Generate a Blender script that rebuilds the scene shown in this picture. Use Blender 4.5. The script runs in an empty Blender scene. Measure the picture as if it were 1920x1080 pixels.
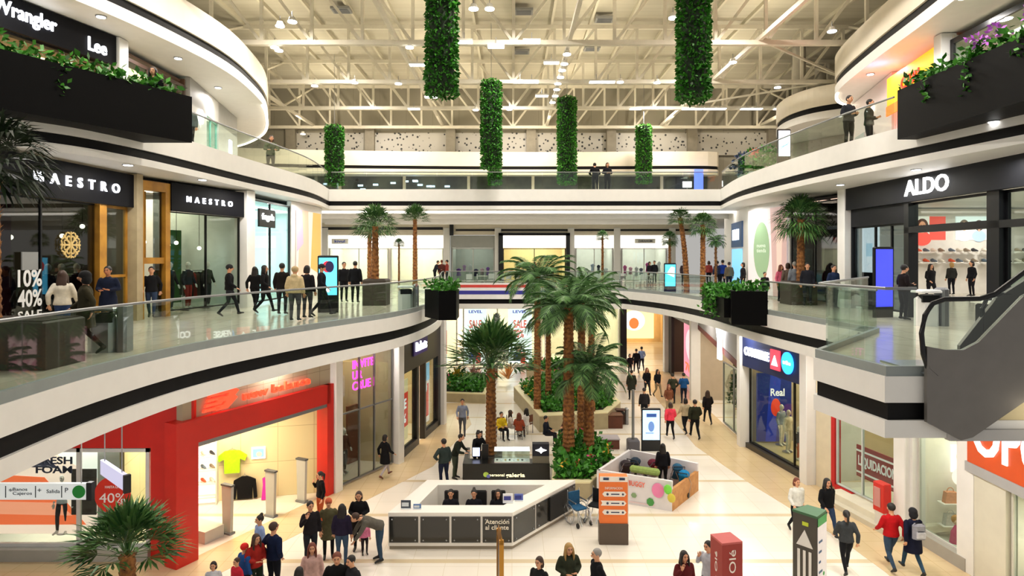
import bpy, bmesh, math, random
from mathutils import Vector, Matrix
import numpy as np
random.seed(7)
SC = bpy.context.scene
COL = SC.collection
PI = math.pi
# ------------------------------------------------------------------ camera
CZ = 8.3            # eye height above the ground floor
FP = 1200.0         # focal length in pixels of a 1920 px wide frame
cam_d = bpy.data.cameras.new('camera'); cam = bpy.data.objects.new('camera', cam_d); COL.objects.link(cam)
cam.location = (0, 0, CZ); cam.rotation_euler = (PI/2, 0, 0)
cam_d.sensor_width = 36.0; cam_d.lens = 36.0*FP/1920.0; cam_d.shift_y = -60.0/1920.0
cam_d.clip_start = 0.1; cam_d.clip_end = 300
SC.camera = cam
# ------------------------------------------------------------------ view + world
SC.view_settings.view_transform = 'Standard'; SC.view_settings.look = 'None'
SC.view_settings.exposure = 0.14; SC.view_settings.gamma = 1.0; SC.view_settings.use_curve_mapping = False
SC.cycles.max_bounces = 7; SC.cycles.diffuse_bounces = 3; SC.cycles.glossy_bounces = 3
SC.cycles.transmission_bounces = 4; SC.cycles.transparent_max_bounces = 14
SC.cycles.sample_clamp_indirect = 4.0; SC.cycles.caustics_reflective = False; SC.cycles.caustics_refractive = False
W = bpy.data.worlds.new('world'); SC.world = W; W.use_nodes = True
W.node_tree.nodes['Background'].inputs[0].default_value = (1.0, 0.97, 0.92, 1)
W.node_tree.nodes['Background'].inputs[1].default_value = 0.42

def lin(c):
    return c/12.92 if c <= 0.04045 else ((c+0.055)/1.055)**2.4
def hexc(h):
    h = h.lstrip('#'); return tuple(lin(int(h[i:i+2], 16)/255.0) for i in (0, 2, 4))

def area(name, loc, size, power, color='fff0d8', rot=(0, 0, 0), size_y=None, spread=180):
    L = bpy.data.lights.new(name, 'AREA'); L.energy = power; L.color = hexc(color)
    if size_y: L.shape = 'RECTANGLE'; L.size = size; L.size_y = size_y
    else: L.shape = 'DISK'; L.size = size
    L.spread = math.radians(spread)
    o = bpy.data.objects.new(name, L); o.location = loc; o.rotation_euler = rot; COL.objects.link(o); return o
# high bay lamps of the hall, hung between the trusses
for yy in (13, 19, 25, 31, 37, 42):
    for xx in (-9, 0, 9):
        area('high_bay_lamp', (xx, yy, 17.9), 0.7, 330, 'fff6ea')
# warm flood lamps on the lower truss chords that wash the roof deck
for yy in (16, 24, 30, 36, 42):
    for xx in (-12, -4, 4, 12):
        area('roof_wash_lamp', (xx, yy, 17.6), 0.35, 80, 'fff1d2', rot=(PI, 0, 0))
# added fill lights that brighten the rear wall above the far shops
for xx in (-14, -6, 2, 10, 17):
    area('wall_fill_light', (xx, 41.5, 17.0), 0.5, 70, 'fff0d4', rot=(PI/2, 0, 0))
area('bulkhead_fill_light', (10.5, 10.2, 5.6), 3.0, 14, 'fff0d0', rot=(PI/2, 0, 0), size_y=0.2)  # added fill light, brightens the cream bulkhead beside the escalator
# downlights under the walkways
for (x, y, z, p) in [(-9.2, 14, 5.1, 80), (-7.4, 20, 5.1, 90), (-5.2, 24.5, 5.1, 60), (-4.3, 29, 5.1, 50), (0, 41, 5.1, 120), (5, 46, 5.1, 120), (8.8, 50, 5.1, 120),
                     (9.6, 34, 5.1, 60), (9.6, 27, 5.1, 60), (10.1, 21.5, 5.1, 60), (9, 16, 5.1, 90), (9, 13, 5.1, 60),
                     (-10.6, 14, 10.75, 60), (-10.6, 18.5, 10.75, 60), (-9.6, 24, 10.75, 60), (-9.4, 30, 10.75, 60), (12.2, 16, 10.75, 60), (12, 20.5, 10.75, 60), (11.0, 24.2, 10.75, 60), (11.5, 32, 10.75, 60),
                     (-6, 41, 10.8, 90), (0, 41, 10.8, 90), (6, 41, 10.8, 90), (-12, 45, 10.8, 80),
                     (-12.4, 17, 15.3, 60), (-12.1, 22, 15.3, 60), (-12.8, 28, 15.3, 60), (13.2, 19, 15.3, 60), (14.2, 24, 15.3, 60)]:
    area('soffit_lamp', (x, y, z), 0.45, p, 'fffaf4')

# ------------------------------------------------------------------ materials
MC = {}
def pmat(key, color, rough=0.5, metal=0.0, emit=0.0, emitc=None, var=0.0, vscale=3.0, bump=0.0, bscale=30.0, spec=0.5, col2=None):
    if key in MC: return MC[key]
    m = bpy.data.materials.new(key); m.use_nodes = True; nt = m.node_tree; b = nt.nodes['Principled BSDF']
    c = hexc(color)
    b.inputs['Roughness'].default_value = rough; b.inputs['Metallic'].default_value = metal
    b.inputs['Specular IOR Level'].default_value = spec
    b.inputs['Base Color'].default_value = (*c, 1)
    if var > 0 or col2:
        tc = nt.nodes.new('ShaderNodeTexCoord'); n = nt.nodes.new('ShaderNodeTexNoise'); n.inputs['Scale'].default_value = vscale; n.inputs['Detail'].default_value = 3
        nt.links.new(tc.outputs['Object'], n.inputs['Vector'])
        r = nt.nodes.new('ShaderNodeValToRGB'); nt.links.new(n.outputs['Fac'], r.inputs['Fac'])
        if col2:
            d = hexc(col2); r.color_ramp.elements[0].color = (*c, 1); r.color_ramp.elements[1].color = (*d, 1)
            r.color_ramp.elements[0].position = 0.38; r.color_ramp.elements[1].position = 0.62
        else:
            r.color_ramp.elements[0].color = (*[max(0, v*(1-var)) for v in c], 1); r.color_ramp.elements[1].color = (*[min(1, v*(1+var)) for v in c], 1)
            r.color_ramp.elements[0].position = 0.3; r.color_ramp.elements[1].position = 0.7
        nt.links.new(r.outputs['Color'], b.inputs['Base Color'])
    if bump > 0:
        n2 = nt.nodes.new('ShaderNodeTexNoise'); n2.inputs['Scale'].default_value = bscale
        bp = nt.nodes.new('ShaderNodeBump'); bp.inputs['Strength'].default_value = bump; bp.inputs['Distance'].default_value = 0.01
        nt.links.new(n2.outputs['Fac'], bp.inputs['Height']); nt.links.new(bp.outputs['Normal'], b.inputs['Normal'])
    if emit > 0:
        b.inputs['Emission Color'].default_value = (*hexc(emitc or color), 1); b.inputs['Emission Strength'].default_value = emit
    MC[key] = m; return m
def K(color, rough=0.55): return pmat('paint_%s_%d' % (color, int(rough*100)), color, rough, var=0.04)
def F(color): return pmat('fabric_'+color, color, 0.9, var=0.12, vscale=14, spec=0.2)
def E(color, s=1.5): return pmat('glow_%s_%d' % (color, int(s*10)), color, 0.5, emit=s)
def glass(key, tint, refl=0.10):
    if key in MC: return MC[key]
    m = bpy.data.materials.new(key); m.use_nodes = True; nt = m.node_tree; nt.nodes.clear()
    o = nt.nodes.new('ShaderNodeOutputMaterial'); mx = nt.nodes.new('ShaderNodeMixShader')
    t = nt.nodes.new('ShaderNodeBsdfTransparent'); g = nt.nodes.new('ShaderNodeBsdfGlossy'); g.inputs['Roughness'].default_value = 0.02
    t.inputs[0].default_value = (*hexc(tint), 1); g.inputs[0].default_value = (1, 1, 1, 1)
    lw = nt.nodes.new('ShaderNodeLayerWeight'); lw.inputs[0].default_value = 0.5
    pw = nt.nodes.new('ShaderNodeMath'); pw.operation = 'POWER'; pw.inputs[1].default_value = 4.0; nt.links.new(lw.outputs['Facing'], pw.inputs[0])
    ma = nt.nodes.new('ShaderNodeMath'); ma.operation = 'MULTIPLY_ADD'; ma.inputs[1].default_value = 0.38; ma.inputs[2].default_value = refl*0.35; ma.use_clamp = True
    nt.links.new(pw.outputs[0], ma.inputs[0]); nt.links.new(ma.outputs[0], mx.inputs[0])
    nt.links.new(t.outputs[0], mx.inputs[1]); nt.links.new(g.outputs[0], mx.inputs[2]); nt.links.new(mx.outputs[0], o.inputs[0])
    MC[key] = m; return m
def tile_mat(key, base, alt, joint, sx, sy, rough=0.22, stripes=None, stripe_col=None, axes='XY', off=0.0):
    """tiles in world metres; stripes = (period, width) of bands running across the walk"""
    m = bpy.data.materials.new(key); m.use_nodes = True; nt = m.node_tree; b = nt.nodes['Principled BSDF']
    geo = nt.nodes.new('ShaderNodeNewGeometry'); sep = nt.nodes.new('ShaderNodeSeparateXYZ'); cmb = nt.nodes.new('ShaderNodeCombineXYZ')
    if axes == 'L':
        tc = nt.nodes.new('ShaderNodeTexCoord'); nt.links.new(tc.outputs['Object'], sep.inputs[0])
        nt.links.new(sep.outputs['X'], cmb.inputs[0]); nt.links.new(sep.outputs['Z'], cmb.inputs[1])
    else:
        nt.links.new(geo.outputs['Position'], sep.inputs[0])
        nt.links.new(sep.outputs['X'], cmb.inputs[0]); nt.links.new(sep.outputs['Y'], cmb.inputs[1])
    br = nt.nodes.new('ShaderNodeTexBrick'); br.inputs['Scale'].default_value = 1.0; br.offset = off
    br.inputs['Brick Width'].default_value = sx; br.inputs['Row Height'].default_value = sy; br.inputs['Mortar Size'].default_value = 0.008
    br.inputs['Color1'].default_value = (*hexc(base), 1); br.inputs['Color2'].default_value = (*hexc(alt), 1); br.inputs['Mortar'].default_value = (*hexc(joint), 1)
    nt.links.new(cmb.outputs[0], br.inputs['Vector'])
    out = br.outputs['Color']
    if stripes:
        per, w, o0 = stripes
        a = nt.nodes.new('ShaderNodeMath'); a.operation = 'ADD'; a.inputs[1].default_value = o0
        nt.links.new(sep.outputs['Y'], a.inputs[0])
        md = nt.nodes.new('ShaderNodeMath'); md.operation = 'MODULO'; md.inputs[1].default_value = per; nt.links.new(a.outputs[0], md.inputs[0])
        lt = nt.nodes.new('ShaderNodeMath'); lt.operation = 'LESS_THAN'; lt.inputs[1].default_value = w; nt.links.new(md.outputs[0], lt.inputs[0])
        mix = nt.nodes.new('ShaderNodeMix'); mix.data_type = 'RGBA'; nt.links.new(lt.outputs[0], mix.inputs[0])
        nt.links.new(out, mix.inputs[6]); mix.inputs[7].default_value = (*hexc(stripe_col), 1); out = mix.outputs[2]
    nt.links.new(out, b.inputs['Base Color']); b.inputs['Roughness'].default_value = rough
    MC[key] = m; return m
def leaf_mat(key, a, b_, rough=0.5):
    m = bpy.data.materials.new(key); m.use_nodes = True; nt = m.node_tree; b = nt.nodes['Principled BSDF']
    geo = nt.nodes.new('ShaderNodeNewGeometry'); r = nt.nodes.new('ShaderNodeValToRGB')
    nt.links.new(geo.outputs['Random Per Island'], r.inputs[0])
    r.color_ramp.elements[0].color = (*hexc(a), 1); r.color_ramp.elements[1].color = (*hexc(b_), 1)
    nt.links.new(r.outputs[0], b.inputs['Base Color']); b.inputs['Roughness'].default_value = rough
    b.inputs['Specular IOR Level'].default_value = 0.35
    MC[key] = m; return m
WHITE = pmat('white_plaster', 'edebe7', 0.5, var=0.02)
WARMW = pmat('warm_white_plaster', 'f0e6d2', 0.55, var=0.02)
BLACK = pmat('black_band', '09090b', 0.6, var=0.05, spec=0.2)
BLKM = pmat('black_metal', '101114', 0.35, metal=0.2)
CREAM = pmat('cream_steel', 'dbd4c2', 0.55, var=0.05)
GREYM = pmat('grey_metal', '8d8f92', 0.35, metal=0.7)
STEEL = pmat('brushed_steel', 'b9bcc0', 0.28, metal=0.9)
CURB = pmat('grey_curb', '8d9594', 0.4, var=0.05)
GLS = glass('rail_glass', 'edf4f0', 0.12)
SHOPG = glass('shop_glass', 'e6efec', 0.07)
DARKG = glass('dark_shop_glass', 'a9b0b0', 0.18)
TILE0 = tile_mat('ground_tiles', 'f1eade', 'eee6d8', 'e0d6c2', 0.9, 0.9, 0.2, (3.1, 0.22, 1.3), 'd9c7a6')
TILET = tile_mat('tan_tiles', 'dcc49c', 'd8bf96', 'c6ac82', 0.6, 0.6, 0.22)
TILE1 = tile_mat('walk_tiles', 'cfc8b8', 'c8c0ae', 'a59d8c', 0.8, 0.8, 0.14)
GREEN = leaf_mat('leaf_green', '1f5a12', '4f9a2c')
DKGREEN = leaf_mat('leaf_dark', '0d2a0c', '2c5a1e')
PALMG = leaf_mat('palm_leaf', '1d4a20', '557a3c')
FEATH = leaf_mat('feather_leaf', '17391c', '648f50')
PERF = bpy.data.materials.new('perforated_panel')

# ------------------------------------------------------------------ mesh builder
class MB:
    def __init__(s): s.v = []; s.f = []; s.m = []; s.mats = []; s.cur = 0
    def mat(s, m):
        if m not in s.mats: s.mats.append(m)
        s.cur = s.mats.index(m); return s
    def add(s, vs, fs):
        n = len(s.v); s.v += [tuple(p) for p in vs]; s.f += [tuple(i+n for i in f) for f in fs]; s.m += [s.cur]*len(fs); return s
    def box(s, x0, x1, y0, y1, z0, z1):
        v = [(x, y, z) for z in (z0, z1) for (x, y) in ((x0, y0), (x1, y0), (x1, y1), (x0, y1))]
        return s.add(v, [(0, 3, 2, 1), (4, 5, 6, 7), (0, 1, 5, 4), (1, 2, 6, 5), (2, 3, 7, 6), (3, 0, 4, 7)])
    def rbox(s, x0, x1, y0, y1, z0, z1, r=0.03):
        """box with chamfered vertical and top edges"""
        n = len(s.v); r = min(r, (x1-x0)/2.1, (y1-y0)/2.1, (z1-z0)/2.1)
        def ring(i, z):
            a, b, c, d = x0+i, x1-i, y0+i, y1-i
            return [(a+r, c, z), (b-r, c, z), (b, c+r, z), (b, d-r, z), (b-r, d, z), (a+r, d, z), (a, d-r, z), (a, c+r, z)]
        v = ring(0, z0)+ring(0, z1-r)+ring(r*0.9, z1)
        f = [tuple(range(7, -1, -1)), tuple(range(16, 24))]
        for k in (0, 8):
            for i in range(8): j = (i+1) % 8; f.append((k+i, k+j, k+8+j, k+8+i))
        return s.add(v, f)
    def prism(s, poly, z0, z1):
        n = len(poly); a = sum(poly[i][0]*poly[(i+1) % n][1]-poly[(i+1) % n][0]*poly[i][1] for i in range(n))
        if a < 0: poly = poly[::-1]
        v = [(x, y, z0) for x, y in poly]+[(x, y, z1) for x, y in poly]
        f = [tuple(range(n-1, -1, -1)), tuple(range(n, 2*n))]+[(i, (i+1) % n, n+(i+1) % n, n+i) for i in range(n)]
        return s.add(v, f)
    def vprism(s, poly, y0, y1):
        """outline in local x,z extruded along y"""
        n = len(poly); a = sum(poly[i][0]*poly[(i+1) % n][1]-poly[(i+1) % n][0]*poly[i][1] for i in range(n))
        if a < 0: poly = poly[::-1]
        v = [(x, y0, z) for x, z in poly]+[(x, y1, z) for x, z in poly]
        f = [tuple(range(n)), tuple(range(2*n-1, n-1, -1))]+[((i+1) % n, i, n+i, n+(i+1) % n) for i in range(n)]
        return s.add(v, f)
    def beam(s, p, q, w=0.1, h=None):
        p, q = Vector(p), Vector(q); h = h or w; t = (q-p); L = t.length
        if L < 1e-6: return s
        t /= L; u = t.cross(Vector((0, 0, 1)));
        if u.length < 1e-3: u = Vector((1, 0, 0))
        u.normalize(); n = u.cross(t)
        v = []
        for e in (p, q):
            for a, b in ((-1, -1), (1, -1), (1, 1), (-1, 1)): v.append(e+u*a*w/2+n*b*h/2)
        return s.add(v, [(3, 2, 1, 0), (4, 5, 6, 7), (0, 1, 5, 4), (1, 2, 6, 5), (2, 3, 7, 6), (3, 0, 4, 7)])
    def loft(s, pts, rad, seg=10, side=(1, 0, 0)):
        """tube through pts with (rx, ry) radii; rx along side"""
        pts = [Vector(p) for p in pts]; n = len(pts); base = len(s.v); S = Vector(side); vs = []; rings = []
        for i, p in enumerate(pts):
            t = (pts[min(i+1, n-1)]-pts[max(i-1, 0)]).normalized()
            a = S-t*S.dot(t)
            if a.length < 0.05: a = Vector((0, 1, 0))-t*t.y
            a.normalize(); b = t.cross(a); r = rad[i]; rx, ry = (r if isinstance(r, tuple) else (r, r))
            rings.append([p+a*math.cos(2*PI*k/seg)*rx+b*math.sin(2*PI*k/seg)*ry for k in range(seg)])
        for r in rings: vs += r
        f = []
        for i in range(n-1):
            for k in range(seg): j = (k+1) % seg; f.append((i*seg+k, i*seg+j, (i+1)*seg+j, (i+1)*seg+k))
        f.append(tuple(range(seg-1, -1, -1))); f.append(tuple((n-1)*seg+k for k in range(seg)))
        return s.add(vs, f)
    def tube(s, pts, r, seg=8): return s.loft(pts, [r]*len(pts), seg, side=(0.3, 0.2, 0.93))
    def cyl(s, x, y, z0, z1, r, seg=16, r2=None):
        r2 = r if r2 is None else r2
        v = [(x+r*math.cos(2*PI*k/seg), y+r*math.sin(2*PI*k/seg), z0) for k in range(seg)]+[(x+r2*math.cos(2*PI*k/seg), y+r2*math.sin(2*PI*k/seg), z1) for k in range(seg)]
        f = [tuple(range(seg-1, -1, -1)), tuple(range(seg, 2*seg))]+[(k, (k+1) % seg, seg+(k+1) % seg, seg+k) for k in range(seg)]
        return s.add(v, f)
    def ball(s, c, r, nu=10, nv=7, rot=None):
        if not isinstance(r, tuple): r = (r, r, r)
        v = []; f = []
        for i in range(nv+1):
            th = PI*i/nv
            for k in range(nu):
                ph = 2*PI*k/nu; p = Vector((r[0]*math.sin(th)*math.cos(ph), r[1]*math.sin(th)*math.sin(ph), r[2]*math.cos(th)))
                if rot: p = rot @ p
                v.append(Vector(c)+p)
        for i in range(nv):
            for k in range(nu): j = (k+1) % nu; f.append((i*nu+k, (i+1)*nu+k, (i+1)*nu+j, i*nu+j))
        return s.add(v, f)
    def disc(s, cx, cz, rx, rz, y0, y1, seg=24):
        return s.vprism([(cx+rx*math.cos(2*PI*k/seg), cz+rz*math.sin(2*PI*k/seg)) for k in range(seg)], y0, y1)
    def text(s, txt, h, x=0, y=0, z=0, depth=0.03, width=None, align='C', bold=0.0, rot90=False):
        """writing in local x,z facing -y; h = cap height"""
        cu = bpy.data.curves.new('t', 'FONT'); cu.body = txt; cu.size = 1.0; cu.extrude = 0.0; cu.resolution_u = 3; cu.offset = bold; cu.space_line = 0.9
        ob = bpy.data.objects.new('t', cu); COL.objects.link(ob)
        dg = bpy.context.evaluated_depsgraph_get(); me = bpy.data.meshes.new_from_object(ob.evaluated_get(dg))
        COL.objects.unlink(ob); bpy.data.objects.remove(ob); bpy.data.curves.remove(cu)
        if len(me.vertices) == 0: return s
        V = [v.co.copy() for v in me.vertices]; P = [tuple(p.vertices) for p in me.polygons]
        ed = {}
        for p in P:
            for i in range(len(p)):
                e = (p[i], p[(i+1) % len(p)]); ed[e] = 1
        x0 = min(v.x for v in V); x1 = max(v.x for v in V); y0 = min(v.y for v in V); y1 = max(v.y for v in V)
        k = h/0.72; kx = k
        if width: kx = width/max(1e-6, x1-x0)
        cx = (x0+x1)/2 if align == 'C' else x0
        cy = (y0+y1)/2 if ('\n' in txt or align == 'C') else 0
        W2 = []
        for v in V:
            a, b = (v.x-cx)*kx, (v.y-cy)*k
            if rot90: a, b = -b, a
            W2.append((x+a, z+b))
        n = len(W2)
        vs = [(a, y-depth, b) for a, b in W2]+[(a, y, b) for a, b in W2]
        f = [tuple(p) for p in P]+[tuple(i+n for i in p[::-1]) for p in P]
        for (a, b) in ed:
            if (b, a) not in ed: f.append((b, a, a+n, b+n))
        bpy.data.meshes.remove(me)
        return s.add(vs, f)
    def mesh(s, name, smooth=False):
        me = bpy.data.meshes.new(name); me.from_pydata([tuple(v) for v in s.v], [], s.f)
        for m in s.mats: me.materials.append(m)
        me.polygons.foreach_set('material_index', s.m)
        if smooth: me.polygons.foreach_set('use_smooth', [True]*len(s.f))
        me.update(); return me
def tagit(o, label=None, cat=None, group=None, kind=None):
    if label: o['label'] = label
    if cat: o['category'] = cat
    if group: o['group'] = group
    if kind: o['kind'] = kind
    return o
def O(name, mb, parent=None, fr=None, smooth=False, loc=None, rz=0, **t):
    me = mb if isinstance(mb, bpy.types.Mesh) else mb.mesh(name, smooth)
    o = bpy.data.objects.new(name, me); COL.objects.link(o)
    if parent: o.parent = parent
    if fr: o.location = fr.at(0, 0, 0); o.rotation_euler = (0, 0, fr.a)
    if loc is not None: o.location = loc; o.rotation_euler = (0, 0, rz)
    return tagit(o, **t)
def T(name, label, cat, loc=(0, 0, 0), rz=0, group=None):
    o = bpy.data.objects.new(name, None); COL.objects.link(o); o.location = loc; o.rotation_euler = (0, 0, rz)
    o.empty_display_size = 0.1
    return tagit(o, label, cat, group)
def ST(name, mb, **k): return O(name, mb, kind='structure', **k)
def dup(root, loc, rz=0, label=None, group=None, scale=None):
    r = root.copy(); COL.objects.link(r); r.location = loc; r.rotation_euler = (0, 0, rz)
    if scale: r.scale = (scale,)*3
    if label: r['label'] = label
    if group: r['group'] = group
    for ch in root.children:
        c = ch.copy(); COL.objects.link(c); c.parent = r
        for g in ch.children:
            d = g.copy(); COL.objects.link(d); d.parent = c
    return r
class FR:
    """facade frame: x runs left to right as seen from the hall, y goes into the shop"""
    def __init__(s, p, q, z=0.0):
        s.p = Vector(p); s.q = Vector(q); s.z = z; d = s.q-s.p; s.L = d.length; s.a = math.atan2(d.y, d.x)
    def at(s, x, y, z=0):
        c, n = math.cos(s.a), math.sin(s.a)
        return (s.p.x+x*c-y*n, s.p.y+x*n+y*c, s.z+z)
def G(px, py, z=0.0):
    """point on the level z under a pixel of the 1920 frame"""
    Y = (CZ-z)*FP/(py-480.0); return ((px-960)*Y/FP, Y, z)
def smoothpath(pts, n=8):
    P = [Vector(p) for p in pts]; out = []
    for i in range(len(P)-1):
        p0 = P[max(i-1, 0)]; p1 = P[i]; p2 = P[i+1]; p3 = P[min(i+2, len(P)-1)]
        for k in range(n):
            t = k/n; out.append(0.5*((2*p1)+(-p0+p2)*t+(2*p0-5*p1+4*p2-p3)*t*t+(-p0+3*p1-3*p2+p3)*t**3))
    out.append(P[-1]); return [(p.x, p.y) for p in out]
def offset(path, d):
    """shift a plan path sideways (positive = to the left of its direction)"""
    out = []; n = len(path)
    for i in range(n):
        a = Vector(path[max(i-1, 0)]); b = Vector(path[min(i+1, n-1)]); t = (b-a).normalized(); out.append((path[i][0]-t.y*d, path[i][1]+t.x*d))
    return out
def strip(mb, path, z0, z1, d0, d1):
    """a solid band along the path between side offsets d0 and d1"""
    A = offset(path, d0); B = offset(path, d1); n = len(path)
    v = []
    for i in range(n): v += [(A[i][0], A[i][1], z0), (B[i][0], B[i][1], z0), (B[i][0], B[i][1], z1), (A[i][0], A[i][1], z1)]
    f = []
    for i in range(n-1):
        a = 4*i; b = a+4
        for k in range(4): j = (k+1) % 4; f.append((a+k, b+k, b+j, a+j))
    f.append((0, 1, 2, 3)); e = 4*(n-1); f.append((e+3, e+2, e+1, e))
    return mb.add(v, f)

# ================================================================== SETTING
Z1, Z2, Z3 = 6.3, 11.8, 15.4
# ---- floors
mb = MB().mat(TILE0).box(-34, 34, 2, 70, -0.3, 0.0); ST('floor', mb)
GL = [(-15.5, 17.5), (-8.7, 17.5), (-6.25, 22.6), (-4.6, 25.7), (-3.55, 31.6), (-4.6, 38), (-9, 48)]
mb = MB().mat(TILET); strip(mb, [(-15.5, 17.5), (-8.7, 17.5), (-6.25, 22.6), (-4.6, 25.7), (-3.55, 31.6), (-4.2, 36)], 0.001, 0.006, -1.55, 0.1); ST('floor_border_west', mb)
GRr = [(12.0, 62), (11.2, 46), (10.6, 37), (10.2, 28), (10.9, 23.4), (11.8, 19.1), (12.0, 16.8), (11.8, 8)]
mb = MB().mat(TILET); strip(mb, GRr[1:], 0.001, 0.006, -2.2, 0.1); ST('floor_border_east', mb)
# ---- middle slab ring
ringL1 = smoothpath([(-6.6, 3.5), (-7.0, 8.5), (-7.1, 11.4), (-6.7, 14.3), (-5.4, 18), (-3.9, 21.6), (-3.3, 25), (-3.2, 28.6), (-3.6, 33), (-4.0, 37.5)], 6)
ringR1 = smoothpath([(6.5, 37.5), (8.0, 33.5), (8.7, 29), (8.9, 23), (9.2, 19.5)], 6)
bay = [(9.5, 16.8), (6.1, 12.95), (6.35, 10.9), (7.0, 10.9), (30, 10.9)]
ring1 = ringL1+ringR1+bay
inner1 = offset(ring1, 0.12)
out1 = [(34, 10.9), (34, 60), (-34, 60), (-34, 3.5)]
mb = MB().mat(WHITE).prism(inner1+out1, 5.22, 6.24); ST('ceiling_ground_level', mb)
mb = MB().mat(TILE1).prism(inner1+out1, 6.244, 6.3); ST('floor_middle_level', mb)
tn = 0
def bands(path, specs):
    global tn
    for (z0, z1, a, b, m, nm) in specs:
        mb = MB().mat(m); strip(mb, path, z0, z1, a, b); tn += 1; ST('trim_%d' % tn, mb)
bands(ring1, [(5.80, 6.25, 0.0, 0.14, WHITE, 'w'), (5.50, 5.80, 0.07, 0.14, BLACK, 'b'), (5.20, 5.50, 0.0, 0.14, WHITE, 'w'), (6.25, 6.42, 0.03, 0.13, CURB, 'c')])
# ---- upper slab ring
ringL2 = smoothpath([(-15.5, 12.3), (-11.8, 14.8), (-10.5, 17.6), (-9.95, 24), (-9.5, 30), (-10.0, 35.0)], 6)
ringR2 = smoothpath([(11.4, 35), (10.5, 29), (10.6, 22), (11.2, 17), (11.8, 13.0)], 6)
ring2 = ringL2+ringR2
inner2 = offset(ring2, 0.12)
out2 = [(34, 13.0), (34, 60), (-34, 60), (-34, 12.3)]
mb = MB().mat(WHITE).prism(inner2+out2, 10.87, 11.74); ST('ceiling_middle_level', mb)
mb = MB().mat(TILE1).prism(inner2+out2, 11.744, 11.8); ST('floor_upper_level', mb)
bands(ring2, [(11.30, 11.95, 0.0, 0.14, WHITE, 'w'), (11.05, 11.30, 0.07, 0.14, BLACK, 'b'), (10.85, 11.05, 0.0, 0.14, WHITE, 'w')])
# ---- roof slabs over the upper walkways
r3L = smoothpath([(-14.6, 12.5), (-12.2, 17.5), (-11.05, 23.5), (-11.3, 28.0), (-12.3, 32.2), (-14.6, 37.5), (-18.5, 42.0), (-24, 44.5)], 8)
r3R = smoothpath([(22.5, 33.5), (18.6, 31.4), (15.9, 30.2), (14.6, 28.9), (13.85, 26.9), (13.1, 23), (12.45, 18.75), (11.4, 13)], 8)
r3F = smoothpath([(24, 43), (19, 41.5), (16.2, 39), (15.3, 36.2), (15.6, 33.8), (16.9, 32.3), (18.6, 31.6)], 6)
for path, outp, nm in ((r3L, [(-34, 44.5), (-34, 12.5)], 'west'), (r3R, [(34, 13), (34, 33.5)], 'east')):
    mb = MB().mat(WHITE).prism(offset(path, 0.12)+outp, 15.42, 16.9); ST('ceiling_upper_'+nm, mb)
    bands(path, [(16.08, 17.1, 0.0, 0.14, WARMW, 'w'), (15.78, 16.08, 0.08, 0.14, BLACK, 'b'), (15.40, 15.78, 0.0, 0.14, WHITE, 'w')])
mb = MB().mat(WHITE).prism(offset(r3F, 0.12)+[(34, 31.6), (34, 43)], 15.42, 16.9); ST('ceiling_upper_north', mb)
bands(r3F, [(16.08, 17.1, 0.0, 0.14, WARMW, 'w'), (15.78, 16.08, 0.08, 0.14, BLACK, 'b'), (15.40, 15.78, 0.0, 0.14, WHITE, 'w')])
for path, n0, n1 in ((r3L, 28, 52), (r3R, 8, 30)):
    mb = MB().mat(E('fff4dc', 5)); strip(mb, path[n0:n1], 15.34, 15.42, 0.0, 0.10); tn += 1; ST('trim_%d' % tn, mb)
# light coves under the far slab
for yy, w in ((36.6, 0.9), (41.0, 1.2)):
    mb = MB().mat(E('fff6ea', 3.2)).box(-13, 13.5, yy, yy+w, 10.80, 10.86); tn += 1; ST('trim_%d' % tn, mb)
mb = MB().mat(WHITE).box(-13, 13.5, 39.4, 39.7, 10.6, 10.87).box(-13, 13.5, 44.4, 44.7, 10.5, 10.87); tn += 1; ST('trim_%d' % tn, mb)
# ---- hall walls and deck
DECK = tile_mat('roof_deck', 'c6c0ae', 'bfb8a5', '9f9885', 6.0, 0.45, 0.6)
mb = MB().mat(DECK).box(-24, 22, 2, 47, 20.5, 20.7)
ST('ceiling', mb)
mb = MB().mat(pmat('deck_rib', 'cfc8b4', 0.6))
for i in range(23): mb.box(-24+2*i, -23.88+2*i, 2, 46, 20.3, 20.5)
ST('ceiling_ribs', mb)
GWALL = tile_mat('grey_wall', 'a19b8b', '9b9585', '7a7568', 1.9, 3.2, 0.7, axes='L')
mb = MB().mat(GWALL).box(-24, 22, 46, 46.4, 11.8, 20.5); ST('wall_north', mb)
mb = MB().mat(GWALL).box(21.6, 22, 12, 46, 15.5, 20.5); ST('wall_east', mb)
mb = MB().mat(GWALL).box(-24, -23.6, 12, 46, 15.5, 20.5); ST('wall_west', mb)
mb = MB().mat(WHITE).box(-33, 33, 62, 62.4, 0, 6.3); ST('wall_far_ground', mb)
# perforated screens between pilasters
m = PERF; m.use_nodes = True; nt = m.node_tree; b = nt.nodes['Principled BSDF']; tc = nt.nodes.new('ShaderNodeTexCoord')
mp = nt.nodes.new('ShaderNodeMapping'); mp.inputs['Scale'].default_value = (1, 1, 1)
vo = nt.nodes.new('ShaderNodeTexVoronoi'); vo.inputs['Scale'].default_value = 3.6; vo.feature = 'F1'
nt.links.new(tc.outputs['Object'], mp.inputs[0]); nt.links.new(mp.outputs[0], vo.inputs['Vector'])
rp = nt.nodes.new('ShaderNodeValToRGB'); nt.links.new(vo.outputs['Distance'], rp.inputs[0]); rp.color_ramp.interpolation = 'CONSTANT'
rp.color_ramp.elements[0].color = (0.03, 0.03, 0.03, 1); rp.color_ramp.elements[1].position = 0.27; rp.color_ramp.elements[1].color = (*hexc('b9b4aa'), 1)
nt.links.new(rp.outputs[0], b.inputs['Base Color']); b.inputs['Roughness'].default_value = 0.6
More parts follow.
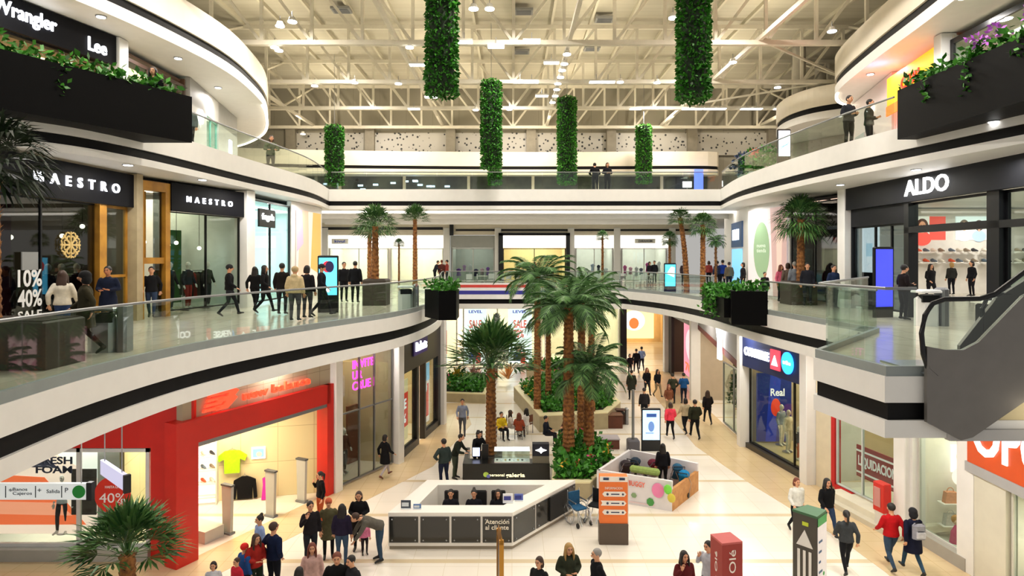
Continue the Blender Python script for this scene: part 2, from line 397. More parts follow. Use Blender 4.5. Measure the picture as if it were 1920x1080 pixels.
px_ = [-15.7, -10.1, -4.35, 1.35, 7.05, 12.8, 18.5]
for i in range(len(px_)-1):
    mb = MB().mat(PERF).box(px_[i]+0.33, px_[i+1]-0.33, 45.7, 45.8, 15.5, 17.1); tn += 1; ST('trim_%d' % tn, mb)
for x in px_:
    mb = MB().mat(pmat('pilaster_grey', '8a8272', 0.7, var=0.1)).box(x-0.33, x+0.33, 45.3, 46, 15.5, 17.5); ST('column', mb)
mb = MB().mat(PERF).box(21.45, 21.6, 33, 46, 16.2, 18.4); tn += 1; ST('trim_%d' % tn, mb)
mb = MB().mat(pmat('round_column', 'b9b3a6', 0.6, var=0.05)).cyl(16.6, 37.0, 17.1, 20.5, 0.36, 20); ST('column', mb)
mb = MB().mat(pmat('round_column', 'b9b3a6')).cyl(19.3, 40.0, 17.1, 20.5, 0.36, 20); ST('column', mb)
# curved band over the far upper shops
fb = smoothpath([(-20, 42.5), (-13, 43.8), (-4, 44.5), (4, 44.6), (13.6, 44.4), (14.2, 46)], 5)
bands(fb, [(14.55, 15.55, 0, 0.2, WARMW, 'w'), (14.33, 14.55, 0.06, 0.2, BLACK, 'b'), (13.95, 14.33, 0, 0.2, WARMW, 'w')])
mb = MB().mat(WHITE); mb.prism(offset(fb, 0.2)+[(14.2, 46), (-20, 46)], 14.0, 14.2); ST('ceiling_upper_far', mb)
# ---- roof trusses
def truss(y, z0=17.35, z1=20.2, x0=-23.5, x1=21.5, step=2.05):
    mb = MB().mat(CREAM)
    mb.beam((x0, y, z0), (x1, y, z0), 0.24, 0.2); mb.beam((x0, y, z1), (x1, y, z1), 0.2, 0.2)
    n = int((x1-x0)/step); xs = [x0+i*(x1-x0)/n for i in range(n+1)]
    for i, x in enumerate(xs):
        mb.beam((x, y, z0), (x, y, z1), 0.13)
        if i < n:
            if x < -1: mb.beam((x, y, z1), (xs[i+1], y, z0), 0.12)
            else: mb.beam((x, y, z0), (xs[i+1], y, z1), 0.12)
    ST('roof_beam', mb)
for y in (15.2, 21.2, 27.2, 33.3, 39.2, 45.0): truss(y)
def ltruss(x, z0=17.5, z1=20.2):
    mb = MB().mat(CREAM); mb.beam((x, 12, z0), (x, 45.2, z0), 0.16, 0.18)
    for k, y in enumerate((15.2, 21.2, 27.2, 33.3, 39.2)):
        if x in (-14, 17.5): mb.beam((x, y, z0), (x, y+6.05, z1), 0.1)
    ST('roof_beam', mb)
for x in (-14, -4.9, 2.45, 10.5, 17.5): ltruss(x)
# diagonal wind braces in the plane of the lower chords
mb = MB().mat(CREAM)
for (xa, xb) in ((10.5, 17.5), (-14, -20)):
    mb.beam((xa, 27.2, 17.5), (xb, 33.3, 17.5), 0.09); mb.beam((xb, 33.3, 17.5), (xa, 39.2, 17.5), 0.09)
ST('roof_beam', mb)

# ------------------------------------------------------------------ shop shells
sn = 0; SHOPK = 1.6
def shop(fr, h, depth, wall, light=2.5, lc='fff3dd', z0=0.0, back=None, lit=True, nl=3):
    global sn; sn += 1
    wm = K(wall) if isinstance(wall, str) else wall
    bm_ = wm if back is None else (K(back) if isinstance(back, str) else back)
    ST('wall_shop_%d' % sn, MB().mat(wm).box(0, 0.12, 0.15, depth, 0, h).box(fr.L-0.12, fr.L, 0.15, depth, 0, h).mat(bm_).box(0, fr.L, depth, depth+0.12, 0, h), fr=fr)
    mb = MB().mat(wm).box(0.12, fr.L-0.12, 0.3, depth, h-0.1, h-0.02)
    if lit:
        mb.mat(E(lc, light)); w = (fr.L-0.6)/nl
        for i in range(nl):
            for y in (depth*0.3, depth*0.65): mb.box(0.3+i*w+w*0.15, 0.3+(i+1)*w-w*0.15, y, y+0.5, h-0.14, h-0.1)
        area('shop_lamp', fr.at(fr.L/2, depth*0.48, h-0.25), fr.L*0.7, light*fr.L*min(depth, 5)*SHOPK, lc, rot=(0, 0, fr.a), size_y=min(depth, 5)*0.5)
    ST('ceiling_shop_%d' % sn, mb, fr=fr)
wn = 0
def pane(fr, x0, x1, z0, z1, frame=BLKM, g=SHOPG, y=0.08, mull=(), bar=(), t=0.05):
    global wn; wn += 1
    o = ST('window_%d' % wn, MB().mat(g).box(x0, x1, y, y+0.015, z0, z1), fr=fr)
    mb = MB().mat(frame)
    mb.box(x0, x1, y-0.03, y+0.05, z0, z0+t).box(x0, x1, y-0.03, y+0.05, z1-t, z1).box(x0, x0+t, y-0.03, y+0.05, z0, z1).box(x1-t, x1, y-0.03, y+0.05, z0, z1)
    for xm in mull: mb.box(xm-t/2, xm+t/2, y-0.03, y+0.05, z0, z1)
    for zm in bar: mb.box(x0, x1, y-0.03, y+0.05, zm-t/2, zm+t/2)
    c = O('window_frame', mb); c.parent = o
    return o
def sign(fr, x0, x1, z0, z1, board, label, texts=(), y=-0.05, th=0.12, name='shop_sign', cat='sign', extra=None):
    """a board with lettering; texts = (string, cap height, x, z, material, width)"""
    root = T(name, label, cat, fr.at((x0+x1)/2, y, z0), fr.a); w = (x1-x0)/2
    bo = O('board', MB().mat(board).box(-w, w, 0, th, 0, z1-z0), root)
    for (s, h, tx, tz, m, wd) in texts:
        O('lettering', MB().mat(m).text(s, h, tx-(x0+x1)/2, -0.005, tz-z0, 0.04, wd, bold=0.015), bo)
    if extra:
        e = MB(); extra(e); O('emblem', e, bo)
    return root
def poster(fr, x0, x1, z0, z1, label, paint, y=0.3, th=0.04, bg='ffffff', glow=0.0, name='poster', cat='poster'):
    root = T(name, label, cat, fr.at((x0+x1)/2, y, z0), fr.a); w = (x1-x0)/2
    bo = O('board', MB().mat(E(bg, glow) if glow else K(bg)).box(-w, w, 0, th, 0, z1-z0), root)
    e = MB(); paint(e, w, z1-z0, (lambda c: E(c, glow)) if glow else (lambda c: K(c))); 
    if e.v: O('print', e, bo)
    return root
def column(x0, x1, y0, y1, z0, z1, m=WHITE, fr=None):
    ST('column', MB().mat(m).rbox(x0, x1, y0, y1, z0, z1, 0.02), fr=fr)

def face(e, m, cx, cz, s, hair='5a3a2a', skin='d9a184', top='c94a3a'):
    """a printed head and shoulders"""
    e.mat(m(hair)).disc(cx, cz+0.05*s, 0.62*s, 0.72*s, -0.004, 0.0)
    e.mat(m(top)).disc(cx, cz-1.35*s, 0.95*s, 0.75*s, -0.006, -0.004)
    e.mat(m(skin)).disc(cx, cz, 0.36*s, 0.48*s, -0.01, -0.006).box(cx-0.14*s, cx+0.14*s, -0.009, -0.006, cz-0.75*s, cz-0.3*s)
    e.mat(m('2a1a18')).disc(cx-0.14*s, cz+0.08*s, 0.05*s, 0.03*s, -0.013, -0.01, 8).disc(cx+0.14*s, cz+0.08*s, 0.05*s, 0.03*s, -0.013, -0.01, 8)
    e.mat(m('a83a38')).disc(cx, cz-0.24*s, 0.11*s, 0.04*s, -0.013, -0.01, 10)

# ================================================================== SHOP FRONTS, GROUND LEVEL WEST
RED = pmat('red_paint', 'cf2014', 0.4, var=0.04)
TANT = tile_mat('tan_wall_tiles', 'b3a68c', 'ada086', '877b64', 0.62, 0.62, 0.5, axes='L')
CRT = tile_mat('cream_wall_tiles', 'e9dcae', 'e4d6a6', 'b9a878', 1.2, 1.2, 0.45, axes='L')
GA = FR((-15.5, 17.5), (-8.7, 17.5)); NB = FR((-8.7, 17.5), (-6.25, 22.6)); S2 = FR((-6.25, 22.6), (-4.6, 25.7)); S3 = FR((-4.6, 25.7), (-3.55, 31.6))
ST('wall_red', MB().mat(RED).box(0, GA.L, 0, 0.2, 3.05, 5.25).box(5.62, GA.L-0.25, 0, 0.2, 0, 3.05), fr=GA)
ST('wall_sill', MB().mat(K('a9a9a4')).box(0, 5.62, -0.15, 0.3, 0, 0.32), fr=GA)
ST('wall_display', MB().mat(K('e9e4da')).box(0, 4.5, 2.6, 2.7, 0, 3.1).box(0, 4.5, 0.2, 2.6, 3.06, 3.16).box(4.4, 5.6, 0.2, 0.5, 3.06, 3.16), fr=GA)
area('display_lamp', GA.at(2.4, 1.0, 3.0), 3.5, 110, 'fff6ea', size_y=0.6)
pane(GA, 0.0, 5.55, 0.32, 3.02, frame=K('d9d9d6'), mull=(3.6,), t=0.1)
def p_coral(e, w, h, m):
    e.mat(m('fbd9c6')).vprism([(-w, 0), (w, 0), (w, 0.45*h), (-0.2*w, h), (-w, h)], -0.004, 0)
    e.mat(m('f06a3c')).vprism([(-w, 0.1*h), (0.5*w, 0.1*h), (-0.1*w, 0.62*h), (-w, 0.66*h)], -0.008, -0.004)
    e.mat(m('f79a78')).vprism([(-w, 0.22*h), (0.3*w, 0.2*h), (0.1*w, 0.34*h), (-w, 0.36*h)], -0.012, -0.008)
    e.mat(m('2b2a3a')).vprism([(-0.3*w, h), (0.1*w, 0.72*h), (-0.6*w, 0.74*h)], -0.012, -0.008)
poster(GA, 0.3, 4.3, 0.34, 2.95, 'large coral and cream printed backdrop inside the red store window', p_coral, y=0.85, glow=1.0, name='window_backdrop', cat='backdrop', bg='f7efe4')
rt = T('window_lettering', 'dark blue FRESH FOAM lettering on the window panel above the coral backdrop', 'sign', GA.at(2.9, 0.12, 2.55), GA.a)
O('lettering', MB().mat(K('20204a')).text('FRESH\nFOAM', 0.2, 0, 0, 0, 0.02, 1.0, bold=0.02), rt)
cr = T('discount_sticker', 'round red sticker reading 40% on the window beside the red wall', 'sticker', GA.at(4.55, 0.04, 1.75), GA.a)
O('disc', MB().mat(K('e0301e')).disc(0, 0, 0.5, 0.5, 0, 0.015, 32), cr)
O('lettering', MB().mat(K('ffffff')).text('40%', 0.27, 0, 0, -0.08, 0.01, 0.72).text('HASTA UN', 0.07, 0, 0, 0.22, 0.01, 0.4).text('OFF', 0.09, 0.24, 0, -0.24, 0.01), cr)
ST('wall_panel', MB().mat(K('dcdcd8')).box(3.65, 4.5, 0.8, 0.85, 0.32, 3.0), fr=GA)
ST('wall_panel', MB().mat(pmat('dark_cloth_panel', '2a2524', 0.9, col2='4a3f3a')).box(2.9, 3.6, 0.8, 0.85, 0.9, 2.2), fr=GA)
# red portal
ST('wall_red_portal', MB().mat(RED).box(-0.62, 0.05, -0.12, 0.35, 0, 3.85).box(0.05, NB.L-0.35, -0.12, 0.35, 3.2, 3.85).box(NB.L-0.52, NB.L-0.2, -0.12, 0.35, 0, 3.85).mat(GREYM).box(0.05, NB.L-0.52, -0.1, 0.4, 3.08, 3.2), fr=NB)
ST('wall_tiled', MB().mat(TANT).box(-0.3, NB.L, 0.06, 0.3, 3.85, 5.25), fr=NB)
NBL = pmat('neon_red', 'ff5a3a', 0.4, emit=1.6, emitc='ff3a22')
rt = T('shop_sign', 'glowing orange red new balance lettering on the tan tiled wall over the red portal', 'sign', NB.at(2.35, 0.0, 4.08), NB.a)
O('lettering', MB().mat(NBL).text('new balance', 0.27, 0.65, 0.0, 0.08, 0.08, 2.75, bold=0.02), rt)
e = MB().mat(NBL)
for k in range(4): e.vprism([(-2.1+0.06*k, -0.12+0.13*k), (-1.55+0.05*k, -0.12+0.13*k), (-1.53+0.05*k, -0.05+0.13*k), (-2.07+0.06*k, -0.05+0.13*k)], -0.08, 0)
e.vprism([(-1.7, -0.15), (-1.3, -0.15), (-0.95, 0.1), (-1.05, 0.18), (-0.9, 0.3), (-1.1, 0.42), (-1.55, 0.42), (-1.6, 0.3), (-1.25, 0.28), (-1.3, 0.2), (-1.62, 0.18), (-1.66, 0.08), (-1.35, 0.06), (-1.45, -0.03), (-1.7, -0.03)], -0.08, 0)
O('emblem', e, rt)
NBW = FR((-11.6, 21.3), (-6.4, 22.55))
ST('wall_store_north', MB().mat(CRT).box(0, NBW.L, 0, 0.12, 0, 3.6), fr=NBW)
ST('wall_store_west', MB().mat(CRT).box(0, 3.37, 0, 0.12, 0, 3.6), fr=FR((-10.9, 18.0), (-11.6, 21.3)))
ST('ceiling_store', MB().mat(K('efe6d0')).prism([(-8.6, 17.8), (-6.6, 22.5), (-11.6, 21.3), (-12.4, 17.8)], 3.6, 3.7))
for (x, y) in ((-10.4, 19.2), (-9.4, 20.6), (-8.4, 20.0)): area('store_lamp', (x, y, 3.5), 1.0, 75, 'fff0cf')
column(NB.L-0.18, NB.L+0.2, -0.2, 0.25, 0, 5.25, fr=NB)
# security gates
ped = None
for (px, py) in ((427, 1000), (508, 968), (566, 941)):
    loc = G(px, py)
    if ped is None:
        ped = T('security_gate', 'x', 'security gate', loc, NB.a-PI/2, 'grey security gates across the red store entrance')
        O('panel', MB().mat(K('b9b7b0')).vprism([(-0.16, 0.06), (0.16, 0.06), (0.2, 1.42), (-0.2, 1.42)], -0.05, 0.05), ped)
        O('cap', MB().mat(K('55565a')).box(-0.22, 0.22, -0.07, 0.07, 1.42, 1.47), ped); O('foot', MB().mat(K('77787a')).box(-0.2, 0.2, -0.1, 0.1, 0, 0.06), ped); r = ped
    else: r = dup(ped, loc, NB.a-PI/2)
    r['label'] = {427: 'grey security gate of the red store, closest to the palm top', 508: 'grey security gate in the middle of the red store entrance', 566: 'grey security gate standing nearest the white column'}[px]
# shelf wall with shoes
def shelf_unit(fr, x, y, w, h, n, label, mat, back=None, rz=0):
    r = T('display_shelf', label, 'shelf', fr.at(x, y, 0), fr.a+rz)
    if back: O('back_panel', MB().mat(back).box(-w/2, w/2, 0.3, 0.34, 0, h), r)
    for k in range(n):
        z = 0.25+k*(h-0.3)/max(1, n-1) if n > 1 else h
        O('shelf_board', MB().mat(mat).box(-w/2, w/2, 0, 0.32, z, z+0.03), r)
    for sx in (-1, 1): O('side_panel', MB().mat(mat).box(sx*w/2-0.02, sx*w/2+0.02, 0, 0.34, 0, h), r)
    return r
def shoe_mesh(m, sole):
    mb = MB().mat(sole).rbox(-0.05, 0.05, -0.15, 0.14, 0, 0.03, 0.03)
    mb.mat(m).loft([(0, -0.145, 0.045), (0, -0.09, 0.06), (0, -0.02, 0.075), (0, 0.05, 0.09), (0, 0.12, 0.085)], [(0.03, 0.02), (0.045, 0.035), (0.042, 0.045), (0.042, 0.06), (0.035, 0.05)], 8)
    return mb
shoec = ['c9c4bb', 'd8572f', '5a6a78', 'e8e0d0', '8a7a66', '2c2c30']
sh = shelf_unit(NBW, 1.0, -0.4, 1.4, 2.1, 5, 'white shelf wall of running shoes inside the red store', K('f0ece2'), E('fff4e0', 0.9))
k = 0
SHM = [shoe_mesh(K(c), K('f4f0e8')).mesh('shoe') for c in shoec]
for iz in range(1, 5):
    for ix in range(5):
        o = O('running_shoe', SHM[(ix*2+iz) % 6], label='small running shoe on the white shelf wall', cat='shoe', group='shoes on the red store shelf wall')
        o.location = NBW.at(1.0-0.54+ix*0.27, -0.22, 0.25+iz*1.8/4+0.035); o.rotation_euler = (0, 0, NBW.a+0.7); k += 1
def garment(name, label, cat, loc, rz, color, kind='shirt', s=1.0, group=None):
    r = T(name, label, cat, loc, rz, group); m = F(color)
    if kind == 'shirt': pl = [(-0.2, 0), (0.2, 0), (0.21, 0.4), (0.34, 0.33), (0.4, 0.47), (0.2, 0.62), (0.08, 0.64), (-0.08, 0.64), (-0.2, 0.62), (-0.4, 0.47), (-0.34, 0.33), (-0.21, 0.4)]
    elif kind == 'jacket': pl = [(-0.22, 0), (0.22, 0), (0.24, 0.45), (0.28, 0.0), (0.38, 0.02), (0.33, 0.6), (0.1, 0.72), (-0.1, 0.72), (-0.33, 0.6), (-0.38, 0.02), (-0.28, 0.0), (-0.24, 0.45)]
    else: pl = [(-0.2, 0), (0.2, 0), (0.13, 0.7), (0.15, 1.0), (0.06, 1.02), (-0.06, 1.02), (-0.15, 1.0), (-0.13, 0.7)]
    O('cloth', MB().mat(m).vprism([(a*s, b*s) for a, b in pl], -0.04, 0.04), r)
    top = max(b for a, b in pl)*s
    O('hanger', MB().mat(GREYM).beam((-0.15*s, 0, top-0.02), (0, 0, top+0.05), 0.012).beam((0.15*s, 0, top-0.02), (0, 0, top+0.05), 0.012).beam((0, 0, top+0.05), (0, 0.0, top+0.12), 0.01), r)
    return r
garment('sport_shirt', 'neon green sport shirt hanging on the back wall of the red store', 'shirt', NBW.at(2.15, -0.12, 0.95), NBW.a, 'a6e21e', 'shirt', 1.2)
garment('sport_jacket', 'black sport jackets hung side by side under the neon green shirt', 'jacket', NBW.at(2.55, -0.12, 0.05), NBW.a, '0c0c10', 'jacket', 1.05)
garment('sport_dress', 'hot pink garment hanging low beside the black jacket', 'dress', NBW.at(3.25, -0.3, 0.03), NBW.a, 'e23ab0', 'dress', 0.72)
def p_screen(e, w, h, m): e.mat(m('7fd6c6')).box(-w*0.8, w*0.8, -0.005, 0, h*0.15, h*0.85).mat(m('e8f4a0')).disc(0.1*w, h*0.4, w*0.4, h*0.2, -0.01, -0.005)
poster(NBW, 2.75, 3.2, 1.35, 1.75, 'small pale green screen on the back wall beside the neon shirt', p_screen, y=-0.06, glow=0.8, name='wall_screen', cat='screen')
ST('wall_podium', MB().mat(K('c9c6bc')).box(0.75, 1.4, 0.5, 1.9, 0, 0.35), fr=NB)
# boutique with pink neon
shop(S2, 5.1, 4.5, 'b9a48e', 2.2, 'ffe2c0', nl=2)
pane(S2, 0.22, S2.L-0.2, 0.05, 5.15, frame=GREYM, mull=(1.35, 2.2), bar=(2.6,), t=0.05)
NEON = pmat('neon_pink', 'ff5ad0', 0.4, emit=3.0, emitc='ff3cc0')
rt = T('neon_sign', 'pink neon lettering hung behind the boutique glass', 'sign', S2.at(1.75, 0.25, 3.85), S2.a)
O('lettering', MB().mat(NEON).text('INVITE\nUR\nCRUE', 0.32, 0, 0, 0, 0.04, 1.2, bold=0.01), rt)
column(S2.L-0.15, S2.L+0.2, -0.2, 0.2, 0, 5.25, fr=S2)
def rack(fr, x, y, w, cols, label, glabel, group, rz=0, h=1.45, gh=1.0, z=0):
    r = T('clothing_rack', label, 'clothing rack', fr.at(x, y, z), fr.a+rz)
    O('rail', MB().mat(STEEL).beam((-w/2, 0, h), (w/2, 0, h), 0.03), r)
    for s_ in (-1, 1): O('upright', MB().mat(STEEL).beam((s_*w/2, 0, 0), (s_*w/2, 0, h), 0.03).box(s_*w/2-0.02, s_*w/2+0.02, -0.25, 0.25, 0, 0.03), r)
    n = len(cols); a = fr.a+rz
    for i, c in enumerate(cols):
        xx = -w/2+w*(i+0.5)/n; L = gh*random.uniform(0.75, 1.0)
        mb = MB().mat(F(c)).loft([(0, 0, h-0.06-L), (0, 0, h-0.06-L*0.5), (0, 0, h-0.14), (0, 0, h-0.05)], [(0.035, 0.24), (0.035, 0.22), (0.03, 0.2), (0.02, 0.05)], 8)
        o = O('hanging_garment', mb, label=glabel, cat='garment', group=group)
        X, Y, Z = fr.at(x, y, z); o.location = (X+xx*math.cos(a), Y+xx*math.sin(a), Z); o.rotation_euler = (0, 0, a)
    return r
rack(S2, 1.9, 1.6, 1.4, ['e8d8c8', 'c98a68', 'a86a4a', 'e0c8b0', '7a4a3a', 'd0b8a0', 'b07858'], 'steel clothing rack inside the boutique under the pink neon', 'pale brown garment on the rack inside the neon boutique', 'garments on the boutique rack', rz=0.5)
ST('wall_boutique_panel', MB().mat(K('7a4a38')).box(2.4, 3.0, 1.6, 1.7, 0, 2.3).mat(K('c9a080')).box(0.4, 0.9, 2.2, 2.3, 0, 4.4), fr=S2)
# dark shop
shop(S3, 4.0, 5, 'c9b48e', 3, 'ffe9c4', nl=3)
ST('wall_dark_front', MB().mat(pmat('charcoal_panel', '24211f', 0.4, var=0.1)).box(0.18, S3.L, -0.05, 0.2, 3.45, 5.25).box(2.35, 2.6, -0.05, 0.2, 0, 3.45).box(S3.L-0.5, S3.L, -0.05, 0.2, 0, 3.45).box(0.2, 2.35, -0.05, 0.15, 0, 0.3).box(3.5, S3.L, -0.05, 0.15, 0, 0.3).box(3.4, 3.6, -0.05, 0.2, 0, 3.45), fr=S3)
pane(S3, 0.2, 2.35, 0.3, 3.45, t=0.06); pane(S3, 3.6, S3.L-0.5, 0.3, 3.45, t=0.06)
sign(S3, 1.7, 3.6, 4.0, 4.75, K('3a2a78'), 'small glowing violet and white sign on the charcoal shop front', [('Rekets', 0.4, 2.65, 4.37, E('ffffff', 3), 1.5)], y=-0.12, th=0.06)
def p_sale(e, w, h, m):
    e.mat(m('d8281e')).box(-w, w, -0.004, 0, h*0.22, h*0.78)
    e.mat(m('ffffff')).text('SALE', h*0.16, 0, -0.005, h*0.6, 0.006, w*1.5, bold=0.03).text('50%', h*0.14, 0, -0.005, h*0.36, 0.006, w*1.4, bold=0.03)
poster(S3, 0.45, 2.1, 0.4, 3.0, 'tall red SALE poster behind the first dark shop window', p_sale, y=0.3, bg='e9cfa0', glow=0.7)
def p_sale2(e, w, h, m):
    e.mat(m('9fd0f0')).box(-w, w, -0.004, 0, h*0.7, h*1.0); e.mat(m('d8281e')).box(-w*0.8, w*0.8, -0.004, 0, h*0.1, h*0.65); face(e, m, 0, h*0.76, 0.35, '3a2a24', 'd9a184', 'f0f0f0')
poster(S3, 3.8, 5.2, 0.4, 3.2, 'blue and red poster behind the second dark shop window', p_sale2, y=0.3, bg='f0d8d0', glow=0.7)
column(S3.L-0.1, S3.L+0.3, -0.25, 0.3, 0, 5.25, fr=S3)
ST('wall_corner', MB().mat(WHITE).box(0, 9, 0, 0.2, 0, 5.25), fr=FR((-3.65, 32), (-6.5, 40)))

# ---- far ground shops
FG = FR((-9.5, 48), (2.2, 48)); FG2 = FR((2.2, 48), (8.6, 50)); FG3 = FR((8.6, 61), (14.5, 61))
shop(FG, 5.1, 6, 'f4e8d0', 5, nl=5); shop(FG2, 5.1, 6, 'f4e8d0', 5, nl=3)
pane(FG, 0.3, 5.4, 0.05, 4.9, frame=K('eae6dc'), mull=(3.0,), t=0.1); pane(FG, 5.8, 11.5, 0.05, 4.9, frame=K('eae6dc'), mull=(8.4,), t=0.1)
pane(FG2, 0.3, 6.5, 0.05, 4.9, frame=K('eae6dc'), mull=(3.2,), t=0.1)
ST('wall_black_header', MB().mat(BLKM).box(0, FG.L, -0.08, 0.1, 4.7, 5.22), fr=FG)
def p_levis(s):
    def f(e, w, h, m):
        e.mat(m('3a3aa8')).text(s, h*0.05, 0, -0.004, h*0.93, 0.006, w*1.2, bold=0.03)
        e.mat(m('e05a4a')).text('SALE\n70%', h*0.14, 0, -0.004, h*0.62, 0.006, w*1.1, bold=0.02)
        face(e, m, -0.1, h*0.28, 0.45, '2a2426', 'c99a80', '3a4a8a'); e.mat(m('d8342a')).box(0.05, 0.4, -0.02, -0.014, 0, h*0.2)
    return f
poster(FG, 5.9, 7.6, 0.2, 4.4, 'tall white sale poster in the far shop window beside the black planter box', p_levis('LEVEL'), y=0.25, glow=1.2)
poster(FG, 9.2, 11.0, 0.2, 4.4, 'tall white sale poster in the far shop window beside the tall palms', p_levis('LEVEL'), y=0.25, glow=1.2)
poster(FG, 3.2, 4.6, 0.2, 3.4, 'red and white poster in the far shop behind the palms and plants', p_sale, y=0.25, glow=1.0)
shop(FG3, 4.8, 0.9, 'f3d9b0', 5, 'ffe2a8', nl=2)
poster(FG3, 1.2, 5.0, 0.4, 4.2, 'warm lit display window at the far end of the corridor', lambda e, w, h, m: (e.mat(m('7a4a2a')).disc(0, h*0.82, w*0.4, h*0.09, -0.004, 0), e.mat(m('ffffff')).disc(0, h*0.45, w*0.55, h*0.25, -0.006, -0.003), e.mat(m('d0703a')).disc(0, h*0.38, w*0.25, h*0.14, -0.009, -0.006), e.mat(m('b87a4a')).disc(w*0.7, h*0.75, w*0.2, h*0.1, -0.006, 0)), y=0.4, bg='f6d9a0', glow=1.3, name='display_window', cat='display')
ST('column', MB().mat(BLKM).box(8.2, 8.7, 48.5, 49, 0, 5.25))

# ================================================================== GROUND LEVEL EAST
R0 = FR((11.2, 46), (10.6, 37)); R1 = FR((10.6, 37), (10.2, 28)); R2 = FR((10.2, 28), (10.9, 23.4)); R3 = FR((10.9, 23.4), (11.8, 19.1)); R4 = FR((11.8, 19.1), (12.0, 16.8)); R5 = FR((12.0, 16.8), (11.8, 8.5))
RM = FR((14.5, 61), (11.2, 46))
ST('wall_corridor', MB().mat(K('e6d6a4')).box(0, RM.L, 0, 0.2, 0, 5.25).mat(K('d8b23a')).box(RM.L-3, RM.L-0.8, -0.06, 0, 0.4, 3.6), fr=RM)
for fr in (R0, R1, R2, R3): column(fr.L-0.22, fr.L+0.22, -0.3, 0.25, 0, 5.25, fr=fr)
column(-0.3, 0.3, -0.3, 0.25, 0, 5.25, fr=R0)
shop(R0, 4.2, 4, '3a2a26', 2.5, 'ffd8b0', nl=3)
ST('wall_shop_header', MB().mat(K('8b8d90')).box(0.3, R0.L-0.2, 0, 0.2, 4.1, 5.22).mat(BLKM).box(0.3, 1.4, 0, 0.2, 0, 4.1).box(R0.L-1.2, R0.L-0.2, 0, 0.2, 0, 4.1), fr=R0)
sign(R0, 3.0, 6.0, 4.3, 5.0, K('6b6d72'), 'grey shop sign with white letters above the pink poster entrance', [('TEKNIA', 0.42, 4.5, 4.65, E('ffffff', 3), 2.2)], y=-0.12)
def p_pink(e, w, h, m):
    e.mat(m('f6c8d0')).disc(0, h*0.62, w*0.7, h*0.3, -0.004, 0); face(e, m, 0, h*0.66, 0.5, '8a5a6a', 'f0c8b8', 'e8a0b0')
    e.mat(m('f06a3a')).text('70%', h*0.16, 0, -0.01, h*0.17, 0.006, w*1.5, bold=0.03)
poster(R0, 3.2, 7.4, 0.5, 3.9, 'tall glowing pink poster in the black framed shop down the corridor', p_pink, y=0.5, bg='d98aa0', glow=0.9)
shop(R1, 4.9, 6, 'b7a994', 3.2, 'fff0d8', nl=4)
ST('wall_shop_header', MB().mat(K('9a9694')).vprism([(0.25, 5.22), (R1.L-0.2, 5.22), (R1.L-0.2, 3.3), (R1.L-2.4, 3.6), (0.25, 4.35)], 0.1, 0.2).mat(K('6b2a24')).vprism([(0.25, 4.35), (R1.L-2.4, 3.6), (R1.L-0.2, 3.3), (R1.L-0.2, 3.0), (0.25, 4.1)], 0.08, 0.2), fr=R1)
e = MB().mat(E('ffffff', 3.2)).vprism([(-0.62, 0.9), (-0.2, 0.9), (-0.02, 0.45), (0.2, 0.9), (0.6, 0.9), (0.22, 0.1), (0.26, -0.9), (-0.24, -0.9), (-0.22, 0.05)], -0.12, 0)
rt = T('logo_sign', 'big glowing white forked letter sign hung on the grey shop front', 'sign', R1.at(5.4, -0.05, 4.1), R1.a); O('emblem', e, rt)
pane(R1, R1.L-3.6, R1.L-0.25, 0.1, 3.1, frame=GREYM, mull=(R1.L-1.9,), t=0.05)
shop(R2, 4.1, 5.5, 'c8ad82', 3.5, 'ffe9c0', nl=2)
ST('wall_shop_header', MB().mat(K('17234f')).box(0.22, R2.L-0.2, -0.25, 0.1, 3.55, 4.95), fr=R2)
rt = T('shop_sign', 'navy fascia sign with white letters, a red square and a blue disc', 'sign', R2.at(2.2, -0.28, 4.25), R2.a)
O('lettering', MB().mat(E('ffffff', 3.5)).text('CONVERSE', 0.34, -0.75, 0, 0.0, 0.05, 1.9, bold=0.03), rt)
O('emblem', MB().mat(E('e03a4a', 1.6)).box(0.35, 1.0, -0.05, 0, -0.42, 0.36), rt)
O('emblem', MB().mat(E('ffffff', 2.5)).vprism([(0.47, -0.25), (0.88, -0.25), (0.68, 0.15)], -0.08, -0.05), rt)
O('emblem', MB().mat(E('2a9af0', 2.2)).disc(1.5, -0.02, 0.38, 0.42, -0.05, 0, 28), rt)
O('lettering', MB().mat(E('ffffff', 2.5)).text('tribe', 0.16, 1.5, -0.055, 0, 0.02, 0.5), rt)
pane(R2, 0.25, R2.L-0.25, 0.22, 3.55, frame=BLKM, mull=(R2.L-1.1,), t=0.06)
ST('wall_plinth', MB().mat(pmat('dark_plinth', '3a342c', 0.4)).box(0.22, R2.L-0.1, -0.1, 0.3, 0, 0.22).mat(K('c9b48a')).box(0.2, R2.L-0.2, 0.3, 2.2, 0, 0.24), fr=R2)
def p_blue(e, w, h, m):
    e.mat(m('ffffff')).text('Real', 0.32, 0.15, -0.004, h*0.72, 0.006, w*0.8, bold=0.02)
    e.mat(m('2238a0')).vprism([(-w*0.5, 0), (0.1*w, 0), (0.4*w, h*0.9), (-w*0.2, h)], -0.004, 0)
    e.mat(m('e8452a')).disc(0.1*w, h*0.5, w*0.28, h*0.13, -0.009, -0.004)
poster(FR((10.55, 27.6), (12.6, 27.6)), 0.0, 1.5, 0.3, 3.25, 'deep blue hanging banner with white script and an orange red blot', p_blue, y=0.0, bg='12246e', glow=0.5)
ST('wall_shop_shelves', MB().mat(K('6a3a24')).box(3.2, 4.4, 2.6, 3.0, 0, 2.6).mat(K('a8301e')).box(3.2, 4.4, 2.5, 2.6, 0.6, 1.3), fr=R2)
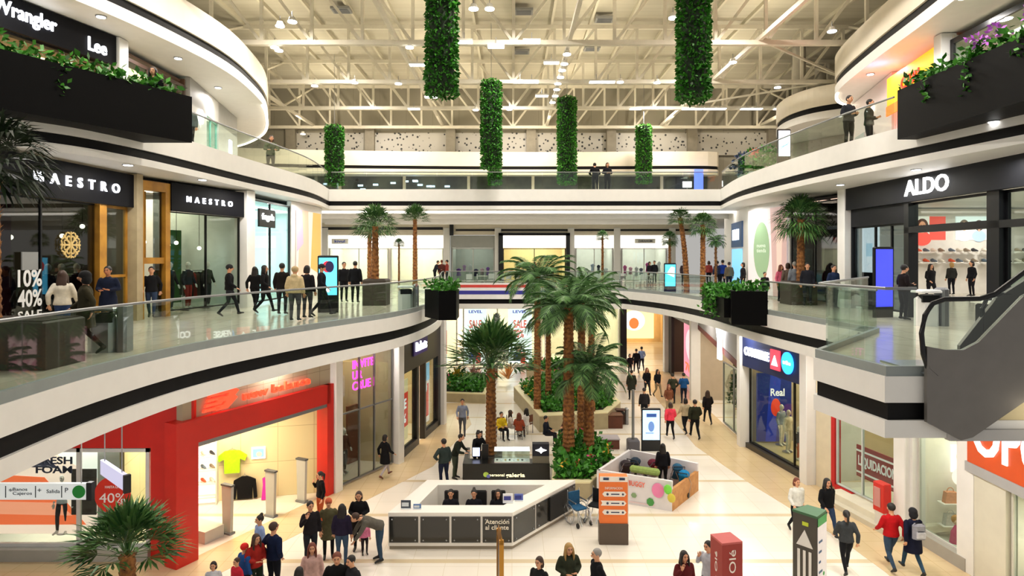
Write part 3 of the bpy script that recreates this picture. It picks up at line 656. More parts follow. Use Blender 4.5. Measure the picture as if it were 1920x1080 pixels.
# cream wall, red framed shop with step
shop(R3, 5.1, 4.5, 'd9d6c8', 3.2, 'fff4e4', nl=2)
ST('wall_cream_part', MB().mat(K('dcd0b4')).box(0.25, 1.1, 0.05, 0.25, 0, 5.2).mat(K('c01818')).box(1.1, 1.28, 0.0, 0.25, 0.3, 5.2).box(1.28, 2.1, 0.0, 0.2, 0.1, 0.4), fr=R3)
pane(R3, 1.3, R3.L-0.25, 0.42, 5.15, frame=K('c9d0cc'), mull=(2.5,), t=0.05)
ST('floor_step', MB().mat(K('cfc8b4')).box(1.6, R3.L+0.4, -0.75, 0.3, 0, 0.16).mat(K('e4ddc8')).box(1.6, R3.L+0.4, -0.5, 3.5, 0.16, 0.36), fr=R3)
def p_ban(e, w, h, m):
    e.mat(m('efe6e0')).box(-w, w, -0.004, 0, h*0.80, h*0.86).box(-w, w, -0.004, 0, h*0.12, h*0.18).text('LIQUIDACION', h*0.3, 0, -0.004, h*0.5, 0.006, w*1.8, bold=0.03)
poster(R3, 1.9, 3.7, 0.9, 1.95, 'low dark red banner with white letters in the glazed shop', p_ban, y=0.35, bg='8a1c1c', glow=0.25, name='shop_banner', cat='banner')
fd = T('fire_hose_cabinet', 'tall red cabinet with grey panel standing by the white pillar', 'cabinet', R3.at(R3.L-0.42, -0.55, 0.16), R3.a); fd.scale = (0.62, 0.62, 0.72)
O('body', MB().mat(RED).rbox(-0.4, 0.3, -0.1, 0.35, 0.55, 1.75, 0.03), fd); O('door', MB().mat(K('c88a84')).box(-0.3, 0.1, -0.13, -0.1, 0.75, 1.55), fd); O('pedestal', MB().mat(K('d9d4cc')).box(-0.3, 0.25, -0.08, 0.3, 0, 0.55), fd)
# white display shop
shop(R4, 5.0, 3.2, 'f7f0e2', 5, 'fff6e6', nl=1)
pane(R4, 0.35, R4.L-0.3, 0.35, 4.75, frame=K('c8c5bd'), t=0.06)
ST('wall_plinth', MB().mat(K('a39f96')).box(0.2, R4.L, -0.12, 0.12, 0, 0.35), fr=R4)
ST('wall_pillar_part', MB().mat(WHITE).box(-0.35, 0.35, -0.1, 0.3, 0, 5.2).box(R4.L-0.3, R4.L+0.25, -0.1, 0.5, 0, 5.2), fr=R4)
def p_lady(e, w, h, m): face(e, m, 0.1*w, h*0.55, 0.42, 'd0a070', 'f0c8b0', 'f6e2d8')
R4W = FR((12.05, 18.85), (15, 18.85))
poster(R4W, 0.85, 1.6, 1.95, 2.75, 'picture of a fair haired woman in the white display window', p_lady, y=-0.05, bg='fdf4ec', glow=1.0)
# stack of wide pier and orange sign
ST('wall_cream_pier', MB().mat(pmat('cream_pier', 'd9d4c2', 0.5, var=0.03)).box(0.15, 1.35, -0.05, 0.3, 0, 2.72), fr=R5)
ORG = pmat('orange_board', 'd8531c', 0.4, var=0.03)
rt = sign(R5, 0.1, 5.4, 2.95, 5.22, ORG, 'big orange shop sign with white capital letters under the escalator', [('OPORTO', 1.15, 2.85, 3.85, pmat('white_letter', 'ffffff', 0.3, emit=1.2), 5.0)], y=-0.12, th=0.3)
ST('wall_soffit_strip', MB().mat(K('a9a8a8')).box(0.05, 8, -0.15, 0.5, 2.70, 2.95), fr=R5)
R5b = FR(R5.at(1.35, 0)[:2], R5.q)
shop(R5b, 2.7, 3.5, 'f4ede0', 5, 'fff6e6', nl=3)
pane(R5b, 0.05, 4.0, 0.3, 2.7, frame=K('d0ccc0'), mull=(1.9,), t=0.05)
ST('wall_plinth', MB().mat(K('b5afa2')).box(0, 5, -0.1, 0.1, 0, 0.3), fr=R5b)

# ================================================================== MIDDLE LEVEL WEST
WOOD = pmat('golden_wood', '9a6a22', 0.4, col2='b8842e', vscale=2)
LA = FR((-12.2, 12.5), (-11.83, 20.0), Z1); LB = FR((-11.8, 20.0), (-10.4, 25.3), Z1); LC = FR((-10.4, 25.3), (-10.1, 34), Z1)
SGN = pmat('sign_navy', '07080f', 0.55, spec=0.15)
shop(LA, 4.5, 7, '4a443e', 3.0, 'ffe0b0', nl=4, back='2b2826'); shop(LB, 4.5, 7, '57524a', 2.6, 'ffe7c4', nl=3)
LT = E('f4f6ff', 3.5)
sign(LA, 0.2, 7.3, 3.5, 4.5, SGN, 'long navy MAESTRO sign above the dark store window with the snowflake', [('M  A  E  S  T  R  O', 0.27, 5.0, 4.0, LT, 3.2)], y=-0.15)
sign(LB, 1.35, 5.0, 3.5, 4.45, SGN, 'shorter navy MAESTRO sign beside the golden wooden doorway', [('M  A  E  S  T  R  O', 0.2, 3.15, 3.95, LT, 2.3)], y=-0.15)
pane(LA, 0.2, 5.9, 0.15, 3.5, g=DARKG, mull=(2.0, 3.9), t=0.05); pane(LA, 6.15, 7.3, 0.15, 3.5, frame=WOOD, t=0.08, bar=(1.4,))
ST('column', MB().mat(WOOD).box(5.85, 6.15, -0.1, 0.2, 0, 3.5), fr=LA)
ST('column', MB().mat(pmat('stone_pier', 'a89878', 0.5, var=0.1)).box(7.3, 7.6, -0.25, 0.2, 0, 4.55), fr=LA)
dr = ST('door_1', MB().mat(WOOD).box(0.1, 0.28, -0.1, 0.15, 0, 4.4).box(1.15, 1.35, -0.1, 0.15, 0, 4.4).box(0.28, 1.15, -0.1, 0.15, 4.1, 4.4).box(0.28, 1.15, -0.05, 0.1, 1.75, 1.95), fr=LB)
O('door_leaf', MB().mat(WOOD).box(0.3, 0.75, 0.3, 0.36, 1.95, 4.1).mat(DARKG).box(0.8, 1.13, 0.05, 0.07, 0, 4.1), dr)
pane(LB, 1.36, 5.0, 0.15, 3.5, mull=(3.2,), t=0.04)
column(5.0, 5.48, -0.3, 0.3, 0, 4.55, fr=LB)
ST('column', MB().mat(pmat('dark_red', '7a1218', 0.5)).box(3.0, 3.6, 0.6, 1.0, 0, 4.4), fr=LA)
# snowflake and sale decal on the glass
rt = T('snowflake_decal', 'gold snowflake decoration on the dark store glass', 'decoration', LA.at(4.85, 0.0, 2.3), LA.a)
e = MB().mat(pmat('gold_decal', 'c8ab6c', 0.5, emit=0.15))
for k in range(8):
    a = k*PI/4; e.beam((0, 0, 0), (0.36*math.cos(a), 0, 0.36*math.sin(a)), 0.03, 0.05)
    for s_ in (0.2, 0.3):
        e.beam((s_*math.cos(a), 0, s_*math.sin(a)), ((s_+0.06)*math.cos(a+0.35), 0, (s_+0.06)*math.sin(a+0.35)), 0.02, 0.04).beam((s_*math.cos(a), 0, s_*math.sin(a)), ((s_+0.06)*math.cos(a-0.35), 0, (s_+0.06)*math.sin(a-0.35)), 0.02, 0.04)
e.ball((0, 0, 0), (0.09, 0.02, 0.09)); O('flake', e, rt)
rt = T('sale_decal', 'white 10% 40% SALE letters stuck on the dark store glass', 'sign', LA.at(3.45, -0.02, 0.95), LA.a)
O('lettering', MB().mat(K('e8e8e8')).text('10%', 0.42, 0, 0, 0.5, 0.01, 0.75, bold=0.02).text('40%', 0.42, 0, 0, 0.0, 0.01, 0.75, bold=0.02).text('SALE', 0.22, 0, 0, -0.42, 0.01, 0.75, bold=0.02), rt)
rt = T('notice_panel', 'small grey notice panel on the red column above the sale letters', 'notice', LA.at(3.45, -0.03, 1.65), LA.a); O('board', MB().mat(K('8a8c8c')).box(-0.25, 0.25, 0, 0.03, 0, 0.45), rt)
# bright turquoise shop and light poster wall
shop(LC, 4.4, 5, 'eaf6f6', 4, 'e8fbff', nl=4)
pane(LC, 0.2, 4.4, 0.1, 4.3, frame=BLKM, mull=(2.2,), t=0.06)
def p_aqua(e, w, h, m): e.mat(m('bfeef6')).box(-w*0.2, w*0.9, -0.004, 0, 0.1, h*0.9).mat(m('3a8ac8')).box(-w*0.9, -w*0.35, -0.004, 0, h*0.5, h*0.75).mat(m('ffffff')).box(-w*0.1, 0.1*w, -0.008, -0.004, 0.1, h*0.9)
poster(LC, 0.4, 4.2, 0.2, 4.0, 'tall glowing pale blue window display beside the white pier', p_aqua, y=1.0, bg='e6fbff', glow=1.6, name='window_display', cat='display')
sign(LC, 0.75, 2.35, 3.2, 3.95, K('121212'), 'small black square sign with white script over the pale blue window', [('fragola', 0.26, 1.55, 3.6, E('ffffff', 3), 1.2)], y=-0.1, th=0.08)
ST('wall_light_panel', MB().mat(WHITE).box(4.4, LC.L, 0, 0.2, 0, 4.55), fr=LC)
def p_beige(e, w, h, m):
    e.mat(m('e0b8a0')).vprism([(-w, 0), (0, 0), (-w*0.1, h), (-w*0.7, h)], -0.004, 0); e.mat(m('d8b060')).vprism([(0.1*w, h*0.3), (w, h*0.2), (w, h), (0.3*w, h)], -0.004, 0); e.mat(m('b8a8c0')).vprism([(-w, h*0.5), (-0.5*w, h*0.6), (-0.6*w, h), (-w, h)], -0.008, -0.004)
poster(LC, 4.9, 8.3, 0.2, 4.2, 'tall blurred beige pink and gold poster wall at the end of the west shops', p_beige, y=-0.08, bg='e8d8cc', glow=0.45, name='poster_wall')
ST('wall_west_middle', MB().mat(WHITE).box(0, 18, 0, 0.2, 0, 4.6), fr=FR((-10.3, 34), (-20, 50), Z1))
# ---- far middle level shops
FM = FR((-19, 50), (14, 50), Z1)
ST('wall_far_middle', MB().mat(WARMW).box(0, FM.L, 0, 0.2, 3.65, 4.6).mat(BLKM).box(0, 13.6, -0.06, 0, 4.05, 4.25).box(14.6, FM.L, -0.06, 0, 3.95, 4.1), fr=FM)
for x in (4.4, 13.9, 17.9, 23.6, 27.2, 31.5): column(x-0.25, x+0.25, -0.15, 0.25, 0, 4.2, fr=FM, m=WHITE)
ST('column', MB().mat(BLKM).box(14.15, 14.45, -0.3, -0.15, 3.6, 4.9), fr=FM)
segs = [(4.6, 9.4, 'f7f0e0', 5), (9.4, 13.7, 'f7f0e0', 5), (14.2, 17.7, 'a9aba6', 3), (18.2, 23.3, 'e6cf9a', 5), (23.9, 27.0, 'dcdad6', 4), (27.5, 31.2, 'dcdad6', 4)]
for i, (a, b, c, l) in enumerate(segs):
    f = FR(FM.at(a, 0.1)[:2], FM.at(b, 0.1)[:2], Z1); shop(f, 3.6, 4, c, l, 'fff8ea', nl=2)
    pane(f, 0.1, f.L-0.1, 0.05, 2.6, frame=(BLKM if i == 3 else K('c9c9c4')), mull=(f.L/2,), t=0.06)
    ST('wall_shop_fascia', MB().mat(E('fffaf0', 1.3) if i not in (2,) else K('a6a8a2')).box(0, f.L, -0.05, 0.08, 2.65, 3.6), fr=f)
ST('wall_black_portal', MB().mat(BLKM).box(17.95, 18.3, -0.3, 0.1, 0, 3.75).box(23.2, 23.5, -0.3, 0.1, 0, 3.75).box(17.95, 23.5, -0.3, 0.1, 3.6, 3.8), fr=FM)
sign(FM, 28.6, 30.2, 3.0, 3.35, K('fffaf0'), 'tiny lettered sign on the lit white far shop fascia', [('ZARAHOM', 0.16, 29.4, 3.17, K('555560'), 1.1)], y=0.0, th=0.05)
sign(FM, 4.9, 6.2, 2.95, 3.35, K('fffaf0'), 'tiny blue logo sign on the far lit shop beside the black totem', [('kivul', 0.2, 5.55, 3.15, K('3a5ac0'), 0.8)], y=0.0, th=0.05)
# striped red and blue banner on the far balcony
rt = T('striped_banner', 'long white balcony banner with a red and a blue stripe', 'banner', (-3.6, 37.38, 5.78))
O('board', MB().mat(K('f2f0f2')).box(0, 9.3, 0, 0.05, 0, 0.95), rt); O('red_stripe', MB().mat(K('d8443c')).box(0, 9.3, -0.01, 0, 0.68, 0.84), rt); O('blue_stripe', MB().mat(K('35359a')).box(0, 9.3, -0.01, 0, 0.28, 0.5), rt)

# ================================================================== MIDDLE LEVEL EAST
RA = FR((13.6, 41), (12.2, 33), Z1); RB = FR((12.2, 33), (12.62, 29.1), Z1); RC = FR((12.62, 29.1), (13.05, 25.2), Z1); RD = FR((13.05, 24.7), (13.0, 12), Z1)
ST('wall_east_middle', MB().mat(WHITE).box(0, RA.L, 0, 0.2, 0, 4.6).mat(E('7ac0f0', 0.9)).box(3.2, 6.4, -0.05, 0, 0.2, 2.4).mat(K('3a5a88')).box(3.2, 6.6, -0.08, 0, 2.5, 3.9).mat(E('e8f4ff', 2)).box(3.8, 5.8, -0.12, -0.08, 2.9, 3.5), fr=RA)
ST('wall_poster', MB().mat(WHITE).box(0, RB.L, 0, 0.2, 0, 4.6), fr=RB)
def p_oval(e, w, h, m):
    e.mat(m('c9a8a4')).vprism([(0.35*w, 0), (w, 0), (w, h), (0.2*w, h)], -0.004, 0); e.mat(m('e8c8bc')).vprism([(0.55*w, h*0.2), (0.75*w, h*0.2), (0.8*w, h*0.7), (0.5*w, h*0.8)], -0.008, -0.004)
    e.mat(m('8fae88')).disc(-0.25*w, h*0.52, 0.42*w, h*0.33, -0.012, -0.004, 32)
    e.mat(m('dce8d8')).text('nueva\ntienda', 0.2, -0.25*w, -0.012, h*0.54, 0.005, 0.5*w)
poster(RB, 0.1, RB.L-0.1, 0.1, 4.3, 'pale pink poster wall with a sage green pointed oval', p_oval, y=-0.08, bg='e4d8da', glow=0.35, name='poster_wall')
shop(RC, 4.5, 1.9, '2c2624', 1.2, 'ffd8c0', nl=2)
pane(RC, 0.05, RC.L-0.15, 0.1, 4.3, g=DARKG, t=0.05, mull=(1.9,))
def p_dark(e, w, h, m): e.mat(m('a8907c')).box(-w*0.6, w*0.7, -0.004, 0, h*0.15, h*0.6).mat(m('c0302a')).box(-w*0.6, w*0.5, -0.008, -0.004, h*0.62, h*0.68).mat(m('8f8f95')).box(-w*0.9, w*0.9, -0.006, 0, h*0.78, h*0.82)
poster(RC, 0.3, 3.5, 0.3, 4.0, 'dim brown picture wall behind the dark glass shop front', p_dark, y=1.5, bg='3b3230', glow=0.35, name='picture_wall')
column(-0.4, 0.15, -0.3, 0.3, 0, 4.6, fr=RD)
ASG = pmat('sign_charcoal', '17181c', 0.5, var=0.06, spec=0.2)
sign(RD, 0.15, 12.5, 3.75, 4.6, ASG, 'wide charcoal ALDO shop sign above the black framed entrance', [('ALDO', 0.5, 4.95, 4.18, E('ffffff', 4), 2.1)], y=-0.25, th=0.2)
ST('wall_shoe_shop_west', MB().mat(K('ece8de')).box(15.05, 15.15, 24.84, 34, Z1, Z1+4.5).box(13.1, 15.15, 24.76, 24.84, Z1, Z1+4.5))
ST('wall_shoe_shop_north', MB().mat(K('f2eee6')).box(15.05, 29, 34, 34.12, Z1, Z1+4.5))
ST('wall_shoe_shop_east', MB().mat(K('ece8de')).box(29, 29.12, 12, 34, Z1, Z1+4.5))
for (x, y) in ((15.5, 17), (15.5, 22), (19, 19), (19, 25), (19, 31), (23, 22), (23, 28), (24.5, 32)):
    area('shop_lamp', (x, y, Z1+4.3), 1.2, 90, 'fffaf0')
ST('wall_front_dark', MB().mat(pmat('front_dark', '1b1c20', 0.45, spec=0.2)).box(0.15, 0.22, -0.05, 0.1, 0, 3.75).box(0.22, 3.7, -0.05, 0.1, 3.1, 3.75), fr=RD)
pane(RD, 0.22, 3.6, 0.1, 3.1, g=DARKG, mull=(1.6, 2.6), t=0.06); pane(RD, 3.7, 7.3, 2.9, 3.75, t=0.08)
pane(RD, 7.75, 12, 0.05, 3.75, t=0.08, bar=(2.9,))
ST('wall_entrance_frame', MB().mat(BLKM).box(3.6, 3.85, -0.12, 0.2, 0, 3.75).box(7.3, 7.75, -0.12, 0.2, 0, 3.75).box(3.6, 12.3, -0.12, 0.15, 2.75, 2.95), fr=RD)
poster(RD, 0.3, 1.4, 0.0, 3.3, 'tall glowing white light box in the dark window beside the white pillar', lambda e, w, h, m: e.mat(K('1c1e22')).box(-w, w, -0.006, 0, 0, h*0.42).mat(m('bfe0f0')).box(-w*0.5, w*0.3, -0.004, 0, h*0.6, h*0.75).mat(m('9ac0d8')).box(-0.15, 0.15, -0.004, 0, h*0.38, h*0.4), y=0.3, bg='f4fbff', glow=3.0, name='light_box', cat='light box')
AB = FR((20.6, 33.95), (28, 33.95), Z1)
def p_red(e, w, h, m): e.mat(m('d8483c')).box(0.1*w, w, -0.004, 0, 0, h); face(e, m, -0.3*w, h*0.6, 0.5, '4a2a1e', 'c98a68', 'd8483c')
def p_two(e, w, h, m): face(e, m, -0.5*w, h*0.62, 0.4, '5a4a3a', 'd9a888', 'e8e8e8'); face(e, m, 0.4*w, h*0.6, 0.4, '3a2a24', 'd0987c', '9ab0c0')
poster(AB, 0.5, 2.4, 2.85, 4.1, 'wall picture of a curly haired woman on red inside the shoe shop', p_red, y=0.0, bg='d9d4c8', glow=0.9)
poster(AB, 2.95, 4.7, 2.85, 4.1, 'wall picture of two faces on pale grey inside the shoe shop', p_two, y=0.0, bg='d3dcd9', glow=0.9)
shelfmat = K('f6f2ea')
for ix in range(4):
    for iz in range(2):
        x = 0.6+ix*1.75; z = 1.6+iz*0.55
        sh = T('wall_shelf', 'white wall shelf carrying shoes and bags inside the shoe shop', 'shelf', AB.at(x+0.8, -0.4, z), AB.a, 'white wall shelves inside the shoe shop'); O('board', MB().mat(shelfmat).box(-0.8, 0.8, 0, 0.35, 0, 0.04), sh)
        for k in range(4):
            o = O('shoe', SHM[(k+ix+iz) % 6], label='shoe on a white wall shelf inside the shoe shop', cat='shoe', group='shoes on the shoe shop wall'); o.location = AB.at(x+0.2+k*0.4, -0.25, z+0.04); o.rotation_euler = (0, 0, AB.a); o.scale = (1.6,)*3
# ================================================================== UPPER LEVEL
UA = FR((-14.4, 15.2), (-12.9, 20.8), Z2); UB = FR((-12.9, 20.8), (-12.8, 25.4), Z2); UC = FR((-12.8, 25.4), (-14.2, 33), Z2); UD = FR((-14.2, 33), (-18, 42), Z2)
shop(UA, 2.7, 4, '8a7a60', 3, 'ffe0a8', nl=3); shop(UB, 3.5, 4, '6a5040', 2.5, 'ffdcb0', nl=2); shop(UC, 3.5, 3, 'dff0ee', 3, nl=3)
sign(UA, 0.0, UA.L-0.1, 2.65, 3.58, SGN, 'black upper floor sign with glowing white Wrangler and Lee script', [('Wrangler', 0.4, 2.75, 3.15, LT, 1.8), ('Lee', 0.42, 5.0, 3.05, LT, 0.65)], y=-0.15)
column(-0.1, 0.4, -0.2, 0.3, 0, 3.6, fr=UB); pane(UB, 0.5, 4.4, 0.05, 3.2, frame=K('4a342a'), mull=(1.9, 3.0), bar=(2.4,), t=0.12)
sign(UB, 1.9, 2.9, 0.9, 2.0, K('1c1c1e'), 'black hanging sign with glowing white figures beside the upper shop windows', [('8', 0.45, 2.4, 1.65, LT, 0.3), ('LOUNGE', 0.2, 2.4, 1.15, LT, 0.8)], y=-0.03, th=0.05)
ST('wall_upper_white', MB().mat(WHITE).box(0, 2.3, -0.02, 0.15, 0, 3.6).box(4.2, UC.L, -0.02, 0.15, 0, 3.6).box(0, UC.L, -0.02, 0.15, 2.6, 3.6), fr=UC)
pane(UC, 2.3, 4.2, 0.05, 2.6, frame=K('8fd8cc'), mull=(3.2,), t=0.08)
rt = T('round_sign', 'small round glowing white sign on the upper white wall', 'sign', UC.at(1.3, -0.08, 2.3), UC.a); O('disc', MB().mat(E('ffffff', 3)).disc(0, 0, 0.26, 0.3, -0.04, 0), rt)
rt = T('light_box', 'narrow glowing white panel at the end of the upper west wall', 'light box', UC.at(6.3, -0.07, 0.6), UC.a); O('board', MB().mat(E('eef4ff', 3)).box(-0.25, 0.25, 0, 0.05, 0, 1.6), rt)
ST('wall_upper_west', MB().mat(WHITE).box(0, UD.L, 0, 0.2, 0, 3.6), fr=UD)
FU = FR((-20, 46.0), (14, 46.0), Z2)
ST('wall_upper_far', MB().mat(pmat('dim_shop', '2e3230', 0.4, col2='5a5e52', vscale=0.6)).box(0, FU.L, -0.15, 0, 0, 2.2), fr=FU)
for i in range(7): ST('column', MB().mat(WARMW).box(3+i*4.6, 3.2+i*4.6, -0.3, -0.15, 0, 2.2), fr=FU)
random.seed(3)
for i in range(16):
    x = 7.2+random.random()*8.2
    rt = T('shop_light', 'small cool white shop lamp glowing behind the far upper railing', 'lamp', FU.at(x, -0.21, 1.0+random.random()*0.9), 0, 'cool white lamps in the far upper shop'); O('glow_panel', MB().mat(E('cfe8ff', 2.5)).box(-0.18, 0.18, 0, 0.06, 0, 0.12), rt)
rt = T('light_box', 'blue glowing panel at the end of the far upper walkway', 'light box', (12.7, 43.5, Z2)); O('board', MB().mat(E('5a70ff', 1.8)).box(-0.3, 0.3, 0, 0.08, 0.8, 2.4), rt); O('stand', MB().mat(BLKM).box(-0.3, 0.3, -0.02, 0.1, 0, 0.8), rt)
rt = T('light_box', 'small bright white panel beside the blue glowing panel', 'light box', (12.0, 43.8, Z2)); O('board', MB().mat(E('ffffff', 2.5)).box(-0.3, 0.3, 0, 0.08, 1.2, 1.6), rt); O('stand', MB().mat(GREYM).box(-0.04, 0.04, 0, 0.06, 0, 1.2), rt)
UE = FR((16.2, 31), (14.65, 24.7), Z2); UF = FR((14.65, 24.7), (13.85, 20.4), Z2); UG = FR((13.85, 20.4), (13.5, 13.1), Z2)
ST('wall_upper_east', MB().mat(pmat('pinkish_wall', 'e8d8d8', 0.5)).box(0, UE.L, 0, 0.2, 0, 3.6), fr=UE)
rt = T('wall_lamp', 'round glowing wall lamp high on the pale upper east wall', 'lamp', UE.at(4.2, -0.05, 2.7), UE.a); O('glow_panel', MB().mat(E('fff4e0', 4)).disc(0, 0, 0.16, 0.12, -0.05, 0), rt)
ST('ceiling_fixture', MB().mat(K('b8b8ba')).box(3.0, 4.4, -0.4, -0.05, 0, 1.7), fr=UE)
shop(UF, 3.5, 4, 'f0d0d0', 2.5, 'ffb0b8', nl=2)
YEL = E('e8b010', 0.9)
sign(UF, 0.1, UF.L-0.35, 2.1, 3.3, YEL, 'bright yellow and orange upper shop sign with red letters', [('CARL', 0.4, 2.3, 2.75, E('e0301a', 1.2), 1.7)], y=-0.2, extra=lambda e: e.mat(E('ff6a1a', 1.4)).box(-1.95, 1.95, -0.04, 0, -0.25, 0.12))
column(-0.35, 0.05, -0.2, 0.3, 0, 3.6, fr=UG)
shop(UG, 3.5, 5, 'c9c6ba', 2.2, 'fff4dc', nl=4)
pane(UG, 0.1, 7.0, 0.05, 3.35, t=0.16, mull=(3.9,), g=SHOPG)
area('pink_sign_glow', UF.at(1.2, -0.9, 3.0), 0.5, 45, 'ff3a5a', rot=(PI, 0, 0))
ST('wall_upper_north_east', MB().mat(K('b5aaa2')).box(0, 9, 0, 0.2, 0, 3.6), fr=FR((16, 44), (20, 36), Z2))

# pendant lamps seen through the shop glass
pl0 = T('pendant_lamp', 'small glowing pendant lamp behind the dark glass of the west stores', 'lamp', LA.at(1.5, 1.5, 3.0), 0, 'pendant lamps in the west stores')
O('bulb', MB().mat(E('fff2d0', 12)).ball((0, 0, 0), 0.07), pl0); O('cord', MB().mat(BLKM).cyl(0, 0, 0.05, 1.3, 0.01, 6), pl0)
for (f, x, y, z) in ((LA, 2.4, 1.0, 2.6), (LA, 3.6, 2.0, 2.7), (LA, 4.5, 1.4, 2.5), (LA, 6.6, 1.6, 2.6), (LA, 6.9, 1.2, 2.9), (LB, 1.7, 1.4, 2.9), (LB, 2.3, 1.0, 2.4), (LB, 2.6, 2.2, 2.5), (LB, 3.3, 1.8, 2.4), (LB, 3.9, 2.0, 2.5), (LB, 4.4, 1.4, 2.3)): dup(pl0, f.at(x, y, z))

# merchandise seen in the far middle level shop windows
rnd = random.Random(8)
for (a, b, cols) in ((14.5, 17.3, ['8a5ab0', 'c8a0d0', 'e8e0e8', '3a2a5a', 'd8b0c0']), (18.7, 22.9, ['e0a050', '8a4a2a', 'e8c8a0', '7a3aa0', 'c03a4a', 'f0e0c8']), (24.2, 26.7, ['e8e8ee', '8a8a98', 'b0b8d0', '3a3a48']), (27.8, 30.9, ['c85a9a', 'e8b0c8', 'f0e8f0', '6a6a78'])):
    n = int((b-a)/0.42)
    for k in range(n):
        h = rnd.uniform(0.5, 0.95); w = rnd.uniform(0.11, 0.17); z = rnd.uniform(0.35, 0.75)
        o = O('window_garment', MB().mat(F(cols[k % len(cols)])).loft([(0, 0, 0), (0, 0, h*0.55), (0, 0, h*0.85), (0, 0, h)], [(w*1.1, 0.08), (w*0.8, 0.08), (w*1.25, 0.08), (w*0.35, 0.05)], 8).mat(K('c8c8c4')).cyl(0, 0, -z+0.04, 0, 0.015, 6), label='coloured garment on a stand in a far middle shop window', cat='garment', group='garments in the far middle shop windows')
        o.location = FM.at(a+(k+0.5)*(b-a)/n, 0.9+rnd.random()*0.5, z)
ST('wall_plant_panel', MB().mat(leaf_mat('wall_moss', '123a12', '2c6a24')).box(3.9, 4.6, 2.4, 2.6, 0.2, 3.0), fr=LB)

# ================================================================== RAILINGS
def railing(name_label, path, z, n, h0=-0.05, h1=1.08, ins=0.08, gm=GLS, cap=GREYM):
    """glass panels along a plan path with a handrail on top"""
    P = [Vector((a, b)) for a, b in path]; cum = [0]
    for i in range(len(P)-1): cum.append(cum[-1]+(P[i+1]-P[i]).length)
    L = cum[-1]
    def at(s):
        for i in range(len(P)-1):
            if s <= cum[i+1]+1e-6:
                t = (s-cum[i])/(cum[i+1]-cum[i]); return P[i].lerp(P[i+1], t)
        return P[-1]
    c = at(0); r = T('glass_railing', name_label, 'railing', (c.x, c.y, z)); X, Y = c.x, c.y
    for k in range(n):
        a, b = at(L*k/n+0.012), at(L*(k+1)/n-0.012)
        mb = MB().mat(gm).beam((a.x-X, a.y-Y, (h0+h1)/2), (b.x-X, b.y-Y, (h0+h1)/2), 0.014, h1-h0); O('glass_panel', mb, r)
        if k: O('clamp', MB().mat(cap).box(a.x-X-0.025, a.x-X+0.025, a.y-Y-0.025, a.y-Y+0.025, h0, h0+0.16), r)
    mb = MB().mat(cap); pts = [at(L*k/(n*2)) for k in range(n*2+1)]
    mb.tube([(p.x-X, p.y-Y, h1+0.02) for p in pts], 0.028, 8); O('handrail', mb, r)
    return r
railing('long curving glass railing along the west middle walkway', offset(ringL1[6:44], 0.08), Z1, 26)
railing('glass railing of the west middle walkway behind the black planter box', offset(ringL1[44:]+[(-4, 37.5)], 0.08), Z1, 8)
railing('straight glass railing across the far middle walkway above the striped banner', [(-3.9, 37.58), (6.4, 37.58)], Z1, 9)
railing('curving glass railing along the east middle walkway behind the leafy planter', offset(ringR1[:14], 0.08), Z1, 9)
railing('glass railing of the east middle walkway between planter box and glazed bay', offset(ringR1[18:]+[(9.5, 16.8)], 0.08), Z1, 6)
railing('tall glazed corner railing of the bay beside the escalator', [(9.4, 16.9), (6.2, 13.0), (6.45, 11.0), (6.95, 11.0)], Z1, 7, h0=-0.08, h1=1.42)
railing('glass railing of the upper west walkway beyond the black planter', offset(ringL2[13:], 0.08), Z2, 16)
railing('straight glass railing across the far upper walkway', [(-9.9, 35.1), (11.3, 35.1)], Z2, 11)
railing('glass railing of the upper east walkway below the yellow sign', offset(ringR2[:17], 0.08), Z2, 14)
railing('glass railing of the upper east walkway behind the flower planter', offset(ringR2[17:], 0.08), Z2, 5)

# ================================================================== ESCALATOR
es = T('escalator', 'grey clad escalator with black handrail rising from the glazed bay', 'escalator', (7.0, 10.78, Z1))
CLAD = pmat('escalator_cladding', '77736f', 0.38, metal=0.35, var=0.05)
prof = [(-0.02, -0.8), (0.55, -1.1), (0.75, -1.05), (1.75, -0.36), (9.6, 4.35), (10.4, 4.6), (10.4, 5.75), (9.3, 5.72), (2.2, 1.68), (1.6, 1.32), (1.15, 0.86), (0.85, 0.55), (0.6, 0.42), (0.3, 0.42), (-0.02, 0.48)]
prof2 = [(a if a > 1.7 else a+0.0, b) for a, b in prof]
O('side_panel', MB().mat(CLAD).vprism(prof, -0.02, 0.06), es)
O('side_panel', MB().mat(CLAD).vprism([(1.5, -0.5), (9.6, 4.35), (10.4, 4.6), (10.4, 5.75), (9.3, 5.72), (2.2, 1.2), (1.5, 0.3)], 1.36, 1.44), es)
O('underside', MB().mat(CLAD).vprism([(0.55, -1.1), (0.75, -1.05), (1.75, -0.36), (9.6, 4.35), (9.6, 4.45), (1.75, -0.26), (0.75, -0.95), (0.55, -1.0)], 0.06, 1.36), es)
O('landing_plate', MB().mat(STEEL).box(-0.02, 1.3, 0.06, 1.36, 0.0, 0.03), es)
for k in range(26): O('step', MB().mat(pmat('step_dark', '3a3a3c', 0.4, metal=0.5)).box(1.3+k*0.31, 1.62+k*0.31, 0.12, 1.30, 0.02+k*0.195-0.2, 0.02+k*0.195), es)
hr = [(0.16, 0.02, -0.02), (0.02, 0.02, 0.1), (-0.06, 0.02, 0.35), (-0.09, 0.02, 0.7), (-0.03, 0.02, 1.0), (0.1, 0.02, 1.2), (0.3, 0.02, 1.27), (0.9, 0.02, 1.28), (1.15, 0.02, 1.36), (1.5, 0.02, 1.62), (2.0, 0.02, 2.0), (9.4, 0.02, 6.6), (10.3, 0.02, 6.8)]
O('handrail', MB().mat(BLKM).tube(hr, 0.042, 8), es)
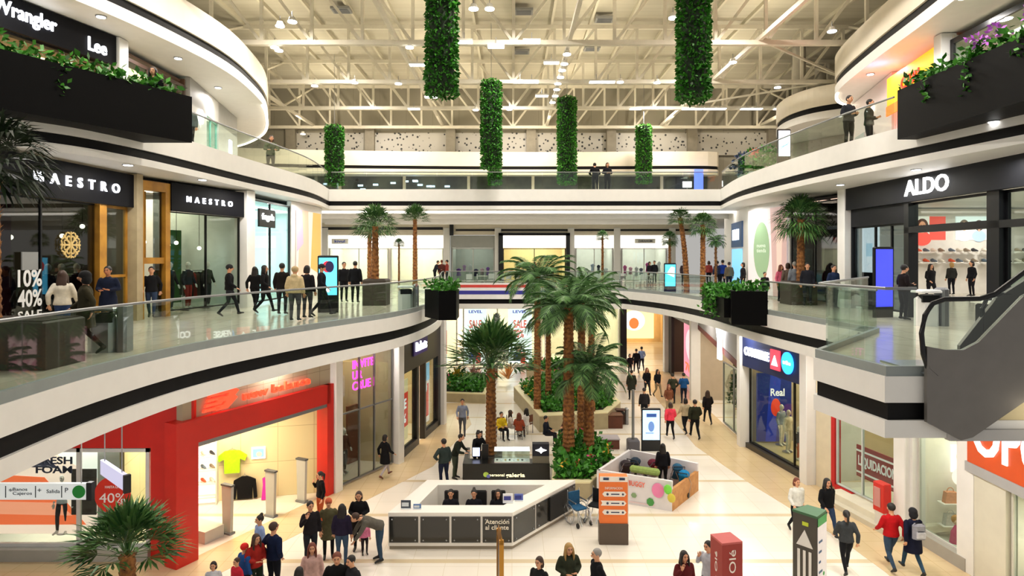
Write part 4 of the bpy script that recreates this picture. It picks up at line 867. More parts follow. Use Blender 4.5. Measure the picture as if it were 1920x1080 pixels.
O('glass_balustrade', MB().mat(GLS).vprism([(a, c) for a, b, c in hr[1:]]+[(10.3, 5.7), (9.3, 5.7), (2.2, 1.68), (1.6, 1.32), (1.15, 0.86), (0.85, 0.55), (0.6, 0.42), (0.02, 0.42)], 0.012, 0.026), es)
hr2 = [(max(a, 0)*0.9+1.95, 1.40, c+0.0) for a, b, c in hr[:8]]+[(3.2, 1.4, 2.2), (9.4, 1.4, 6.6), (10.3, 1.4, 6.8)]
O('handrail', MB().mat(BLKM).tube(hr2, 0.042, 8), es)
ST('wall_cream_bulkhead', MB().mat(pmat('cream_bulkhead', 'e2d2a6', 0.5, var=0.03)).box(7.7, 14, 10.95, 11.05, 5.35, 6.24))
ST('wall_grey_soffit_band', MB().mat(K('b3b2b2')).box(7.4, 14, 10.82, 10.95, 5.17, 5.36))

# ================================================================== PLANTS
def leafball(mb, c, r, n, size, flat=1.0, rnd=random):
    for _ in range(n):
        th = rnd.random()*2*PI; ph = math.acos(rnd.uniform(-1, 1)); rr = r*(rnd.random()**0.4)
        p = Vector((c[0]+rr*math.sin(ph)*math.cos(th), c[1]+rr*math.sin(ph)*math.sin(th), c[2]+rr*math.cos(ph)*flat)); leaf(mb, p, size*rnd.uniform(0.6, 1.3), rnd)
def leaf(mb, p, s, rnd=random):
    d = Vector((rnd.gauss(0, 1), rnd.gauss(0, 1), rnd.gauss(0.3, 0.8))).normalized(); u = d.cross(Vector((rnd.gauss(0, 1), rnd.gauss(0, 1), rnd.gauss(0, 1)))).normalized()
    mb.add([p, p+d*s*0.5+u*s*0.28, p+d*s, p+d*s*0.5-u*s*0.28], [(0, 1, 2, 3)])
def hanging_green(px, ytop, ybot, Y, dia, label, topz=None):
    X = (px-960)*Y/FP; z1 = CZ-(ytop-480)*Y/FP if topz is None else topz; z0 = CZ-(ybot-480)*Y/FP; h = z1-z0; r = dia/2
    root = T('hanging_garden_column', label, 'hanging plant', (X, Y, z0), 0, 'leafy green columns hung from the roof')
    O('core', MB().mat(pmat('core_dark', '14240e', 0.9)).cyl(0, 0, 0.1, h-0.05, r*0.86, 14), root)
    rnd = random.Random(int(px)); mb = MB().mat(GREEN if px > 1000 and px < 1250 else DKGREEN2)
    n = int(min(5200, 620*h*dia*PI/3*1.2))
    for _ in range(n):
        a = rnd.random()*2*PI; z = rnd.random()*h; q = r*rnd.uniform(0.82, 1.02)
        p = Vector((q*math.cos(a), q*math.sin(a), z)); d = Vector((math.cos(a)*0.8+rnd.gauss(0, .35), math.sin(a)*0.8+rnd.gauss(0, .35), rnd.gauss(-0.35, .5))).normalized()
        u = d.cross(Vector((rnd.gauss(0, 1), rnd.gauss(0, 1), rnd.gauss(0, 1)))).normalized(); s = rnd.uniform(0.09, 0.17)
        mb.add([p, p+d*s*0.5+u*s*0.35, p+d*s, p+d*s*0.5-u*s*0.35], [(0, 1, 2, 3)])
    for _ in range(90):
        a = rnd.random()*2*PI; q = r*math.sqrt(rnd.random()); leaf(mb, Vector((q*math.cos(a), q*math.sin(a), -0.02)), 0.16, rnd)
        leaf(mb, Vector((q*math.cos(a), q*math.sin(a), h)), 0.16, rnd)
    O('foliage', mb, root)
    O('cable', MB().mat(GREYM).cyl(0, 0, h-0.05, 20.3-z0, 0.012, 6), root)
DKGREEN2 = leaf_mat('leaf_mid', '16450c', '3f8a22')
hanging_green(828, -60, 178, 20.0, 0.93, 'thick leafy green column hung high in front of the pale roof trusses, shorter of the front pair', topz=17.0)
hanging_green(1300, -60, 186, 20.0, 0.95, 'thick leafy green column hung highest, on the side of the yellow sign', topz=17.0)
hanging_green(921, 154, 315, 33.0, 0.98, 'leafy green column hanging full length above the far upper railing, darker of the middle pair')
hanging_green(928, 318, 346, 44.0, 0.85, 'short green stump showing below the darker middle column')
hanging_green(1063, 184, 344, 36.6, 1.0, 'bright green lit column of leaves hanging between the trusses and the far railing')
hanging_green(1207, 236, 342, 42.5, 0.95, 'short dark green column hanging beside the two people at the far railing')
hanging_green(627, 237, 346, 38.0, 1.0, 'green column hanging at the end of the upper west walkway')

def fan_crown(rnd, r=1.0, n=34, spread=1.0, droop=0.35):
    mb = MB().mat(PALMG)
    for i in range(n):
        az = i*2.399+rnd.uniform(-.2, .2); el = PI*0.5-(i/n)**0.8*PI*0.62*spread-0.05
        d = Vector((math.cos(el)*math.cos(az), math.cos(el)*math.sin(az), math.sin(el)))
        st = r*0.42; base = d*st; side = d.cross(Vector((0, 0, 1)));
        if side.length < 0.1: side = Vector((1, 0, 0))
        side.normalize(); nrm = side.cross(d)
        mb.add([side*0.012, base+side*0.012, base-side*0.012, -side*0.012], [(0, 1, 2, 3)])
        m = 15
        for k in range(m):
            a = (k-(m-1)/2)/(m-1)*2.3; L = r*rnd.uniform(0.52, 0.66)*(1-0.18*abs(a))
            e = (d*math.cos(a)+side*math.sin(a)).normalized(); u = e.cross(nrm).normalized()
            mid = base+e*L*0.6+nrm*0.03*r*(1 if k % 2 else -1); tip = base+e*L+Vector((0, 0, -droop*L*rnd.uniform(0.3, 1)))
            w = 0.05*r
            mb.add([base, mid+u*w*0.5, tip, mid-u*w*0.5], [(0, 1, 2, 3)])
    return mb.mesh('fronds')
def feather_crown(rnd, r=1.0, n=34, up=1.25):
    mb = MB().mat(FEATH)
    for i in range(n):
        az = i*2.399+rnd.uniform(-.15, .15); el = up-(i/n)*1.45+rnd.uniform(-.1, .1)
        h = Vector((math.cos(az), math.sin(az), 0)); side = Vector((-h.y, h.x, 0)); pts = []; p = Vector((0, 0, 0)); e = el; seg = 9; L = r*rnd.uniform(0.95, 1.25)/seg
        for k in range(seg+1): pts.append(p.copy()); p = p+(h*math.cos(e)+Vector((0, 0, 1))*math.sin(e))*L; e -= 0.075+0.04*k*0.5
        for k in range(seg):
            a, b = pts[k], pts[k+1]; t = (b-a).normalized()
            mb.add([a+side*0.012*r, b+side*0.01*r, b-side*0.01*r, a-side*0.012*r], [(0, 1, 2, 3)])
            if k == 0: continue
            for q in (0.0, 0.33, 0.66):
                o = a.lerp(b, q); ll = r*0.34*math.sin(PI*min(0.97, (k+q+0.6)/(seg+0.9)))**0.7
                for s_ in (-1, 1):
                    dd = (side*s_+t*0.9+Vector((0, 0, -0.12))).normalized(); w = t*0.017*r
                    mb.add([o-w, o+dd*ll*0.55, o+dd*ll+Vector((0, 0, -0.06*r)), o+w+dd*ll*0.1], [(0, 1, 2, 3)])
    return mb.mesh('fronds')
TRK = pmat('palm_trunk', '6a4020', 0.85, col2='9c6833', vscale=9, bump=0.6, bscale=14)
def trunk_mesh(h, r, lean=0.0, rnd=random, rings=True):
    mb = MB().mat(TRK); n = max(8, int(h*6)); pts = []; rad = []
    for i in range(n*2+1):
        t = i/(n*2); pts.append((lean*t*t, 0.0, h*t)); rad.append(r*(1.15-0.3*t)*(1.0 if i % 2 else 1.16))
    mb.loft(pts, rad, 10)
    if rings:
        for i in range(int(h*26)):
            t = rnd.random(); a = rnd.random()*2*PI; p = Vector((lean*t*t+r*0.95*math.cos(a), r*0.95*math.sin(a), h*t)); d = Vector((math.cos(a), math.sin(a), 1.2)).normalized()*0.11
            u = Vector((-math.sin(a), math.cos(a), 0))*0.045
            mb.add([p-u, p+u, p+d], [(0, 1, 2)])
    return mb.mesh('trunk')
RN = random.Random(11)
FANS = [fan_crown(RN, 1.0, 36), fan_crown(RN, 1.0, 40, 1.15, 0.45), fan_crown(RN, 1.0, 30, 0.8, 0.2)]
FEAS = [feather_crown(RN, 1.0, 36), feather_crown(RN, 1.0, 30, 1.1)]
def palm(label, loc, h, r, crown, tr=0.13, lean=0.0, name='fan_palm', group=None, crown_s=1.0, rz=0):
    root = T(name, label, 'palm', loc, rz, group)
    O('trunk', trunk_mesh(h, tr, lean, RN), root)
    c = O('fronds', crown, root, loc=(lean, 0, h-0.05)); c.scale = (r,)*3
    return root
PBOX = pmat('planter_brown', '3b332b', 0.6, var=0.15)
def planter(label, loc, w, d, h, mat=PBOX, rz=0, soil=True, group=None):
    r = T('planter_box', label, 'planter', loc, rz, group)
    O('box', MB().mat(mat).rbox(-w/2, w/2, -d/2, d/2, 0, h, 0.03), r)
    if soil: O('soil', MB().mat(pmat('soil', '2a1d12', 0.95, bump=0.8)).box(-w/2+0.06, w/2-0.06, -d/2+0.06, d/2-0.06, h, h+0.015), r)
    return r
def mid(px, py, z=Z1): return G(px, py, z)
# palms on the middle level
SHADEFAN = FANS[1].copy(); SHADEFAN.materials.clear(); SHADEFAN.materials.append(leaf_mat('leaf_painted_shade', '0a1608', '18300f'))  # shade put into the leaf colours so this palm stands dark
planter('dark planter under the shadowy palm by the west railing', (-9.0, 11.7, Z1), 1.7, 1.1, 0.85)
palm('dark shadowy fan palm beside the dark store window with sale letters', (-9.55, 11.75, Z1+0.87), 2.9, 1.2, SHADEFAN, 0.12)
planter('dark textured planter under the tallest west palm, behind the glass', (-5.55, 26.2, Z1), 0.95, 0.95, 1.05)
palm('tallest fan palm of the west middle walkway, in the dark textured planter', (-5.6, 26.2, Z1+1.06), 2.15, 1.15, FANS[0], 0.13)
palm('shorter fan palm tucked behind the tallest west palm', (-6.9, 31, Z1), 3.1, 0.8, FANS[2], 0.1)
palm('slim fan palm with a straight trunk standing beside the tallest west palm', (-5.15, 34, Z1), 3.95, 1.0, FANS[2], 0.11)
palm('tiny round topped palm far behind the west palms', (-8.3, 47, Z1), 2.9, 0.55, FANS[0], 0.06)
palm('small round topped palm standing before the white far shops, above the tall feather palms', (5.8, 41, Z1), 3.25, 0.55, FANS[0], 0.07)
palm('small fan palm standing beside the glowing blue screen of the far walkway', (10.1, 41, Z1), 3.1, 0.7, FANS[1], 0.08)
palm('leaning fan palm of the far east pair', (9.6, 35.2, Z1), 4.1, 0.85, FANS[0], 0.13, lean=0.35, rz=2.8)
palm('upright fan palm of the far east pair', (10.2, 34.2, Z1), 3.65, 0.95, FANS[1], 0.13)
palm('smallest feather topped palm by the pale poster corner', (12.1, 38, Z1), 2.95, 0.6, FEAS[1], 0.07)
planter('brown square planter under the big east palm', (11.9, 26.6, Z1), 1.1, 1.1, 0.95, group=None)
palm('big fan palm on the east middle walkway before the dark glass shop', (12.0, 26.6, Z1+0.96), 2.55, 1.35, FANS[1], 0.14)
# ground level palms
planter('low round soil bed under the palm behind the black phone kiosk', (-0.85, 25.9, 0), 0.9, 0.9, 0.3)
palm('upright fan palm growing behind the black phone kiosk', (-0.85, 25.9, 0.31), 3.45, 2.35, FANS[2], 0.19)
palm('large fan palm top rising at the bottom edge before the red store', (-8.05, 13.4, 0), 2.05, 1.35, FANS[2], 0.16)
# planters with low green cover on the ground floor
def bed(label, poly, h, name, rimm, cover=2600, flowers=0, seed=1):
    cx = sum(p[0] for p in poly)/len(poly); cy = sum(p[1] for p in poly)/len(poly); P = [(x-cx, y-cy) for x, y in poly]
    r = T(name, label, 'planter', (cx, cy, 0))
    inn = [(x*0.88, y*0.88) for x, y in P]
    O('wall', MB().mat(pmat('stone_bed', 'a89a78', 0.5, var=0.08)).prism(P, 0, h), r)
    rim = MB().mat(rimm); n = len(P)
    for i in range(n):
        a, b = P[i], P[(i+1) % n]; c, d = inn[(i+1) % n], inn[i]; rim.prism([a, b, c, d], h, h+0.05)
    O('rim', rim, r); O('soil', MB().mat(pmat('soil', '2a1d12')).prism(inn, h, h+0.03), r)
    rnd = random.Random(seed); xs = [p[0] for p in inn]; ys = [p[1] for p in inn]
    def inside(x, y):
        c = False; m = len(inn); j = m-1
        for i in range(m):
            if ((inn[i][1] > y) != (inn[j][1] > y)) and x < (inn[j][0]-inn[i][0])*(y-inn[i][1])/(inn[j][1]-inn[i][1])+inn[i][0]: c = not c
            j = i
        return c
    mb = MB(); k = 0
    while k < cover:
        x = rnd.uniform(min(xs), max(xs)); y = rnd.uniform(min(ys), max(ys))
        if not inside(x, y): continue
        k += 1
        mb.mat(GREEN if rnd.random() < 0.6 else DKGREEN2); leaf(mb, Vector((x, y, h+0.05+rnd.random()**2*0.45)), rnd.uniform(0.16, 0.32), rnd)
    o = O('ground_cover', mb, r); o['kind'] = 'stuff'
    for q in range(flowers):
        while True:
            x = rnd.uniform(min(xs), max(xs)); y = rnd.uniform(min(ys), max(ys))
            if inside(x, y): break
        fl = MB().mat(K(['e0508a', 'd8a02a', 'd0603a'][q % 3]))
        for _ in range(10): leaf(fl, Vector((x+rnd.gauss(0, .08), y+rnd.gauss(0, .08), h+0.45+rnd.gauss(0, .08))), 0.14, rnd)
        O('flower', fl, r)
    return r
RIM = pmat('cream_rim', 'e8dcae', 0.4)
bed('green planted bed with cream rim under the tall feather palms', [(1.35, 21.8), (2.65, 21.8), (3.95, 24.3), (3.6, 27.0), (1.75, 26.6)], 0.55, 'planted_bed', RIM, 2600, 9, 4)
bed('large green planted bed with a pale rim beyond the phone kiosk', [(1.3, 30.1), (4.6, 30.7), (5.6, 33), (5.0, 39), (2.4, 41), (0.1, 36.8)], 0.75, 'planted_bed', RIM, 5200, 16, 5)
bed('far green bed with teal plants near the white corner column', [(-4.6, 36.5), (-1.5, 36), (-1.2, 41), (-4.6, 41)], 0.5, 'planted_bed', RIM, 1500, 8, 6)
bed('far low bed at the foot of the palms before the sale posters', [(1.0, 43), (4.6, 43), (5, 46), (1.0, 46)], 0.6, 'planted_bed', pmat('orange_rim', 'b5562a', 0.5), 900, 6, 9)
palm('tall feather palm with a thick trunk, front of the palm group', (2.15, 24.3, 0.6), 5.75, 1.75, FEAS[0], 0.19, name='feather_palm')
palm('lower feather palm with arching fronds, beside the thick trunked one', (2.95, 24.6, 0.6), 3.35, 1.6, FEAS[0], 0.18, name='feather_palm', rz=1)
palm('tallest thin feather palm at the back of the group', (1.25, 31.5, 0.78), 6.5, 1.95, FEAS[1], 0.15, name='feather_palm')
palm('feather palm leaning to the pale corridor side of the group', (3.85, 31.0, 0.78), 5.6, 1.7, FEAS[0], 0.15, name='feather_palm', rz=2)
palm('slim feather palm with a dark trunk in the large bed', (1.9, 33.5, 0.78), 4.6, 1.4, FEAS[1], 0.13, name='feather_palm', rz=3)
palm('dense fan palm crown in the middle of the feather palms', (3.0, 27.6, 0.0), 6.3, 1.5, FANS[1], 0.16)
# silvery tree in the far shop
tr = T('silver_tree', 'grey silvery cone tree standing before the far shop windows', 'tree', (-1.05, 43.5, 0))
mb = MB().mat(leaf_mat('silver_leaf', '6f7a70', 'a8b0a4'))
for _ in range(1500):
    z = RN.random()**0.8*3.8; q = (1.05*(1-z/4.0)+0.03)*math.sqrt(RN.random()); a = RN.random()*2*PI; leaf(mb, Vector((q*math.cos(a), q*math.sin(a), 0.5+z)), 0.22, RN)
O('foliage', mb, tr); O('trunk', MB().mat(TRK).cyl(0, 0, 0, 1.0, 0.08, 8), tr)
tr = T('dark_cone_tree', 'dark green cone tree inside the glazed shop beside the corridor crowd', 'tree', R1.at(3.2, 1.6), R1.a)
mb = MB().mat(DKGREEN)
for _ in range(1500):
    z = RN.random()**0.8*3.0; q = (0.75*(1-z/3.1)+0.03)*math.sqrt(RN.random()); a = RN.random()*2*PI; leaf(mb, Vector((q*math.cos(a), q*math.sin(a), 0.4+z)), 0.18, RN)
O('foliage', mb, tr); O('trunk', MB().mat(TRK).cyl(0, 0, 0, 0.8, 0.07, 8), tr)
# teal agaves near the corner
for i, (px, py) in enumerate(((842, 652), (868, 690), (905, 660), (955, 640))):
    rt = T('agave_plant', ['blue green spiky plant nearest the white corner column', 'low ochre spiky plant at the front of the far bed', 'pinkish spiky plant in the middle of the far bed', 'orange tinged spiky plant before the far shop poster'][i], 'plant', (G(px, py, 0.5)[0], min(40.4, max(37, G(px, py, 0.5)[1])), 0.53))
    mb = MB().mat(leaf_mat(['teal_leaf', 'ochre_leaf', 'pink_leaf', 'orange_leaf'][i], ['3f8a7a', 'a8922a', 'a06a6a', 'c07a3a'][i], ['7ab8a8', 'd0b84a', 'd8a8a0', 'e0a860'][i]))
    for k in range(46):
        a = RN.random()*2*PI; e = RN.uniform(0.3, 1.4); d = Vector((math.cos(a)*math.cos(e), math.sin(a)*math.cos(e), math.sin(e))); u = Vector((-math.sin(a), math.cos(a), 0))*0.06; L = RN.uniform(0.7, 1.2)
        mb.add([u*0.5, d*L*0.5+u, d*L, d*L*0.5-u, -u*0.5], [(0, 1, 2, 3, 4)])
    O('leaves', mb, rt)
# ---- black planter boxes on the slab edges
def box_planter(label, poly, z0, z1, n, mat, overhang=None, pink=0, seed=1):
    cx, cy = poly[0]; P = [(x-cx, y-cy) for x, y in poly]
    r = T('balcony_planter', label, 'planter', (cx, cy, z0)); O('box', MB().mat(mat).prism(P, 0, z1-z0), r)
    rnd = random.Random(seed); mb = MB()
    a, b, c, d = [Vector(p) for p in P[:4]]
    for k in range(n):
        u, v = rnd.random(), rnd.random(); p = a.lerp(b, u).lerp(d.lerp(c, u), v)
        mb.mat(GREEN if rnd.random() < 0.5 else DKGREEN2); leaf(mb, Vector((p.x, p.y, z1-z0+rnd.random()**1.6*0.34)), rnd.uniform(0.14, 0.26), rnd)
    f = O('foliage', mb, r); f['kind'] = 'stuff'
    if overhang:
        for (u, L) in overhang:
            p = a.lerp(b, u); q = a.lerp(b, u+0.02); nrm = Vector((b-a)).normalized(); nrm = Vector((nrm.y, -nrm.x)); mb = MB().mat(GREEN)
            for k in range(int(110*L)): leaf(mb, Vector((p.x+nrm.x*0.08+rnd.gauss(0, .08), p.y+nrm.y*0.08+rnd.gauss(0, .08), z1-z0+0.1-rnd.random()*L)), 0.17, rnd)
            O('trailing_vine', mb, r)
    for k in range(pink):
        u = rnd.uniform(0.15, 0.62); p = a.lerp(b, u); mb = MB().mat(K('c86ae0'))
        for _ in range(14): leaf(mb, Vector((p.x+rnd.gauss(0, .07), p.y+rnd.gauss(0, .07), z1-z0+0.36+rnd.gauss(0, .08))), 0.13, rnd)
        O('flower', mb, r)
    return r
PB = pmat('black_planter', '060607', 0.5, var=0.1, spec=0.08)
box_planter('glossy black balcony planter with purple flowers, below the yellow sign side', [(10.55, 11.5), (10.6, 17.6), (12.4, 17.6), (12.4, 11.5)], 11.5, 12.85, 1500, PB, [(0.8, 0.7), (0.3, 0.5), (0.55, 0.9)], 7, 3)
box_planter('huge dark balcony planter jutting from the upper west walkway', [(-9.05, 18.1), (-11.2, 13.7), (-13.2, 13.7), (-11.3, 18.1)][::1], 11.5, 12.8, 1300, PB, [(0.7, 0.9)], 0, 4)
box_planter('black cube planter at the tip of the west middle walkway', [(-2.62, 22.9), (-2.0, 22.95), (-2.0, 24.2), (-3.3, 24.2)], 6.0, 7.05, 300, PB, None, 0, 5)
box_planter('black cube planter with bushy fern beside the tan rail, east middle walkway', [(7.85, 22.9), (8.95, 22.4), (9.1, 24.0), (8.2, 24.2)], 5.85, 7.05, 200, PB, None, 0, 6)
rt = box_planter('long planter full of bright ferns before the east middle railing', [(8.1, 27.3), (7.75, 23.4), (8.6, 23.2), (9.0, 27.2)], 6.05, 6.75, 1900, PB, [(0.3, 0.9), (0.7, 0.9), (0.5, 0.7)], 0, 7)
# plants with pink flowers on the upper east walkway
for i, (px, py, Y, lab) in enumerate(((1412, 300, 30.5, 'leafy plant with a red bloom by the upper east railing'), (1395, 290, 31.5, 'dark blue leafed plant beside the red flowering one'), (1440, 300, 29.4, 'green shrub next to the glowing upper totem'))):
    X = (px-960)*Y/FP; rt = T('potted_shrub', lab, 'plant', (X, Y, Z2)); mb = MB().mat(GREEN if i != 1 else leaf_mat('blue_leaf', '26304a', '5a6a8a')); leafball(mb, (0, 0, 0.95), 0.55, 420, 0.2, 1.2, RN); O('foliage', mb, rt)
    O('pot', MB().mat(K('cfd8d4')).cyl(0, 0, 0, 0.5, 0.25, 14, 0.32), rt)
    if i == 0:
        mb = MB().mat(K('e8605a')); leafball(mb, (0, -0.3, 1.3), 0.22, 60, 0.18, 1, RN); O('flower', mb, rt)
    if i == 1:
        mb = MB().mat(K('e0a8b8')); leafball(mb, (0, -0.3, 0.9), 0.2, 40, 0.16, 1, RN); O('flower', mb, rt)

# ================================================================== KIOSKS AND STANDS
# customer service desk
dk = T('service_desk', 'long low white topped service desk with dark glass front panels', 'desk', (-3.5, 18.1, 0))
def loc_(p): return (p[0]+3.5, p[1]-18.1)
DP = [(-3.5, 18.1), (0.02, 18.1), (2.05, 20.75), (-2.75, 20.75)]
DI = [(-2.75, 18.65), (-0.25, 18.65), (1.05, 20.3), (-2.35, 20.3)]
WT = pmat('desk_white', 'f6f2ea', 0.25); DG = pmat('desk_dark_panel', '2b2a26', 0.12, spec=0.6)
P = [loc_(p) for p in DP]; I = [loc_(p) for p in DI]
for i in range(4):
    j = (i+1) % 4; O('counter', MB().mat(WT).prism([P[i], P[j], I[j], I[i]], 0.1, 1.04), dk); 
O('plinth', MB().mat(K('9a8f7c')).prism([(a*0.985+0.03, b*0.98+0.03) for a, b in P], 0, 0.1), dk)
def panel_row(a, b, n, parent, z0=0.2, z1=0.93, g=0.03, m=DG, o=0.02):
    a, b = Vector(a), Vector(b); d = (b-a); L = d.length; d.normalize(); nr = Vector((d.y, -d.x)); w = L/n
    for k in range(n):
        p, q = a+d*(k*w+g), a+d*((k+1)*w-g); O('front_panel', MB().mat(m).prism([tuple(p), tuple(q), tuple(q+nr*o), tuple(p+nr*o)], z0, z1), parent)
        mb = MB().mat(STEEL)
        for f in (0.1, 0.9):
            for z in (z0+0.07, z1-0.07):
                c = p.lerp(q, f)+nr*(o+0.01); mb.ball((c.x, c.y, z), 0.022, 8, 5)
        O('fixing_stud', mb, parent)
panel_row(P[0], P[1], 4, dk); panel_row(P[1], P[2], 3, dk)
O('lettering', MB().mat(K('f0e8d8')).text('Atención\nal cliente', 0.13, 3.08, -0.03, 0.72, 0.01, 0.68, bold=0.012), dk)
rt = T('desk_logo_panel', 'dark panel with pale leafy pattern on the slanted side of the service desk', 'panel', (1.55, 20.05, 0)); 
mb = MB().mat(K('0e0e10')).prism([(-0.42, -0.55), (0.22, 0.29), (0.26, 0.26), (-0.38, -0.58)], 0.22, 0.95); O('board', mb, rt)
def desk_item(label, name, cat, x, y, z, w, h, c, rz=0, c2=None):
    r = T(name, label, cat, (x, y, z), rz); O('stand', MB().mat(K('e8eef2')).box(-w/2, w/2, -0.06, 0.06, 0, 0.02), r)
    O('card', MB().mat(K(c)).vprism([(-w/2, 0.02), (w/2, 0.02), (w/2, h), (-w/2, h)], -0.02, 0.01), r)
    if c2: O('print', MB().mat(K(c2)).box(-w*0.4, w*0.3, -0.03, -0.02, h*0.3, h*0.75), r)
    return r
desk_item('dark leaflet holder with a white print at the end of the service desk', 'leaflet_holder', 'leaflet holder', -3.05, 18.4, 1.04, 0.28, 0.24, '46505c', 0, 'dfe6ea')
desk_item('blue leaflet holder beside the dark leaflet holder', 'leaflet_holder', 'leaflet holder', -2.72, 18.38, 1.04, 0.22, 0.14, '5a7fb4', 0, 'dfe6ea')
desk_item('white card stand with blue letters near the slanted desk corner', 'leaflet_holder', 'leaflet holder', -0.12, 18.85, 1.04, 0.3, 0.26, 'f2f2f6', 0, '3a3f90')
desk_item('small violet blue card stand beside the white card stand', 'leaflet_holder', 'leaflet holder', 0.2, 19.0, 1.04, 0.26, 0.2, '5a6ab8', 0, '2a2f80')
for i, (x, lab) in enumerate(((-1.88, 'dark office chair behind the first desk clerk'), (-1.0, 'dark office chair beside the second desk clerk'), (-0.42, 'dark office chair of the long haired desk clerk'))):
    r = T('office_chair', lab, 'chair', (x, 19.62, 0), PI)
    O('seat', MB().mat(K('1a1a1c')).rbox(-0.24, 0.24, -0.24, 0.24, 0.42, 0.5, 0.05), r); O('backrest', MB().mat(K('1a1a1c')).rbox(-0.22, 0.22, -0.28, -0.22, 0.55, 1.02, 0.05), r)
    O('post', MB().mat(GREYM).cyl(0, 0, 0.06, 0.42, 0.03, 8).beam((0, -0.2, 0.45), (0, -0.25, 0.6), 0.04), r)
    mb = MB().mat(BLKM)
    for k in range(5): a = k*1.2566; mb.beam((0, 0, 0.08), (0.28*math.cos(a), 0.28*math.sin(a), 0.04), 0.035)
    O('base', mb, r)
# black phone kiosk
kb = T('phone_kiosk', 'black phone kiosk with glass display case and white lettering', 'kiosk', (-1.8, 23.35, 0))
BK = pmat('kiosk_black', '14130f', 0.3)
O('counter', MB().mat(BK).box(0, 3.18, 0, 0.6, 0, 0.72).box(0, 0.14, 0.6, 2.0, 0, 0.72).box(2.6, 3.18, 0.6, 2.0, 0, 0.72), kb)
O('display_case', MB().mat(WT).box(1.15, 2.45, 0.08, 0.55, 0.72, 0.76).mat(GLS).box(1.15, 2.45, 0.08, 0.1, 0.76, 1.15).box(1.15, 2.45, 0.53, 0.55, 0.76, 1.15).mat(E('e8f4fa', 1.2)).box(1.15, 2.45, 0.1, 0.53, 1.15, 1.18), kb)
O('sign_box', MB().mat(K('0d0f22')).box(2.55, 3.16, 0.05, 0.35, 0.98, 1.42).mat(K('6e6858')).box(2.55, 3.16, 0.05, 0.35, 0.72, 0.98).mat(E('ffffff', 2)).vprism([(2.65, 1.2), (2.8, 1.15), (2.86, 1.08), (2.92, 1.15), (3.07, 1.2), (2.92, 1.25), (2.86, 1.32), (2.8, 1.25)], 0.02, 0.05), kb)
O('monitor', MB().mat(BLKM).box(0.3, 0.62, 0.62, 0.66, 0.78, 1.15).mat(E('cfd8ff', 1.6)).box(0.33, 0.59, 0.6, 0.62, 0.81, 1.12), kb)
O('tall_monitor', MB().mat(BLKM).box(0.68, 0.92, 0.5, 0.56, 0.72, 1.28), kb)
O('lettering', MB().mat(E('f0e8c0', 1.0)).text('personal', 0.1, 1.25, -0.01, 0.3, 0.015, 0.55, bold=0.01).text('galeria', 0.14, 1.92, -0.01, 0.29, 0.015, 0.7, bold=0.02).mat(K('b8d85a')).disc(0.85, 0.33, 0.1, 0.09, -0.02, 0).mat(K('6a70c0')).disc(0.94, 0.27, 0.07, 0.06, -0.03, -0.02), kb)
for k in range(8):
    o = O('phone', MB().mat(K(['2a2a30', 'e8e8ee', 'c8a860'][k % 3])).rbox(-0.035, 0.035, -0.07, 0.07, 0, 0.012, 0.01), label='small phone lying in the lit display case', cat='phone', group='phones in the display case'); o.location = (-1.8+1.25+k*0.155, 23.35+0.3, 0.765)
# pushchair stand
PK = [(2.9, 21.9), (5.2, 20.78), (6.6, 22.65), (4.45, 24.3)]
kb = T('pushchair_kiosk', 'low white walled kiosk with wooden side and printed front', 'kiosk', (PK[0][0], PK[0][1], 0))
Q = [(a-PK[0][0], b-PK[0][1]) for a, b in PK]
def wallp(mb, a, b, z0, z1, t=0.1):
    a, b = Vector(a), Vector(b); d = (b-a).normalized(); n = Vector((-d.y, d.x))*t; mb.prism([tuple(a), tuple(b), tuple(b+n), tuple(a+n)], z0, z1)
OAK = pmat('oak', 'b5793a', 0.5, col2='c98e4c', vscale=5)
mb = MB().mat(K('e6e2e4')); wallp(mb, Q[0], Q[1], 0, 0.98); O('front_wall', mb, kb)
mb = MB().mat(OAK); wallp(mb, Q[1], Q[2], 0, 0.7); O('side_wall', mb, kb)
mb = MB().mat(K('e6e2e4')); wallp(mb, Q[2], Q[3], 0, 0.98); O('rear_wall', mb, kb)
mb = MB().mat(K('e6e2e4')); wallp(mb, Q[3], Q[0], 0, 0.98); O('side_wall', mb, kb)
O('floor_mat', MB().mat(OAK).prism([(a*0.95+0.1, b*0.95) for a, b in Q], 0, 0.03), kb)
kf = FR(PK[0], PK[1])
pr = T('kiosk_print', 'printed front of the white kiosk with red words, pink balloon and green shapes', 'print', kf.at(0.1, -0.02, 0), kf.a)
O('lettering', MB().mat(K('f07a62')).text('BEBE BUGGY', 0.17, 1.1, 0, 0.72, 0.006, 0.95, bold=0.02), pr)
O('balloon', MB().mat(K('f088b8')).disc(2.0, 0.62, 0.2, 0.24, -0.006, 0), pr)
O('shape', MB().mat(K('4a9a4a')).disc(1.75, 0.2, 0.13, 0.14, -0.006, 0, 7), pr); O('shape', MB().mat(K('8aa87a')).disc(1.2, 0.33, 0.1, 0.09, -0.006, 0, 6), pr)
O('shape', MB().mat(K('e8d0d0')).box(0.35, 1.9, -0.004, 0, 0.08, 0.12), pr)
stripes = MB().mat(K('f4f2ee')); 
